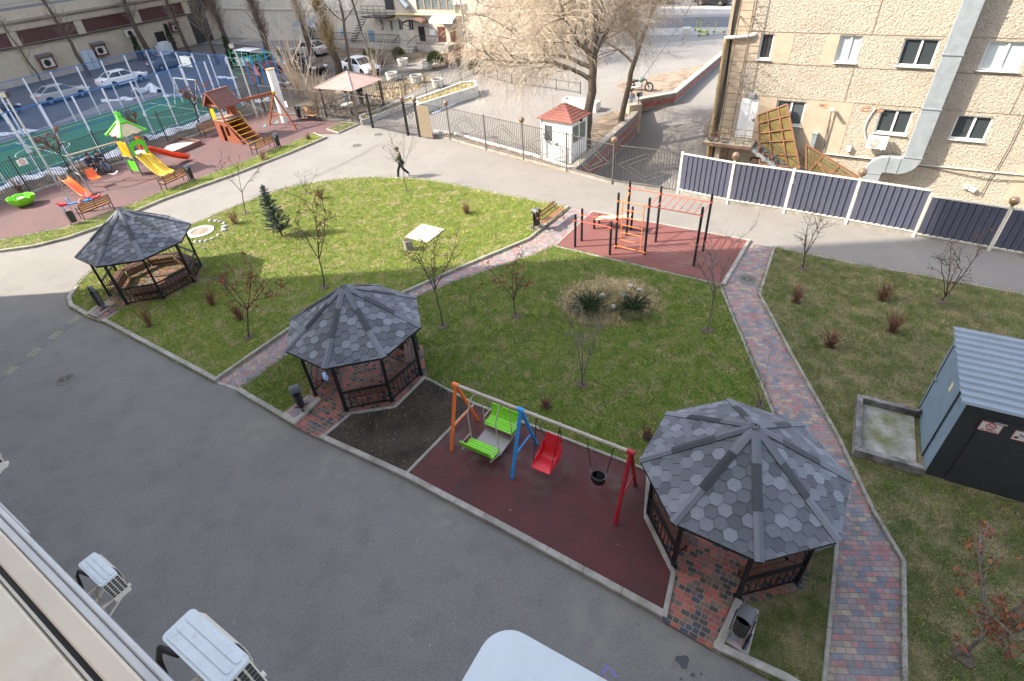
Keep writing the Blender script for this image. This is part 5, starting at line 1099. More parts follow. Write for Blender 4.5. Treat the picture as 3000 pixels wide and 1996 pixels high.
# black gate
g0, g1, g2 = G(1093, 375), G(1196, 397), G(1231, 401)
t = thing('sliding_gate', 'black barred gate with small diamond emblems between three thick posts', 'gate', (0, 0, 0))
for p, h in ((g0, 2.3), (g1, 2.2), (g2, 2.2)): post(t, p, h, BLACK, .14, z0=-.05)
for a, b in ((g0, g1), (g1, g2)):
    bar_panel(t, a, b, 2.05, IRONB, .13, .12, 0, 'leaf'); m = MB(); m.beam((a.x, a.y, .55), (b.x, b.y, .55), .04); d = (b-a).normalized(); nn = Vector((d.y, -d.x, 0))*.03
    for f in ((.3, .7) if (b-a).length > 2 else (.5,)):
        c = a.lerp(b, f)+nn
        for s_ in (.28, .16): q = [(c.x, c.y, 1.4+s_), (c.x+d.x*s_, c.y+d.y*s_, 1.4), (c.x, c.y, 1.4-s_), (c.x-d.x*s_, c.y-d.y*s_, 1.4)]; [m.beam(q[i], q[(i+1) % 4], .025) for i in range(4)]
    m.build('emblem', IRON, t)
globe('brown globe lamp on the middle black gate post', g1, 2.25); globe('brown globe lamp on the right black gate post beside the beige board', g2, 2.25)
m = MB(); c = G(1238, 392, .17); m.box((c.x, c.y, c.z+.15), (.3, .22, .3), TH); tag(m.build('gate_motor', WHITE, bevel=.02), 'white gate motor box at the foot of the right gate post', 'gate motor')
# playground fence
PF = [Vector(v) for v in ((-36.0, 22.6, 0), (-32.2, 28.0, 0), (-28.35, 33.4, 0), (-25.75, 37.4, 0), (-23.35, 41.15, 0), (-21.4, 44.7, 0), (-18.35, 47.45, 0))]
t = thing('playground_fence', 'black barred fence with diamond motifs along the left side of the playground', 'fence', (0, 0, 0))
for a, b in zip(PF, PF[1:]): bar_panel(t, a, b, 2.1, IRONB, .14, .15, 2)
for p in PF[1:]: post(t, p, 2.3, IRONB, .075)
PB = [PF[-1], G(870, 343), G(950, 356), G(1033, 363), g0]
t = thing('playground_fence', 'grey barred fence behind the timber swing running to the black gate', 'fence', (0, 0, 0))
for a, b in zip(PB, PB[1:]): bar_panel(t, a, b, 2.08, IRON, .13, .15, 2 if (b-a).length > 2.2 else 0)
for p in PB[1:-1]: post(t, p, 2.15, IRON, .06)
def fence_sign(px, label, th, scn=0.34, z=1.5):
    P_ = on_plane(px[0], px[1], PF[2], Vector((math.sin(th), -math.cos(th), 0))); t = thing('warning_sign', label, 'sign', P_, th)
    m = MB(); m.box((0, -.05, 0), (scn*1.2, .008, scn*.85)); m.build('board', SIGNW, t); return t
t = fence_sign((64, 475), 'small white no smoking sign hung on the playground fence at the left', ang(PF[1], PF[2]), .42); no_smoking(t, 0, .03, .12, -.06)
letters('НЕ КУРИТЬ', .06, 'lettering', SIGNR, t, Matrix.Translation((0, -.056, -.13)) @ RX)
d_ = ang(PB[0], PB[1]); P_ = on_plane(838, 305, PB[0], Vector((math.sin(d_), -math.cos(d_), 0))); t = thing('warning_sign', 'small blank looking white sign on the fence behind the white pipe', 'sign', P_, d_); m = MB(); m.box((0, -.05, 0), (.34, .008, .42)); m.build('board', SIGNW, t)
m = MB(); m.box((0, -.056, .05), (.2, .004, .1)); m.build('faded_print', mat('faded_pink', (.7, .5, .5), rough=.7), t)
# a low rusty fence and its bed along the drive behind (towards the far building)
def simple_fence(label, pxs, h, mt, step=.15, w_=.05, dm=0, name='metal_fence'):
    t = thing(name, label, 'fence', (0, 0, 0)); P_ = GP(pxs)
    for a, b in zip(P_, P_[1:]):
        n = max(1, round((b-a).length/2.6))
        for i in range(n): bar_panel(t, a.lerp(b, i/n), a.lerp(b, (i+1)/n), h, mt, step, .1, dm); post(t, a.lerp(b, i/n), h+.12, mt, w_)
    post(t, P_[-1], h+.12, mt, w_); return t
simple_fence('dark barred fence running from the gate past the long raised bed', [(1045, 345), (1130, 320), (1250, 275), (1300, 255), (1352, 237), (1388, 222)], 1.9, IRONB, .16)
simple_fence('dark barred fence under the hanging willow branches', [(1388, 222), (1470, 190), (1545, 172)], 1.3, IRONB, .18)
simple_fence('dark barred fence around the yard corner behind the far white planters', [(1385, 165), (1455, 150), (1560, 128)], 1.6, IRONB, .18)
simple_fence('low dark tubular barrier across the drive under the willow', [(1420, 225), (1500, 247), (1540, 252), (1630, 264), (1700, 275)], .75, IRONB, 3, .06)
# white framed slate panels
WF = GP([(1985, 567), (2129, 598), (2295, 625), (2476.5, 657), (2675, 694)]); dW = (WF[4]-WF[0]).normalized()
for k in range(1, 6): WF.append(WF[4]+dW*2.56*k)
SLATE = mat('slate_sheet', (0.088, 0.094, 0.135), (0.078, 0.083, 0.122), sc=1.5, rough=0.42)
for i, (a, b) in enumerate(zip(WF, WF[1:])):
    lo = 0 if i < 4 else -.22; lb = ('left end slate blue fence panel in a white frame next to the barred fence', 'second slate blue fence panel from the barred fence, below the rusty steel stair', 'third slate blue fence panel, in front of the rectangular lattice frame', 'fourth slate blue fence panel, under the duct outlet', 'fifth slate blue fence panel, half in shadow', 'slate blue fence panel at the right edge of the photo', 'slate fence panel', 'slate fence panel', 'slate fence panel')[i]
    if i > 6: continue
    t = thing('fence_panel', lb if i < 6 else 'slate blue fence panel cut off by the right edge', 'fence panel', (a.x, a.y, 0), ang(a, b), 'slate blue fence panels'); L = (b-a).length
    m = MB(); nr = 10; x0, x1 = .09, L-.04; z0, z1 = .26+lo*.3, 2.0+lo
    pr = []
    for k in range(nr):
        w_ = (x1-x0)/nr; x = x0+k*w_; pr += [(x, 0), (x+w_*.70, 0), (x+w_*.74, -.035), (x+w_*.92, -.035), (x+w_*.95, .012)]
    pr.append((x1, 0)); n = len(pr); vs = [(x, y, z) for z in (z0, z1) for x, y in pr]
    m.add(vs, [(j, j+1, n+j+1, n+j) for j in range(n-1)]); o = m.build('sheet', SLATE, t); o.modifiers.new('s', 'SOLIDIFY').thickness = .003
    for zz in (z1+.03, z0-.02): m = MB(); m.beam((0.06, 0, zz), (L-.06, 0, zz), .05, .07); m.build('frame_rail', CREAM, t, bevel=.004)
    m = MB(); m.box((0.0, -.005, (2.12+lo)/2-.2), (.11, .07, 2.52+lo), 0); m.build('post', CREAM, t, bevel=.004)
for j, lb in ((1, 'brown globe lamp on the white fence post under the rusty landing'), (3, 'brown globe lamp on the white fence post at the foot of the triangular lattice'), (5, 'brown globe lamp on the white fence post at the right edge')): globe(lb, WF[j], (2.20 if j < 4 else 1.95))
kerb(WF[:9], .24, .2, 1, z0=-1.85, seg=2.5)
# ------------------------------------------------------------------ ramp walls
BRW = pavers('split_block', [(0.30, 0.075, 0.06), (0.26, 0.07, 0.06), (0.33, 0.10, 0.08)], (0.28, 0.24, 0.21), .4, .2, .012); BRG = mat('grey_block', (0.25, 0.25, 0.235), (0.17, 0.17, 0.165), sc=4, rough=.95, bump=.01, bsc=14)
def ramp_wall(label, pts, zt, zb, bands):
    """retaining wall along pts (heights zb at the foot), striped with courses of red and grey split blocks"""
    t = thing('ramp_wall', label, 'wall', (0, 0, 0))
    a = pts; off = offset_line(pts, .3)
    edges = [0]+[b for b, _ in bands]
    for k, (f1, red) in enumerate(bands):
        f0 = edges[k]; m = MB()
        for i in range(len(a)-1):
            q = []
            for p, zf in ((a[i], zb[i]), (a[i+1], zb[i+1])):
                q.append((p.x, p.y, zt+(zf-zt)*f0)); q.append((p.x, p.y, zt+(zf-zt)*f1))
            m.add([q[0], q[2], q[3], q[1]], [(0, 1, 2, 3)])
        L0 = a[0]
        m.build('red_course' if red else 'grey_course', BRW if red else BRG, t, uv=lambda co: ((co.x-L0.x)*.5+(co.y-L0.y)*.85, co.z))
    m = MB()
    for i in range(len(a)-1): m.quad(*[(p.x, p.y, z) for p, z in ((off[i], -2), (off[i+1], -2), (off[i+1], zt), (off[i], zt))])
    m.build('wall_body', BRG, t)
    m = MB(); o1 = offset_line(pts, -.04); o2 = offset_line(pts, .36)
    for i in range(len(a)-1): m.add([(p.x, p.y, z) for z in (zt+.003, zt+.09) for p in (o1[i], o1[i+1], o2[i+1], o2[i])], [(0, 1, 5, 4), (1, 2, 6, 5), (2, 3, 7, 6), (3, 0, 4, 7), (4, 5, 6, 7)])
    m.build('coping', mat('coping', (0.42, 0.38, 0.32), (0.33, 0.3, 0.26), sc=4, rough=.9), t); return t
W1 = [Vector((4.25, 30.1, 0)), Vector((9.55, 38.75, 0)), Vector((10.1, 40.0, 0))]
ramp_wall('striped red and grey block wall beside the guard booth, going down to the alley', W1, .12, [-1.75, -1.6, -1.5], [(.22, False), (.40, True), (.56, False), (.74, True), (1.0, False)])
W2 = [Vector((10.75, 42.35, 0)), Vector((13.65, 43.3, 0)), Vector((21.1, 54.5, 0)), Vector((25.4, 60.6, 0))]
ramp_wall('low red banded block wall on the far side of the alley ramp below the motorcycle', W2, .12, [-.75, -.65, -.5, -.1], [(.25, False), (.72, True), (1.0, False)])
m = MB(); c = G(1851, 331, .0); m.box((9.75, 39.9, -.6), (.95, .5, 2.4), R_(12)); m.box((9.7, 40.35, -.4), (1.1, .5, 1.2), R_(12)); tag(m.build('wall_pillar', mat('pale_plaster', (0.5, 0.44, 0.36), (0.42, 0.37, 0.3), sc=3, rough=.9, bump=.01, bsc=15), bevel=.04), 'pale rough pillar at the end of the striped ramp wall', 'pillar')
m = MB(); m.add([(10.1, 40.2, -1.6), (10.8, 42.4, -1.0), (10.8, 42.4, .05), (10.1, 40.2, .05)], [(0, 1, 2, 3)]); m.add([(10.0, 40.2, .05), (10.7, 42.4, .05), (10.8, 42.4, .05), (10.1, 40.2, .05)], [(0, 1, 2, 3)]); struct(m.build('ramp_side', BRG))
t = thing('floodlight_post', 'short dark post with a small floodlight at the end of the striped wall', 'floodlight', G(1869, 326, .1)); m = MB(); m.beam((0, 0, -1.5), (0, 0, .95), .07); m.build('post', mat('old_timber', (.16, .13, .1), rough=.9), t); m = MB(); m.box((.02, -.05, 1.12), (.34, .16, .24), .3, M=None); m.build('head', BLACK, t); m = MB(); m.box((.02, -.135, 1.12), (.28, .01, .18), 0); m.build('glass', mat('lamp_glass', (.35, .4, .45), rough=.1), t)
# ------------------------------------------------------------------ guard booth
N_, L_, Rr = G(1673, 479), G(1588, 462), G(1707, 445); ax = (N_-L_).normalized(); ay = Vector((-ax.y, ax.x, 0)); bw, bd, bh = (N_-L_).length, 1.75, 2.32
t = thing('guard_booth', 'small white guard booth with red shingled hip roof and sliding window beside the big tree', 'booth', (L_.x, L_.y, 0), math.atan2(ax.y, ax.x))
BOOTH = mat('booth_white', (0.80, 0.80, 0.78), (0.74, 0.74, 0.72), sc=2, rough=.5)
m = MB(); facade(m, bw, 0, bh, [(.18, .18+bw*.32, 1.0, 2.0)], .06)
i0 = len(m.v); mm = MB(); facade(mm, bd, 0, bh, [(.12, bd-.12, 1.0, 2.05)], .06); M_ = Matrix.Translation((bw, 0, 0)) @ Matrix.Rotation(R_(90), 4, 'Z'); mm.move(M_); m.add(mm.v, mm.f)
m.quad((bw, bd, 0), (0, bd, 0), (0, bd, bh), (bw, bd, bh)); m.quad((0, bd, 0), (0, 0, 0), (0, 0, bh), (0, bd, bh)); m.quad((0, 0, bh), (bw, 0, bh), (bw, bd, bh), (0, bd, bh)); m.quad((0, 0, .01), (bw, 0, .01), (bw, bd, .01), (0, bd, .01)); m.build('wall', BOOTH, t)
GLS = glass('window_glass', (0.045, 0.055, 0.06)); GLG = glass('window_glass_grey', (0.10, 0.115, 0.12), .1)
def win(t, x0, x1, z0, z1, y=.05, muls=(), fw=.06, fm=None, gm=None, M=None, sill=0, name='window', back=None):
    fm = fm or WHITE; m = MB(); yy = y-.025
    m.box(((x0+x1)/2, yy, z0+fw/2), (x1-x0, .05, fw)); m.box(((x0+x1)/2, yy, z1-fw/2), (x1-x0, .05, fw)); m.box((x0+fw/2, yy, (z0+z1)/2), (fw, .05, z1-z0-2*fw)); m.box((x1-fw/2, yy, (z0+z1)/2), (fw, .05, z1-z0-2*fw))
    for f in muls: m.box((x0+(x1-x0)*f, yy-.003, (z0+z1)/2), (fw*1.3, .056, z1-z0-2*fw))
    if M is not None: m.move(M)
    fr = m.build(name, fm, t)
    m = MB(); m.box(((x0+x1)/2, y+.004, (z0+z1)/2), (x1-x0-.02, .012, z1-z0-.02))
    if M is not None: m.move(M)
    m.build('pane', gm or GLS, fr)
    if back is not None:
        m = MB(); m.box(((x0+x1)/2, y+.05, (z0+z1)/2), (x1-x0-.06, .01, z1-z0-.06))
        if M is not None: m.move(M)
        m.build('curtain', back, fr)
    if sill:
        m = MB(); m.box(((x0+x1)/2, -.03, z0-.02), (x1-x0+.1, .16, .03))
        if M is not None: m.move(M)
        m.build('sill', WHITE, fr)
    return fr
win(t, .18, .18+bw*.32, 1.0, 2.0, .05, gm=GLG); win(t, .12, bd-.12, 1.0, 2.05, .05, (.5,), M=M_, gm=mat('pane_green', (.13, .15, .11), (.2, .22, .17), sc=3, rough=.1))
m = MB(); m.box((bw*.70, -.015, 1.02), (bw*.42, .03, 1.96)); dr = m.build('door', BOOTH, t, bevel=.008); m = MB(); m.box((bw*.54, -.045, 1.0), (.03, .04, .14)); m.build('handle', BLACK, dr)
for x in (0.0, bw): m = MB(); m.box((x, .0, bh/2), (.06, .06, bh)); m.build('corner_trim', BOOTH, t)
RSH = mat('red_shingle', (0.27, 0.10, 0.08), (0.20, 0.08, 0.066), sc=8, rough=.9, bump=.01, bsc=30)
m = MB(); ov = .16; E_ = [(-ov, -ov), (bw+ov, -ov), (bw+ov, bd+ov), (-ov, bd+ov)]; ap = (bw/2, bd/2, bh+.72)
for i in range(4):
    a, b = E_[i], E_[(i+1) % 4]; A3, B3, C3_ = Vector((*a, bh)), Vector((*b, bh)), Vector(ap); rows = 7
    for r in range(rows):
        f0, f1 = r/rows, (r+1)/rows; p0, p1, p2, p3 = A3.lerp(C3_, f0), B3.lerp(C3_, f0), B3.lerp(C3_, f1), A3.lerp(C3_, f1); n_ = (B3-A3).cross(C3_-A3).normalized()*.018
        m.add([p0+n_, p1+n_, p2, p3, p0, p1], [(0, 1, 2, 3), (4, 5, 1, 0)])
m.add([(*e, bh-.005) for e in E_], [(3, 2, 1, 0)]); m.build('roof', RSH, t)
m = MB(); m.beam((*E_[0], bh-.01), (*E_[1], bh-.01), .02, .05); m.beam((*E_[1], bh-.01), (*E_[2], bh-.01), .02, .05); m.build('eave_trim', mat('eave_red', (.3, .09, .07), rough=.6), t)
m = MB(); m.box((bw+.08, bd*.55, bh-.14), (.12, .2, .1), .4); m.build('camera', BLACK, t)
# ------------------------------------------------------------------ the pebble dashed building on the right
t = thing('pebbledash_building', 'sand coloured pebbledash building with white windows rising at the upper right', 'building', FC, TH)
def W(x, y, out=0.0):
    p = on_plane(x, y, FC-FN*out, FN)-FC; return p.dot(FD), p.z
def rect(tl, tr, bl): # s0, s1, z0, z1 of an opening surveyed by three corners
    a, b, c = W(*tl), W(*tr), W(*bl); return ((a[0]+c[0])/2, b[0], c[1], (a[1]+b[1])/2)
z1o = 2400, 0
def zc(p, o): return (o[0]+p[0]/3.92, o[1]+p[1]/3.92)
o1 = (2050, 0); o2 = (2400, 0); o3 = (2000, 250); o4 = (2400, 300)
WN = dict(dark=rect(zc((715, 385), o1), zc((865, 390), o1), zc((660, 680), o1)), blind=rect(zc((1620, 408), o1), zc((1880, 412), o1), zc((1545, 715), o1)), two=rect(zc((985, 437), o2), zc((1405, 452), o2), zc((885, 755), o2)), right=rect(zc((1945, 470), o2), zc((2440, 490), o2), zc((1820, 805), o2)),
          low1=rect(zc((1105, 172), o3), zc((1425, 192), o3), zc((1020, 440), o3)), low2=rect(zc((712, 75), o4), zc((1092, 103), o4), zc((630, 345), o4)), low3=rect(zc((1590, 145), o4), zc((2015, 175), o4), zc((1490, 415), o4)))
DR = rect(zc((682, 150), o3), zc((882, 160), o3), zc((600, 590), o3))
HB_, LB = 16.0, 30.0
PEB = mat('pebbledash', (0.24, 0.195, 0.145), (0.455, 0.395, 0.315), sc=13, rough=.95, bump=.075, bsc=11, detail=8, lo=.28, hi=.50, c3=(0.36, 0.305, 0.24), sc3=.7, lo3=.5, hi3=.8); PLA = mat('smooth_render', (0.47, 0.385, 0.285), (0.42, 0.345, 0.255), sc=2.5, rough=.9, bump=.004, bsc=20, c3=(0.44, 0.33, 0.22), sc3=1.4, lo3=.55)
m = MB(); facade(m, LB, -.1, HB_, list(WN.values())+[DR], .16)
m.quad((0, 10, -.1), (0, 0, -.1), (0, 0, HB_), (0, 10, HB_)); m.quad((LB, 0, -.1), (LB, 10, -.1), (LB, 10, HB_), (LB, 0, HB_)); m.quad((LB, 10, -.1), (0, 10, -.1), (0, 10, HB_), (LB, 10, HB_)); m.quad((0, 0, HB_), (LB, 0, HB_), (LB, 10, HB_), (0, 10, HB_)); m.build('wall', PEB, t)
CURT = mat('curtain', (0.6, 0.62, 0.6), rough=.9); PWH = mat('pane_blind', (0.46, 0.52, 0.52), (0.52, 0.57, 0.56), sc=2, rough=.25)
for k, r in WN.items():
    gm = PWH if k in ('blind', 'right') else GLG if k in ('low1',) else GLS
    win(t, *r, y=.13, muls=(.52,) if k != 'dark' else (), fw=.07, gm=ACD if k == 'dark' else gm, sill=1)
m = MB(); m.box(((DR[0]+DR[1])/2, .03, (DR[2]+DR[3])/2), (DR[1]-DR[0], .05, DR[3]-DR[2])); d1 = m.build('door', mat('door_white', (.8, .8, .8), rough=.4), t, bevel=.006); m = MB(); m.box((DR[1]-.14, -.02, (DR[2]+DR[3])/2-.05), (.14, .04, .03)); m.box((DR[1]-.08, -.01, (DR[2]+DR[3])/2-.05), (.05, .02, .2)); m.build('handle', BLACK, d1)
m = MB()
def patch(tl, br, o, d=.008): a, b = W(*zc(tl, o)), W(*zc(br, o)); m.box(((a[0]+b[0])/2, -d/2+.0, (a[1]+b[1])/2), (abs(b[0]-a[0]), d, abs(a[1]-b[1])))
lo_t = WN['low1'][3]+.12; up_b, up_t = WN['dark'][2]-.12, WN['dark'][3]+.03
for a, b, c, d in ((0.02, 1.1, -.05, 13.9), (WN['dark'][1]+.02, WN['dark'][1]+.95, up_b, up_t), (WN['blind'][0]-.62, WN['blind'][0]-.02, up_b, up_t), (DR[1]+.02, WN['low1'][0]-.02, -.1, lo_t), (WN['low1'][1]+.03, WN['low1'][1]+2.2, 1.1, lo_t), (WN['low1'][1]+.03, WN['low1'][1]+2.7, -.6, 1.09), (1.1, WN['dark'][0]-.02, up_b, up_t), (14.5, 19, 0.6, 2.3)):
    m = MB(); m.box(((a+b)/2, -.006, (c+d)/2), (b-a, .012, d-c)); m.build('render_patch', PLA, t)
m = MB(); JT = mat('joint_groove', (0.15, 0.115, 0.08), (.3, .24, .17), sc=3, rough=1)
for z in (lo_t+.02, up_b-.05, up_t+.06, up_t+4.0): m.box((LB/2, -.007, z), (LB, .016, .022))
for x in (6.35, 13.2, 19.5): m.box((x, -.007, (lo_t+up_b)/2), (.03, .016, up_b-lo_t-.06)); m.box((x+.35, -.007, up_t+2.0), (.03, .016, 3.9))
m.build('panel_joint', JT, t)
for (a, b), w_, h in ((W(*zc((1590, 225), o3)), .5, .26), (W(*zc((2190, 270), o3)), .75, .3)):
    m = MB()
    for i in range(5): m.box((a+random.uniform(-.5, .5)*w_, -.01, b+random.uniform(-.4, .4)*h), (w_*.45, .024, h*.35))
    m.build('damage', mat('broken_brick', (.28, .13, .08), (.5, .38, .24), sc=7, rough=1), t)
# duct
dA_, dB_ = W(*zc((975, 615), o4), .45), W(*zc((1185, 625), o4), .45); dw = dB_[0]-dA_[0]; dx = (dA_[0]+dB_[0])/2; zb_ = dA_[1]
def on_wall(v): return FC+FD*v[0]-FN*v[1]+Vector((0, 0, v[2]))
t2 = thing('ventilation_duct', 'grey galvanised ventilation duct running down the pebbledash wall and bending at its foot', 'duct', FC, TH)
DY0, DY1 = -.20, -.62
m = MB(); m.box((dx, (DY0+DY1)/2, (zb_+14)/2), (dw, DY0-DY1, 14-zb_)); m.build('vertical_run', GALV, t2, bevel=.01)
m = MB()
for k in range(40): z = zb_+.05+k*.36; m.box((dx, (DY0+DY1)/2, z), (dw+.008, DY0-DY1+.008, .008))
for k in range(5): z = zb_+k*2.35; m.box((dx, (DY0+DY1)/2, z), (dw+.07, DY0-DY1+.07, .04))
m.build('seam', mat('seam', (.33, .36, .38), rough=.4, metal=.3), t2)
m = MB(); n = 8; R0 = .10; w_ = dw; c = (dx-w_/2-R0, zb_-.02)  # bend turning towards the left
for i in range(n):
    a0, a1 = -math.pi/2*i/n, -math.pi/2*(i+1)/n; q = []
    for a in (a0, a1):
        for r in (R0, R0+w_): q.append((c[0]+r*math.cos(a), c[1]+r*math.sin(a)))
    vs = [(x, y, z) for y in (DY1, DY0) for x, z in q]; m.add(vs, [(0, 1, 3, 2), (5, 4, 6, 7), (1, 5, 7, 3), (4, 0, 2, 6)])
hx0 = c[0]; hx1 = hx0-.52; zt, zb2 = c[1]-R0, c[1]-R0-w_
m.box(((hx0+hx1)/2, (DY0+DY1)/2, (zt+zb2)/2), (hx0-hx1, DY0-DY1, w_)); c2 = (hx1, zb2-R0)
for i in range(n):
    a0, a1 = math.pi/2+math.pi/2*i/n, math.pi/2+math.pi/2*(i+1)/n; q = []
    for a in (a0, a1):
        for r in (R0, R0+w_): q.append((c2[0]+r*math.cos(a), c2[1]+r*math.sin(a)))
    vs = [(x, y, z) for y in (DY1, DY0) for x, z in q]; m.add(vs, [(0, 1, 3, 2), (5, 4, 6, 7), (1, 5, 7, 3), (4, 0, 2, 6)])
m.box((c2[0]-R0-w_/2, (DY0+DY1)/2, c2[1]-.22), (w_, DY0-DY1, .44)); m.build('elbow', GALV, t2)
m = MB(); [m.box((x, (DY0+DY1)/2, z), s_) for x, z, s_ in ((hx0, (zt+zb2)/2, (.03, .47, w_+.05)), (hx1, (zt+zb2)/2, (.03, .47, w_+.05)), (c2[0]-R0-w_/2, c2[1]-.02, (w_+.05, .47, .03)), (c2[0]-R0-w_/2, c2[1]-.44, (w_+.06, .48, .04)))]; m.build('flange', MATS['seam'], t2)
# wall air conditioner and small fittings
a = W(*zc((530, 515), o4), .35); b = W(*zc((760, 535), o4), .35); c = W(*zc((560, 365), o4), .35); wL = b[0]-a[0]; wH = .58
t3 = thing('air_conditioner', 'white outdoor air conditioner with round fan grille on the sunlit pebbledash wall', 'air conditioner', on_wall((a[0]+wL/2, .33, a[1])), TH, 'outdoor air conditioning units')
m = MB(); m.box((0, 0, wH/2), (wL, .28, wH)); m.build('casing', WHITE, t3, bevel=.015)
m = MB(); M3 = Matrix.Rotation(R_(90), 3, 'X'); m.lathe([(.235, 0), (.235, .012)], (-wL*.14, -.14, wH*.5), 26, M=M3); fg = m.build('fan_grille', mat('fan_beige', (.38, .34, .28), rough=.6), t3)
m = MB(); [m.beam((-wL*.14+.05*math.cos(q), -.157, wH*.5+.05*math.sin(q)), (-wL*.14+.22*math.cos(q), -.157, wH*.5+.22*math.sin(q)), .006) for q in [i*math.pi/14 for i in range(28)]]; m.lathe([(.045, 0), (.045, .02)], (-wL*.14, -.14, wH*.5), 14, M=M3); m.build('fan_wires', WHITE, fg)
m = MB(); m.box((wL*.36, -.143, wH*.8), (.14, .006, .035)); m.build('badge', mat('badge', (.3, .32, .34), rough=.5), t3)
m = MB(); [(m := MB(), m.beam((x, .3, -.02), (x, -.15, -.02), .04), m.build('bracket', WHITE, t3)) for x in (-wL*.3, wL*.3)]
def on_w_thing(name, label, cat, px, out=0.03): s_, z = W(*px, out); return thing(name, label, cat, on_wall((s_, out, z)), TH)
# white hose down to the unit
t4 = thing('pipe_hose', 'white curved hose from the broken wall down to the wall air conditioner', 'hose', FC, TH); m = MB(); m.tube([Vector((W(*zc(p, o4), .05)[0], -.05, W(*zc(p, o4), .05)[1])) for p in ((650, 70), (600, 130), (545, 220), (520, 300), (525, 380), (540, 430))], .028, 8); m.build('hose', WHITE, t4, smooth=60)
def tube_on_wall(name, label, cat, pts, r, mt, out=.05, o=o4):
    t = thing(name, label, cat, FC, TH); m = MB(); m.tube([Vector((W(*zc(p, o), out)[0], -out, W(*zc(p, o), out)[1])) for p in pts], r, 6); m.build(name.split('_')[-1], mt, t, smooth=60); return t
tube_on_wall('conduit_pipe', 'pale conduit running along the foot of the pebbledash wall behind the duct', 'conduit', [(60, 590), (700, 660), (1150, 715), (1700, 770), (2350, 835), (2900, 890)], .03, CREAM)
tube_on_wall('black_cable', 'black cable drooping below the pale conduit', 'cable', [(100, 615), (400, 645), (700, 680), (1330, 760), (1700, 840), (2000, 890), (2350, 905), (2900, 940)], .016, BLACK, .06)
tube_on_wall('black_cable', 'black cable hanging diagonally across the right part of the pebbledash wall', 'cable', [(2420, 0), (2330, 200), (2180, 520), (2040, 760), (1960, 870), (1850, 1080)], .014, BLACK, .06)
tube_on_wall('lamp_cable', 'thin dark cable hanging behind the mast lamp', 'cable', [(120, 190), (100, 320), (85, 450), (40, 540)], .01, BLACK, .04)
def mast(px0, px1, label):
    a, b = W(*zc(px0, o3), .12), W(*zc(px1, o3), .12); t = thing('wall_lamp', label, 'lamp', FC, TH); m = MB(); m.tube([(a[0], -.1, a[1]), (b[0], -.14, b[1])], .025, 6); m.build('mast', IRON, t); m = MB(); m.box((b[0], -.3, b[1]+.05), (.17, .34, .08), M=Matrix.Rotation(R_(12), 3, 'X')); m.build('lamp_head', GALV, t, bevel=.01)
mast((1600, 770), (1715, 285), 'small street lamp head on a thin mast against the pebbledash wall')
t4 = on_w_thing('duct_box', 'grey upright ventilation box behind the lattice frames', 'ventilation box', zc((1500, 640), o3), .18); m = MB(); m.box((0, 0, -.1), (.24, .28, 1.0)); m.build('box', GALV, t4, bevel=.01); m = MB(); m.box((0, 0, .41), (.28, .32, .04)); m.build('cap', MATS['seam'], t4)
t4 = on_w_thing('wall_unit', 'small white box lamp fixed to the pebbledash wall left of the outdoor unit', 'wall box', zc((1912, 730), o3), .1); m = MB(); m.box((0, 0, 0), (.2, .16, .3)); m.build('box', WHITE, t4, bevel=.03); m = MB(); m.tube([(0, .05, .15), (.0, .03, .32)], .01, 5); m.build('cable', BLACK, t4)
t4 = on_w_thing('wall_box', 'pair of small white electrical boxes low on the pebbledash wall near the right edge', 'wall box', zc((1760, 1000), o4), .1); m = MB(); m.box((0, 0, 0), (.28, .14, .2), M=Matrix.Rotation(R_(20), 3, 'Y')); m.build('box', WHITE, t4, bevel=.01); m = MB(); m.box((-.3, .02, .05), (.2, .1, .14)); m.build('socket', WHITE, t4, bevel=.01)
t4 = on_w_thing('wall_box', 'grey louvred box above the white door on the pebbledash wall', 'wall box', zc((795, 120), o3), .08); m = MB(); m.box((0, 0, 0), (.3, .16, .2)); m.build('box', GALV, t4, bevel=.01)
# rain pipes and cables at the corner, ladder
t4 = thing('rain_pipe', 'yellowish rain pipe at the corner of the pebbledash building with a white gutter elbow', 'rain pipe', FC, TH); zk = W(2140, 112)[1]
m = MB(); m.tube([(.0, -.13, -.05), (.0, -.13, zk)], .075, 10); m.build('down_pipe', mat('pipe_yellow', (.60, .43, .2), (.5, .36, .18), sc=3, rough=.6, c3=(.4, .17, .08), sc3=3, lo3=.6), t4, smooth=50)
m = MB(); m.tube([(-.06, -.13, zk+.02), (.5, -.16, zk+.08), (1.15, -.15, zk+.16), (1.45, -.03, zk+.22)], .085, 10); m.build('elbow', WHITE, t4, smooth=50); m = MB(); [m.box((.0, -.06, z), (.22, .14, .03)) for z in (1.5, 3.2, 4.8)]; m.build('clip', RUST, t4)
t4 = thing('black_cable', 'bundle of black cables running down beside the yellow rain pipe', 'cable', FC, TH); m = MB()
for k in range(3): m.tube([(.22+.06*k+.03*math.sin(z*1.3+k), -.04, z) for z in [i*.5-.1 for i in range(32)]], .02, 5)
m.build('strand', BLACK, t4)
t4 = thing('fire_ladder', 'rusty steel wall ladder running up the corner of the pebbledash building', 'ladder', FC, TH)
la, lb_ = W(*zc((255, 1360), o1), .4), W(*zc((395, 1480), o1), .4); lt = W(*zc((490, 0), o1), .4); x0 = (la[0]+lt[0])/2; x1 = x0+.62
for x in (x0, x1): m = MB(); m.tube([(x, -.4, 1.0), (x, -.4, 13.5)], .024, 6); m.build('rail', RUST, t4)
for k in range(34): m = MB(); m.tube([(x0, -.4, 1.15+k*.36), (x1, -.4, 1.15+k*.36)], .014, 5); m.build('rung', RUST, t4)
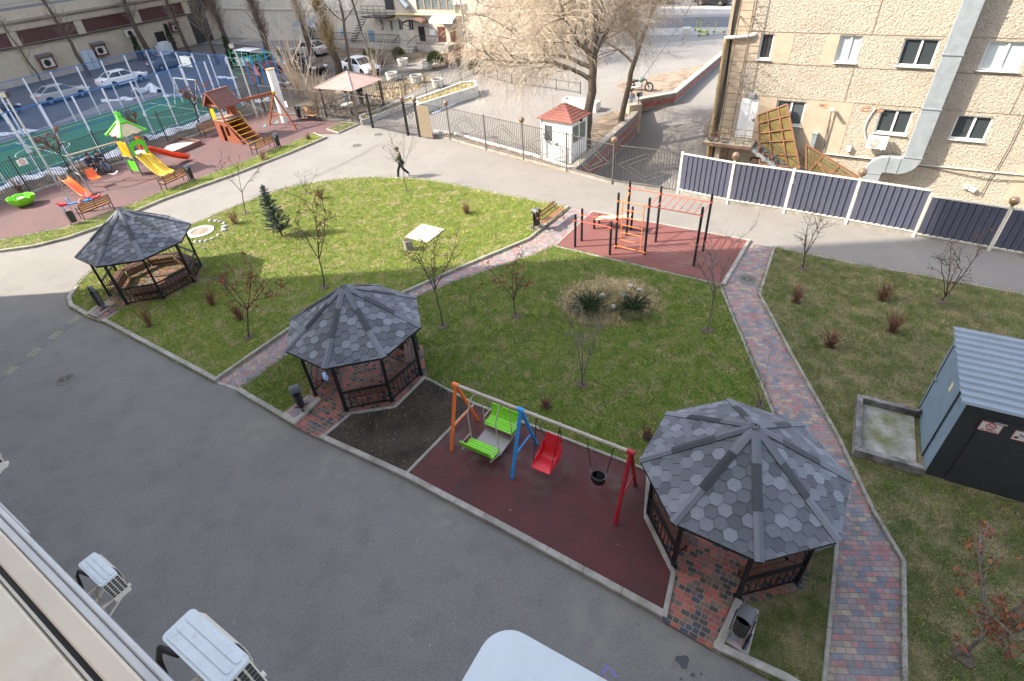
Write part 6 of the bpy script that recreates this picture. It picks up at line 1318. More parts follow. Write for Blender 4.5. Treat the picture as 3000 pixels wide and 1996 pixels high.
for x in (x0, x1):
    for z in (2.0, 5.2, 8.4, 11.6): m = MB(); m.beam((x, -.4, z), (x, -.01, z), .03); m.beam((x, -.4, z-.3), (x, -.02, z), .02); m.build('bracket', RUST, t4)
# landing and stair
t4 = thing('steel_stair', 'rusty steel landing with rails and a long flight of concrete steps down to the right', 'stair', FC, TH)
lz = W(*zc((345, 690), o3), 1.2)[1]; lz = DR[2]-.12; lx0, lx1 = -.15, DR[1]+.25; ly = -1.25
m = MB(); m.box(((lx0+lx1)/2, ly/2-.02, lz), (lx1-lx0, -ly, .12)); m.build('landing', mat('old_concrete', (.40, .36, .28), (.27, .23, .17), sc=4, rough=1, bump=.01), t4); m = MB(); m.beam((lx0, ly-.05, lz-.02), (lx1, ly-.05, lz-.02), .05, .16); m.build('landing_edge', RUST, t4)
sxE = lx1+3.6; nS = 11
m = MB(); [m.box((lx1+.18+(sxE-lx1)*i/nS, ly/2-.1, lz-.1-(lz+.1)*(i+.5)/nS), (.36, -ly-.25, .08)) for i in range(nS)]; m.build('tread', CONC, t4)
m = MB()
for y in (-.12, ly+.02): m.beam((lx1, y, lz-.05), (sxE+.3, y, -.05), .05, .16)
m.build('stringer', GALV, t4)
m = MB()
for (xa, xb) in ((lx0, lx1),):
    for k in (.35, .65, .95): m.tube([(lx0, ly-.03, lz+k), (lx1, ly-.03, lz+k)], .014, 5); m.tube([(lx0, ly-.03, lz+k), (lx0, -.05, lz+k)], .014, 5)
    for i in range(7): x = lx0+(lx1-lx0)*i/6; m.tube([(x, ly-.03, lz), (x, ly-.03, lz+.95)], .014, 5)
    for i in range(4): y = ly*(i/3); m.tube([(lx0, y-.02, lz), (lx0, y-.02, lz+.95)], .014, 5)
    m.tube([(lx0, -.2, lz+.9), (lx0+.25, -.5, lz+1.3), (lx0+.5, -.2, lz+.9)], .014, 5)
m.build('rail', RUST, t4)
m = MB()
for y in (ly-.03, -.08):
    for k in (.5, .95): m.tube([(lx1, y, lz+k), (sxE+.2, y, k)], .018, 5)
    for i in range(6): f = (i+.5)/6; x = lx1+(sxE-lx1)*f; z = lz*(1-f); m.tube([(x, y, z), (x, y, z+.95)], .014, 5)
m.build('hand_rail', IRON, t4)
m = MB(); m.box(((lx0+lx1)/2-.5, -.5, lz/2-.06), (.25, .9, lz-.1)); m.build('pier', PLA, t4)
for nm, lb, cat, px, sc in (('cable_reel', 'black coil lying under the steel stair', 'coil', (820, 870), 1),):
    s_, z = W(*zc(px, o3), .8); m = MB(); m.tube([(.22*math.cos(a), .1*math.sin(a*3), .22*math.sin(a)) for a in [i*.4 for i in range(32)]], .05, 6); o = m.build(nm, BLACK); o.location = on_wall((s_, .8, z)); o.rotation_euler.z = TH; tag(o, lb, cat)
# clutter on the landing
t5 = thing('scrap_pile', 'pile of rusty scrap and old chair legs on the steel landing', 'scrap', on_wall((.35, .7, lz+.06)), TH); m = MB()
for _ in range(26): p = Vector((random.uniform(-.35, .5), random.uniform(-.35, .35), random.uniform(.02, .1))); m.tube([p, p+Vector((random.uniform(-.4, .4), random.uniform(-.3, .3), random.uniform(.1, .6)))], .014, 5)
m.build('bars', RUST, t5); m = MB(); [m.box((random.uniform(-.2, .9), random.uniform(-.4, .3), .08), (.35, .22, .05), random.uniform(0, 3)) for _ in range(6)]; m.build('boards', CONCD, t5)
# lattice frames leaning on the wall
LATO = mat('lattice_orange', (0.24, 0.095, 0.04), (.2, .08, .035), sc=4, rough=.55); LATY = mat('lattice_cane', (0.16, 0.115, 0.026), (0.125, 0.09, 0.02), sc=4, rough=.7)
def lattice(label, quad, out_t, name='lattice_frame'):
    """a frame whose corners are surveyed at given distances from the wall: top corners out_t, bottom corners out_b"""
    P_ = [on_plane(*zc(p, o3), FC-FN*o, FN) for p, o in zip(quad, out_t)]
    t = thing(name, label, 'lattice', P_[0]); Q = [p-P_[0] for p in P_]; n = (Q[1]-Q[0]).cross(Q[-1]-Q[0]).normalized(); n = n if n.dot(FN) < 0 else -n
    m = MB()
    def side(a, b, w_=.07): m.beam(a, b, w_, .05, up=n)
    for i in range(len(Q)): side(Q[i], Q[(i+1) % len(Q)])
    return t, Q, n, m
t, Q, n, m = lattice('tall rectangular wooden lattice frame with orange battens leaning on the pebbledash wall', [(865, 340), (1200, 218), (1345, 950), (880, 900)], (.2, .2, 1.2, 1.2))
def gridpt(u, v): return Q[0].lerp(Q[1], u).lerp(Q[3].lerp(Q[2], u), v)
for u in (.33, .70): m.beam(gridpt(u, 0), gridpt(u, 1), .06, .05, up=n)
for v in (.17, .38, .56, .8): m.beam(gridpt(0, v), gridpt(1, v), .06, .05, up=n)
m.build('battens', LATO, t); m = MB()
for i in range(-30, 46):                                       # fine diagonal canes behind the battens
    pts = []
    a = i/34
    u0, v0, u1, v1 = max(0, a), max(0, -a)*.7, min(1, a+1.0), 0
    p_ = [(u, (u-a)*.62) for u in (0, 1)]
    (ua, va), (ub, vb) = p_
    if vb < 0 or va > 1: continue
    if va < 0: ua = ua+(0-va)/.62; va = 0
    if vb > 1: ub = ub-(vb-1)/.62; vb = 1
    m.beam(gridpt(ua, va)-n*.03, gridpt(ub, vb)-n*.03, .034, .012, up=n)
m.build('canes', LATY, t); m = MB(); [m.beam(gridpt(u, v)-n*.06, gridpt(min(1, u+.5), min(1, v+.36))-n*.06, .03, .02, up=n) for u, v in ((0, .05), (.2, .0), (0, .4), (.3, .3), (0, .65), (.4, .55))]; m.build('diagonal_shade', IRONB, t)  # dark bars behind the canes stand in for diagonal shadows
t, Q, n, m = lattice('triangular wooden lattice frame with orange battens behind the slate fence', [(1415, 680), (2035, 1060), (1415, 1010)], (.45, .55, 1.2))
def tp(u, v): return Q[0]+(Q[1]-Q[0])*u+(Q[2]-Q[0])*v
m.beam(tp(.33, 0), tp(.05, .9), .06, .05, up=n); m.beam(tp(.63, 0), tp(.45, .55), .06, .05, up=n); m.beam(tp(.16, .4), tp(.48, .5), .06, .05, up=n); m.build('battens', LATO, t)
m = MB(); [m.beam(tp(u, 0)-n*.03, tp(u, 1-u-.01)-n*.03, .034, .012, up=n) for u in [i/40 for i in range(1, 39)]]; m.build('canes', LATY, t); m = MB(); [m.beam(tp(u, v)-n*.06, tp(u+.3, v-.12*0)-n*.06, .03, .02, up=n) for u, v in ((0, .3), (0, .6), (.3, .25), (.5, .1))]; m.build('diagonal_shade', IRONB, t)  # diagonal shadows added here too as dark bars
# ------------------------------------------------------------------ people
SKIN = mat('skin', (0.45, 0.26, 0.18), rough=.6); HAIR = mat('hair_dark', (0.02, 0.016, 0.013), rough=.7)
def skin_mesh(name, verts, edges, radii, mt, parent, root=0):
    me = bpy.data.meshes.new(name); me.from_pydata(verts, edges, []); me.materials.append(mt)
    o = bpy.data.objects.new(name, me); COL.objects.link(o); o.parent = parent
    sk = o.modifiers.new('skin', 'SKIN'); sk.use_smooth_shade = True; ss = o.modifiers.new('sub', 'SUBSURF'); ss.levels = 1; ss.render_levels = 2
    for i, r in enumerate(radii):
        v = me.skin_vertices[0].data[i]; v.radius = r if isinstance(r, tuple) else (r, r); v.use_root = (i == root)
    return o
def person(label, loc, rz, J, top, legs, hair=HAIR, group=None, bag=None, shoes=None, skirt=None, cap=None):
    """J: joints in metres - hip, chest, neck, head, and l/r shoulder, elbow, hand, hipj, knee, foot, toe; facing local -y"""
    J = {k: v for k, v in J.items() if k != 'neck0'}; t = thing('person', label, 'person', loc, rz, group); n = list(J); V = [J[k] for k in n]; I = {k: i for i, k in enumerate(n)}
    E_ = [('hip', 'waist'), ('waist', 'chest'), ('chest', 'neck'), ('neck', 'head0'), ('head0', 'head1')]
    for s_ in 'lr': E_ += [('chest', s_+'sh'), (s_+'sh', s_+'el'), (s_+'el', s_+'wr'), (s_+'wr', s_+'ha'), ('hip', s_+'hj'), (s_+'hj', s_+'kn'), (s_+'kn', s_+'an'), (s_+'an', s_+'to')]
    R = dict(hip=.12, waist=.115, chest=(.15, .11), neck=.05, head0=(.085, .10), head1=(.06, .07))
    for s_ in 'lr': R.update({s_+'sh': .062, s_+'el': .043, s_+'wr': .03, s_+'ha': (.045, .02), s_+'hj': .088, s_+'kn': .058, s_+'an': .04, s_+'to': .038})
    skin_mesh('body', V, [(I[a], I[b]) for a, b in E_], [R[k] for k in n], SKIN, t, I['hip'])
    def sub(name, keys, edges, rr, mt, root): ii = {k: i for i, k in enumerate(keys)}; return skin_mesh(name, [J[k] for k in keys], [(ii[a], ii[b]) for a, b in edges], [rr[k] for k in keys], mt, t, ii[root])
    k = ['hip', 'waist', 'chest', 'neck0', 'lsh', 'lel', 'lwr', 'rsh', 'rel', 'rwr']; J['neck0'] = tuple(Vector(J['chest']).lerp(Vector(J['neck']), .75))
    sub('jacket', k, [('hip', 'waist'), ('waist', 'chest'), ('chest', 'neck0'), ('chest', 'lsh'), ('lsh', 'lel'), ('lel', 'lwr'), ('chest', 'rsh'), ('rsh', 'rel'), ('rel', 'rwr')], dict(hip=(.175, .14), waist=(.165, .135), chest=(.185, .14), neck0=.075, lsh=.085, lel=.065, lwr=.05, rsh=.085, rel=.065, rwr=.05), top, 'waist')
    k = ['hip', 'lhj', 'lkn', 'lan', 'rhj', 'rkn', 'ran']
    sub('trousers', k, [('hip', 'lhj'), ('lhj', 'lkn'), ('lkn', 'lan'), ('hip', 'rhj'), ('rhj', 'rkn'), ('rkn', 'ran')], dict(hip=(.16, .13), lhj=.11, lkn=.08, lan=.068, rhj=.11, rkn=.08, ran=.068), legs, 'hip')
    h0, h1 = Vector(J['head0']), Vector(J['head1']); m = MB(); m.sphere((h0+h1)/2+Vector((0, .02, .045)), .105, 12, sc=(.92, 1.05, .95)); m.build('cap' if cap else 'hair', cap or hair, t, smooth=60)
    m = MB(); f = (h0*.65+h1*.35); m.beam(f+Vector((0, -.10, .0)), f+Vector((0, -.13, -.035)), .025); m.build('nose', SKIN, t)
    for sx in (-1, 1): m = MB(); m.sphere(f+Vector((sx*.035, -.095, .03)), .011, 6); m.build('eye', BLACK, t)
    for s_ in 'lr':
        a, b = Vector(J[s_+'an']), Vector(J[s_+'to']); m = MB(); d = (b-a); d.z = 0; d = d.normalized() if d.length > 1e-3 else Vector((0, -1, 0)); c = a+d*.07; c.z = min(a.z, b.z)-.0
        m.sphere(c, .075, 10, sc=(.62, .62, .62)); m.tube([a+Vector((0, 0, -.02))-d*.04, c+d*.0, b+d*.05], [.05, .052, .035], 8); m.build('shoe', shoes or BLACK, t, smooth=60)
        w_, h = Vector(J[s_+'wr']), Vector(J[s_+'ha']); m = MB(); dd = (h-w_).normalized() if (h-w_).length > 1e-4 else Vector((0, 0, -1)); o = dd.orthogonal().normalized()
        for i in range(4): p = h+o*(i-1.5)*.018; m.tube([p, p+dd*.04, p+dd*(.07-.008*abs(i-1.3))+o.cross(dd)*.012], [.009, .008, .006], 5)
        m.tube([w_+dd*.03+o*.02, w_+dd*.06+o*.055, w_+dd*.09+o*.06], [.011, .009, .007], 5); m.build('hand', SKIN, t, smooth=60)
    return t
CAMO = mat('camo_jacket', (0.16, 0.17, 0.11), (0.03, 0.035, 0.025), sc=9, rough=.9, lo=.47, hi=.53, c3=(0.5, 0.5, 0.42), sc3=7, lo3=.58, hi3=.62); NAVY = mat('navy_cloth', (0.025, 0.03, 0.055), rough=.9); JEAN = mat('blue_jeans', (0.22, 0.30, 0.42), (.15, .21, .32), sc=9, rough=.9); BLK = mat('black_cloth', (0.018, 0.018, 0.02), rough=.9)
GREYB = mat('blue_grey_shirt', (.28, .33, .42), rough=.8); PALET = mat('pale_trousers', (.5, .5, .5), rough=.8); PALES = mat('pale_shoes', (.5, .56, .62), rough=.6)
Jw = dict(hip=(0, 0, .93), waist=(0, -.01, 1.08), chest=(0, -.04, 1.34), neck=(0, -.07, 1.50), head0=(0, -.10, 1.58), head1=(0, -.11, 1.70),
          lsh=(.17, -.03, 1.42), lel=(.24, -.16, 1.16), lwr=(.16, -.30, 1.02), lha=(.12, -.35, 1.03), rsh=(-.17, -.02, 1.42), rel=(-.25, .06, 1.15), rwr=(-.22, -.05, .92), rha=(-.21, -.08, .84),
          lhj=(.09, 0, .88), lkn=(.10, -.22, .52), lan=(.10, -.30, .09), lto=(.10, -.42, .05), rhj=(-.09, 0, .88), rkn=(-.10, .06, .48), ran=(-.10, .36, .13), rto=(-.10, .27, .04))
pw = person('person in patterned jacket and dark trousers striding along the sunlit drive', G(1182, 520), R_(-78), Jw, CAMO, BLK, hair=mat('grey_cap', (.06, .055, .06), rough=.8), shoes=PALES, cap=mat('grey_cap', (.06, .055, .06), rough=.8))
m = MB(); m.sphere((.28, .05, .96), .15, 12, sc=(.45, 1.1, .8)); bgp = m.build('shoulder_bag', BLK, None, smooth=60); bgp.location = pw.location; bgp.rotation_euler = pw.rotation_euler
m = MB(); m.tube([(.27, .05, 1.05), (.22, .03, 1.3), (.1, .0, 1.49), (-.05, .03, 1.47)], .012, 5); st_ = m.build('strap', BLK, bgp); tag(bgp, 'black shoulder bag carried by the walking person', 'bag')
Js = dict(hip=(0, 0, .50), waist=(0, .04, .66), chest=(0, .06, .92), neck=(0, .02, 1.08), head0=(0, -.03, 1.16), head1=(0, -.04, 1.28),
          lsh=(.17, .05, 1.0), lel=(.27, -.12, .78), lwr=(.14, -.30, .72), lha=(.08, -.34, .72), rsh=(-.17, .05, 1.0), rel=(-.26, -.10, .76), rwr=(-.12, -.3, .70), rha=(-.07, -.34, .70),
          lhj=(.09, -.02, .49), lkn=(.14, -.42, .50), lan=(.13, -.48, .09), lto=(.13, -.6, .05), rhj=(-.09, -.02, .49), rkn=(-.13, -.42, .50), ran=(-.12, -.40, .09), rto=(-.12, -.52, .05))
rb_ = ang(G(245, 522), G(315, 500)); cb = (G(245, 522)+G(315, 500))/2
person('person in navy clothes and cap sitting on the bench behind the orange swing', cb+Vector((0.05, 0, .02)), rb_, Js, NAVY, NAVY, shoes=BLACK, cap=BLK)
Js2 = dict(Js); d2 = Vector((math.cos(rb_), math.sin(rb_), 0))
person('person in light blue jeans sitting at the right end of that fence bench', cb+d2*.62+Vector((0, 0, .02)), rb_, Js2, NAVY, JEAN, shoes=BLACK)
Jst = dict(hip=(0, 0, .93), waist=(0, 0, 1.08), chest=(0, .0, 1.34), neck=(0, -.02, 1.50), head0=(0, -.05, 1.58), head1=(0, -.07, 1.70), lsh=(.18, .0, 1.42), lel=(.25, -.04, 1.15), lwr=(.1, -.26, 1.08), lha=(.05, -.30, 1.1), rsh=(-.18, .0, 1.42), rel=(-.25, -.04, 1.15), rwr=(-.1, -.26, 1.08), rha=(-.05, -.30, 1.1),
           lhj=(.09, 0, .88), lkn=(.10, -.02, .5), lan=(.10, 0, .09), lto=(.11, -.13, .05), rhj=(-.09, 0, .88), rkn=(-.10, -.02, .5), ran=(-.10, 0, .09), rto=(-.11, -.13, .05))
person('person in blue grey jacket standing behind the pale wall pillar by the alley', G(1851, 330, -.0)+Vector((0.0, .55, -.35)), R_(-8), dict(Jst), GREYB, PALET)
person('dark clothed person with pale hair standing in the brown gazebo', G(1062, 312), R_(40), dict(Jst), BLK, BLK, hair=mat('pale_hair', (.5, .46, .4), rough=.8))
person('person in dark clothes sitting low inside the brown gazebo', G(1020, 310), R_(-30), dict(Jst, **{}), BLK, JEAN)
# ------------------------------------------------------------------ playground
t = thing('bicycle', 'dark bicycle leaning beside the person on the fence bench', 'bicycle', cb+Vector((.75, -.35, .02)), rb_+.5)
for x in (-.5, .5): m = MB(); m.tube([(x+.33*math.cos(a), 0, .34+.33*math.sin(a)) for a in [i*math.pi/10 for i in range(20)]], .022, 5, closed=True); w0 = m.build('wheel', BLACK, t); m = MB(); [m.beam((x, 0, .34), (x+.32*math.cos(a), 0, .34+.32*math.sin(a)), .006) for a in [i*.7 for i in range(9)]]; m.build('rim', GALV, w0)
m = MB(); [m.tube(q, .018, 5) for q in ([(-.5, 0, .34), (-.05, 0, .32), (.38, 0, .82), (-.18, 0, .78), (-.05, 0, .32)], [(-.5, 0, .34), (-.18, 0, .78), (-.2, 0, .92)], [(.5, 0, .34), (.38, 0, .82), (.34, 0, 1.0)])]; m.build('frame', IRONB, t); m = MB(); m.tube([(.3, -.28, 1.02), (.36, 0, 1.0), (.3, .28, 1.02)], .015, 5); m.build('handlebar', IRONB, t); m = MB(); m.sphere((-.22, 0, .95), .1, 8, sc=(1.3, .7, .35)); m.build('saddle', BLACK, t, smooth=60)
# slide tower
tc_ = Vector((-22.55, 35.75, .02)); tr_ = ang(Vector((-23.14, 35.28, 0)), Vector((-22.23, 34.70, 0)))
t = thing('slide_tower', 'slide tower with green turret roof, yellow double slide and orange side slide', 'slide tower', tc_, tr_)
GREYP = mat('tower_post', (.22, .21, .20), rough=.45); BEIGEP = mat('turret_panel', (0.66, 0.52, 0.33), (0.55, 0.42, 0.26), sc=5, rough=.6, c3=(.72, .6, .4), sc3=6); GRN = mat('bright_green_plastic', (0.10, 0.55, 0.02), rough=.35)
for sx in (-1, 1):
    for sy in (-1, 1): m = MB(); m.tube([(sx*.52, sy*.52, 0), (sx*.52, sy*.52, 2.55)], .055, 10); m.build('post', GREYP, t, smooth=50)
m = MB(); m.box((0, 0, 1.12), (1.08, 1.08, .07)); m.build('deck', mat('deck_grey', (.5, .47, .44), rough=.7), t)
m = MB(); E4 = [(-.72, -.72), (.72, -.72), (.72, .72), (-.72, .72)]; zA, zE = 3.45, 2.5
for i in range(4):
    a, b = Vector((*E4[i], zE)), Vector((*E4[(i+1) % 4], zE)); c0, c1 = Vector((E4[i][0]*.2, E4[i][1]*.2, 3.12)), Vector((E4[(i+1) % 4][0]*.2, E4[(i+1) % 4][1]*.2, 3.12))
    for k in range(5): f0, f1 = k/5, (k+1)/5; n_ = Vector((0, 0, .02)); lo = -.09 if k % 2 else -.03; m.add([a.lerp(b, f0)+Vector((0, 0, lo)), a.lerp(b, f1)+Vector((0, 0, lo*.6)), c0.lerp(c1, f1), c0.lerp(c1, f0)], [(0, 1, 2, 3)])
rf = m.build('turret_roof', BEIGEP, t); rf.modifiers.new('s', 'SOLIDIFY').thickness = .03
m = MB()
for x, y in E4: m.tube([(x*1.06, y*1.06, zE-.02), (x*.62, y*.62, 2.83), (x*.2, y*.2, 3.16)], [.085, .06, .06], 8); m.sphere((x*1.06, y*1.06, zE-.02), .11, 8)
m.lathe([(.30, 3.02), (.33, 3.10), (.22, 3.2), (.16, 3.36), (.12, 3.5), (.03, 3.72), (1e-6, 3.74)], n=8); [m.sphere((.16*math.cos(a), .16*math.sin(a), 3.45+.06*k), .07, 6) for k, a in enumerate((.3, 2.0, 3.6, 5.0))]; m.build('roof_ribs', GRN, rf, smooth=50)
def panel_with_hole(name, mt, M, w_=1.0, z0=1.15, z1=2.0, arch=.62):
    m = MB(); out = [(-w_/2, z0), (-w_/2, z1-.12), (-w_*.32, z1-.02), (-w_*.2, z1+.06), (0, z1+.02), (w_*.2, z1+.08), (w_*.36, z1), (w_/2, z1-.14), (w_/2, z0), (arch/2, z0), (arch/2, z1-.45), (arch/3, z1-.28), (0, z1-.22), (-arch/3, z1-.28), (-arch/2, z1-.45), (-arch/2, z0)]
    m.prism(out, -.02, .02); m.move(Matrix.Rotation(R_(90), 4, 'X')); m.move(M); return m.build(name, mt, t, bevel=.01)
panel_with_hole('arch_panel', GRN, Matrix.Translation((.56, 0, 0)) @ Matrix.Rotation(R_(90), 4, 'Z'))
panel_with_hole('arch_panel', ORPL, Matrix.Translation((0, .56, 0)) @ Matrix.Rotation(R_(180), 4, 'Z'))
m = MB(); [m.box((-.42+k*.14, -.56, 1.62), (.10, .05, .95-.05*abs(k-3))) for k in range(7)]; m.box((0, -.555, 1.6), (.92, .03, .9)); m.build('side_panel', YELLOW, t, bevel=.01)
m = MB(); m.box((0, -.5, .55), (.9, .04, .6)); m.build('lower_panel', GRN, t, bevel=.01)
m = MB(); [m.tube([(-.56-.12*k, x, 1.1-.28*k) for x in (-.3, .3)], .02, 6) for k in range(4)]; m.build('ladder', GREYP, t)
def slide_mesh(name, mt, path_, wd, n_lanes=1, hw=.12, par=None):
    m = MB(); prof = []
    for L in range(n_lanes):
        x0 = -wd/2+wd*L/n_lanes; x1 = x0+wd/n_lanes; prof += [(x0+.0, hw), (x0+.04, hw), (x0+.07, .01), ((x0+x1)/2, 0), (x1-.07, .01), (x1-.04, hw), (x1, hw)]
    k = len(prof); vs = []
    for p, q in zip(path_, path_[1:]+[path_[-1]*2-path_[-2]]):
        d = (q-p).normalized(); s_ = d.cross(Vector((0, 0, 1))).normalized(); u_ = s_.cross(d)
        for a, b in prof: vs.append(p+s_*a+u_*b)
    m.add(vs, [(i*k+j, i*k+j+1, (i+1)*k+j+1, (i+1)*k+j) for i in range(len(path_)-1) for j in range(k-1)]); o = m.build(name, mt, par or t, smooth=50); o.modifiers.new('s', 'SOLIDIFY').thickness = .025; return o
slide_mesh('slide', mat('slide_yellow', (0.78, 0.50, 0.04), rough=.3), [Vector((.52+x, 0, z)) for x, z in ((0, 1.15), (.2, 1.08), (.6, .80), (1.0, .50), (1.4, .27), (1.7, .17), (1.95, .16), (2.1, .12))], .92, 2, .14)
slide_mesh('slide', mat('slide_orange_red', (0.72, 0.06, 0.015), rough=.3), [Vector((x, .52+y, z)) for x, y, z in ((0, 0, 1.2), (.1, .3, 1.1), (.3, .8, .75), (.55, 1.3, .42), (.85, 1.7, .22), (1.15, 1.95, .15))], .5, 1, .22)
m = MB(); m.tube([(-.62, -.62, 1.9), (-.62, .62, 1.9)], .03, 6); m.tube([(-.62, -.6, 1.15), (.0, -.62, 1.15)], .03, 6); m.build('rail', GREYP, t)
# swing bar joined to the tower
a, b = Vector((-24.95, 33.30, .02)), Vector((-23.14, 35.25, .02)); rz = ang(a, b); L = (b-a).length
t = thing('swing_frame', 'grey tubular swing frame with A legs joined to the slide tower', 'swing frame', a, rz); m = MB(); m.tube([(-.05, 0, 2.08), (L, 0, 2.08)], .05, 8); m.build('top_bar', mat('tan_rail', (.42, .36, .28), rough=.5), t, smooth=50)
for sg in (-1, 1): m = MB(); m.tube([(0, 0, 2.05), (0, sg*1.0, 0)], .042, 8); m.build('leg', GREYP, t, smooth=50)
m = MB(); m.tube([(0, -.5, 1.0), (0, .5, 1.0)], .03, 6); m.build('crossbar', GREYP, t)
t = thing('chair_swing', 'orange plastic bucket chair hanging from the grey swing frame', 'swing', a.lerp(b, .26), rz)
m = MB(); prof = [(-.42, .95), (-.30, .72), (-.18, .50), (.02, .46), (.28, .50), (.38, .46)]; vs = [(w_*s_, -y, z+.07*abs(s_)**2) for (y, z), w_ in zip(prof, (.26, .28, .28, .27, .3, .3)) for s_ in (-1, -.8, 0, .8, 1)]; m.add(vs, [(i*5+j, i*5+j+1, (i+1)*5+j+1, (i+1)*5+j) for i in range(5) for j in range(4)]); o = m.build('shell', ORPL, t, smooth=60); o.modifiers.new('s', 'SOLIDIFY').thickness = .03; o.modifiers.new('b', 'SUBSURF').render_levels = 2
m = MB(); [m.tube([(sg*.3, 0, 2.03), (sg*.28, y, z)], .01, 4) for sg in (-1, 1) for y, z in ((-.3, .58), (.25, .85))]; m.build('chain', CHAIN, t)
t = thing('belt_swing', 'pale belt swing seat hanging from the grey swing frame next to the tower', 'swing', a.lerp(b, .66), rz); m = MB(); pts = [(-.26+.52*i/8, 0, .50-.10*math.sin(math.pi*i/8)) for i in range(9)]
for p, q in zip(pts, pts[1:]): m.add([(p[0], -.07, p[2]), (q[0], -.07, q[2]), (q[0], .07, q[2]), (p[0], .07, p[2])], [(0, 1, 2, 3)])
o = m.build('belt', WHITE, t); o.modifiers.new('s', 'SOLIDIFY').thickness = .015; m = MB(); [m.tube([(sg*.28, 0, 2.03), (sg*.26, 0, .5)], .01, 4) for sg in (-1, 1)]; m.build('chain', CHAIN, t)
# small slide
a, b = Vector((-25.35, 32.62, .02)), Vector((-23.8, 31.68, .02)); t = thing('small_slide', 'small orange toddler slide with a bent tube ladder', 'slide', a, ang(a, b)); L = (b-a).length
slide_mesh('slide', ORPL, [Vector((L*x, 0, z)) for x, z in ((0, .92), (.12, .9), (.3, .72), (.5, .48), (.7, .27), (.85, .17), (1, .13))], .5, 1, .14, par=t)
for sg in (-1, 1): m = MB(); m.tube([(-.45, sg*.24, 0), (-.08, sg*.24, .95), (-.02, sg*.24, 1.22), (.08, sg*.24, 1.25), (.16, sg*.24, 1.0)], .022, 6); m.build('ladder_rail', TAN, t, smooth=60)
m = MB(); [m.tube([(-.45+.09*k, -.24, .23*k), (-.45+.09*k, .24, .23*k)], .018, 6) for k in (1, 2, 3)]; m.build('rungs', TAN, t)
# lime bowl, seesaw
t = thing('spinner_bowl', 'lime green scalloped plastic bowl on the playground mat', 'spinner', G(74, 602, .02), 0.4); m = MB(); k = 40; vs = []
for r, z in ((.30, .04), (.45, .16), (.56, .32), (.62, .50), (.57, .49), (.50, .30), (.38, .16), (.26, .12)):
    for i in range(k): a = 2*math.pi*i/k; e = .045*abs(math.sin(4*a)) if z > .4 else 0; rr = r*(1+.05*math.cos(8*a)*(z > .25)); vs.append((rr*1.12*math.cos(a), rr*.95*math.sin(a), z+e*1.6))
m.add(vs, [(r*k+j, r*k+(j+1) % k, (r+1)*k+(j+1) % k, (r+1)*k+j) for r in range(7) for j in range(k)]+[tuple(range(k-1, -1, -1)), tuple(7*k+j for j in range(k))]); m.build('bowl', LIME, t, smooth=50); m = MB(); m.lathe([(.17, .0), (.17, .05), (.1, .06)], (0, 0, .0), 12); m.lathe([(.05, .12), (.05, .42), (.2, .44), (.2, .47), (1e-6, .48)], n=14); m.build('hub', mat('hub_grey', (.5, .5, .48), rough=.5), t, smooth=50)
a, b = Vector((-24.15, 29.72, .02)), Vector((-22.15, 30.2, .02)); c = (a+b)/2; t = thing('seesaw', 'blue seesaw with red saddle seats and hoop handles', 'seesaw', c, ang(a, b)); L = (b-a).length
m = MB(); m.tube([(-L/2, 0, .50), (L/2, 0, .62)], .05, 8); m.build('beam', BLUEP, t, smooth=50); m = MB(); m.box((0, 0, .28), (.14, .22, .56)); m.tube([(-.02, 0, .6), (.14, 0, .72)], .05, 8); m.build('pivot', ORANGE, t, bevel=.02)
for sg in (-1, 1):
    m = MB(); z = .56+.06*sg; m.tube([(sg*(L/2-.52), -.16, z), (sg*(L/2-.52), -.14, z+.32), (sg*(L/2-.5), 0, z+.40), (sg*(L/2-.52), .14, z+.32), (sg*(L/2-.52), .16, z)], .02, 6); m.tube([(sg*(L/2-.1), 0, z-.05), (sg*(L/2-.1), 0, .02)], .03, 6); m.build('handle', BLUEP, t, smooth=60)
    m = MB(); m.tube([(sg*(L/2-.38), 0, z+.05), (sg*(L/2-.2), 0, z+.04), (sg*(L/2-.02), 0, z+.08), (sg*(L/2+.1), 0, z+.2)], [.06, .09, .08, .03], 8); m.build('seat', REDP, t, smooth=60)
# timber playhouse with swing
a, b = Vector((-19.63, 41.12, .02)), Vector((-16.96, 39.24, .02)); rz = ang(a, b); L = (b-a).length
TIM = mat('playhouse_timber', (0.30, 0.085, 0.035), (0.22, 0.06, 0.028), sc=7, rough=.7); ROOFP = mat('playhouse_roof', (0.17, 0.075, 0.06), (0.13, 0.06, 0.05), sc=5, rough=.85)
t = thing('playhouse', 'wooden playhouse tower with pitched brown roof, arched openings and yellow rung ladder', 'playhouse', a, rz)
W_, DK = 1.25, 1.42; D_ = 1.25
def timber_wall(y, xs0, xs1, holes=()):
    """boarded wall that narrows upward, boards with arched openings cut by leaving them out"""
    m = MB(); n = 13
    for i in range(n):
        z0, z1 = DK*i/n, DK*(i+1)/n-.006; f = (z0+z1)/2/DK; x0, x1 = xs0[0]+(xs0[1]-xs0[0])*f, xs1[0]+(xs1[1]-xs1[0])*f; segs = [(x0, x1)]
        for hx, hw_, hz0, hz1 in holes:
            zc_ = (z0+z1)/2
            if hz0 < zc_ < hz1:
                w2 = hw_*math.sqrt(max(0, 1-max(0, (zc_-(hz1-hw_))/hw_)**2)); ns = []
                for p, q in segs:
                    if hx-w2 > p: ns.append((p, min(q, hx-w2)))
                    if hx+w2 < q: ns.append((max(p, hx+w2), q))
                segs = ns
        for p, q in segs:
            if q-p > .01: m.box(((p+q)/2, y, (z0+z1)/2), (q-p, .035, z1-z0))
    return m.build('wall', TIM, t)
timber_wall(0, (0, .0), (L*.80, W_), [(.72, .2, -.1, 1.15), (1.28, .19, .45, 1.12)]); timber_wall(D_, (0, 0), (L*.80, W_))
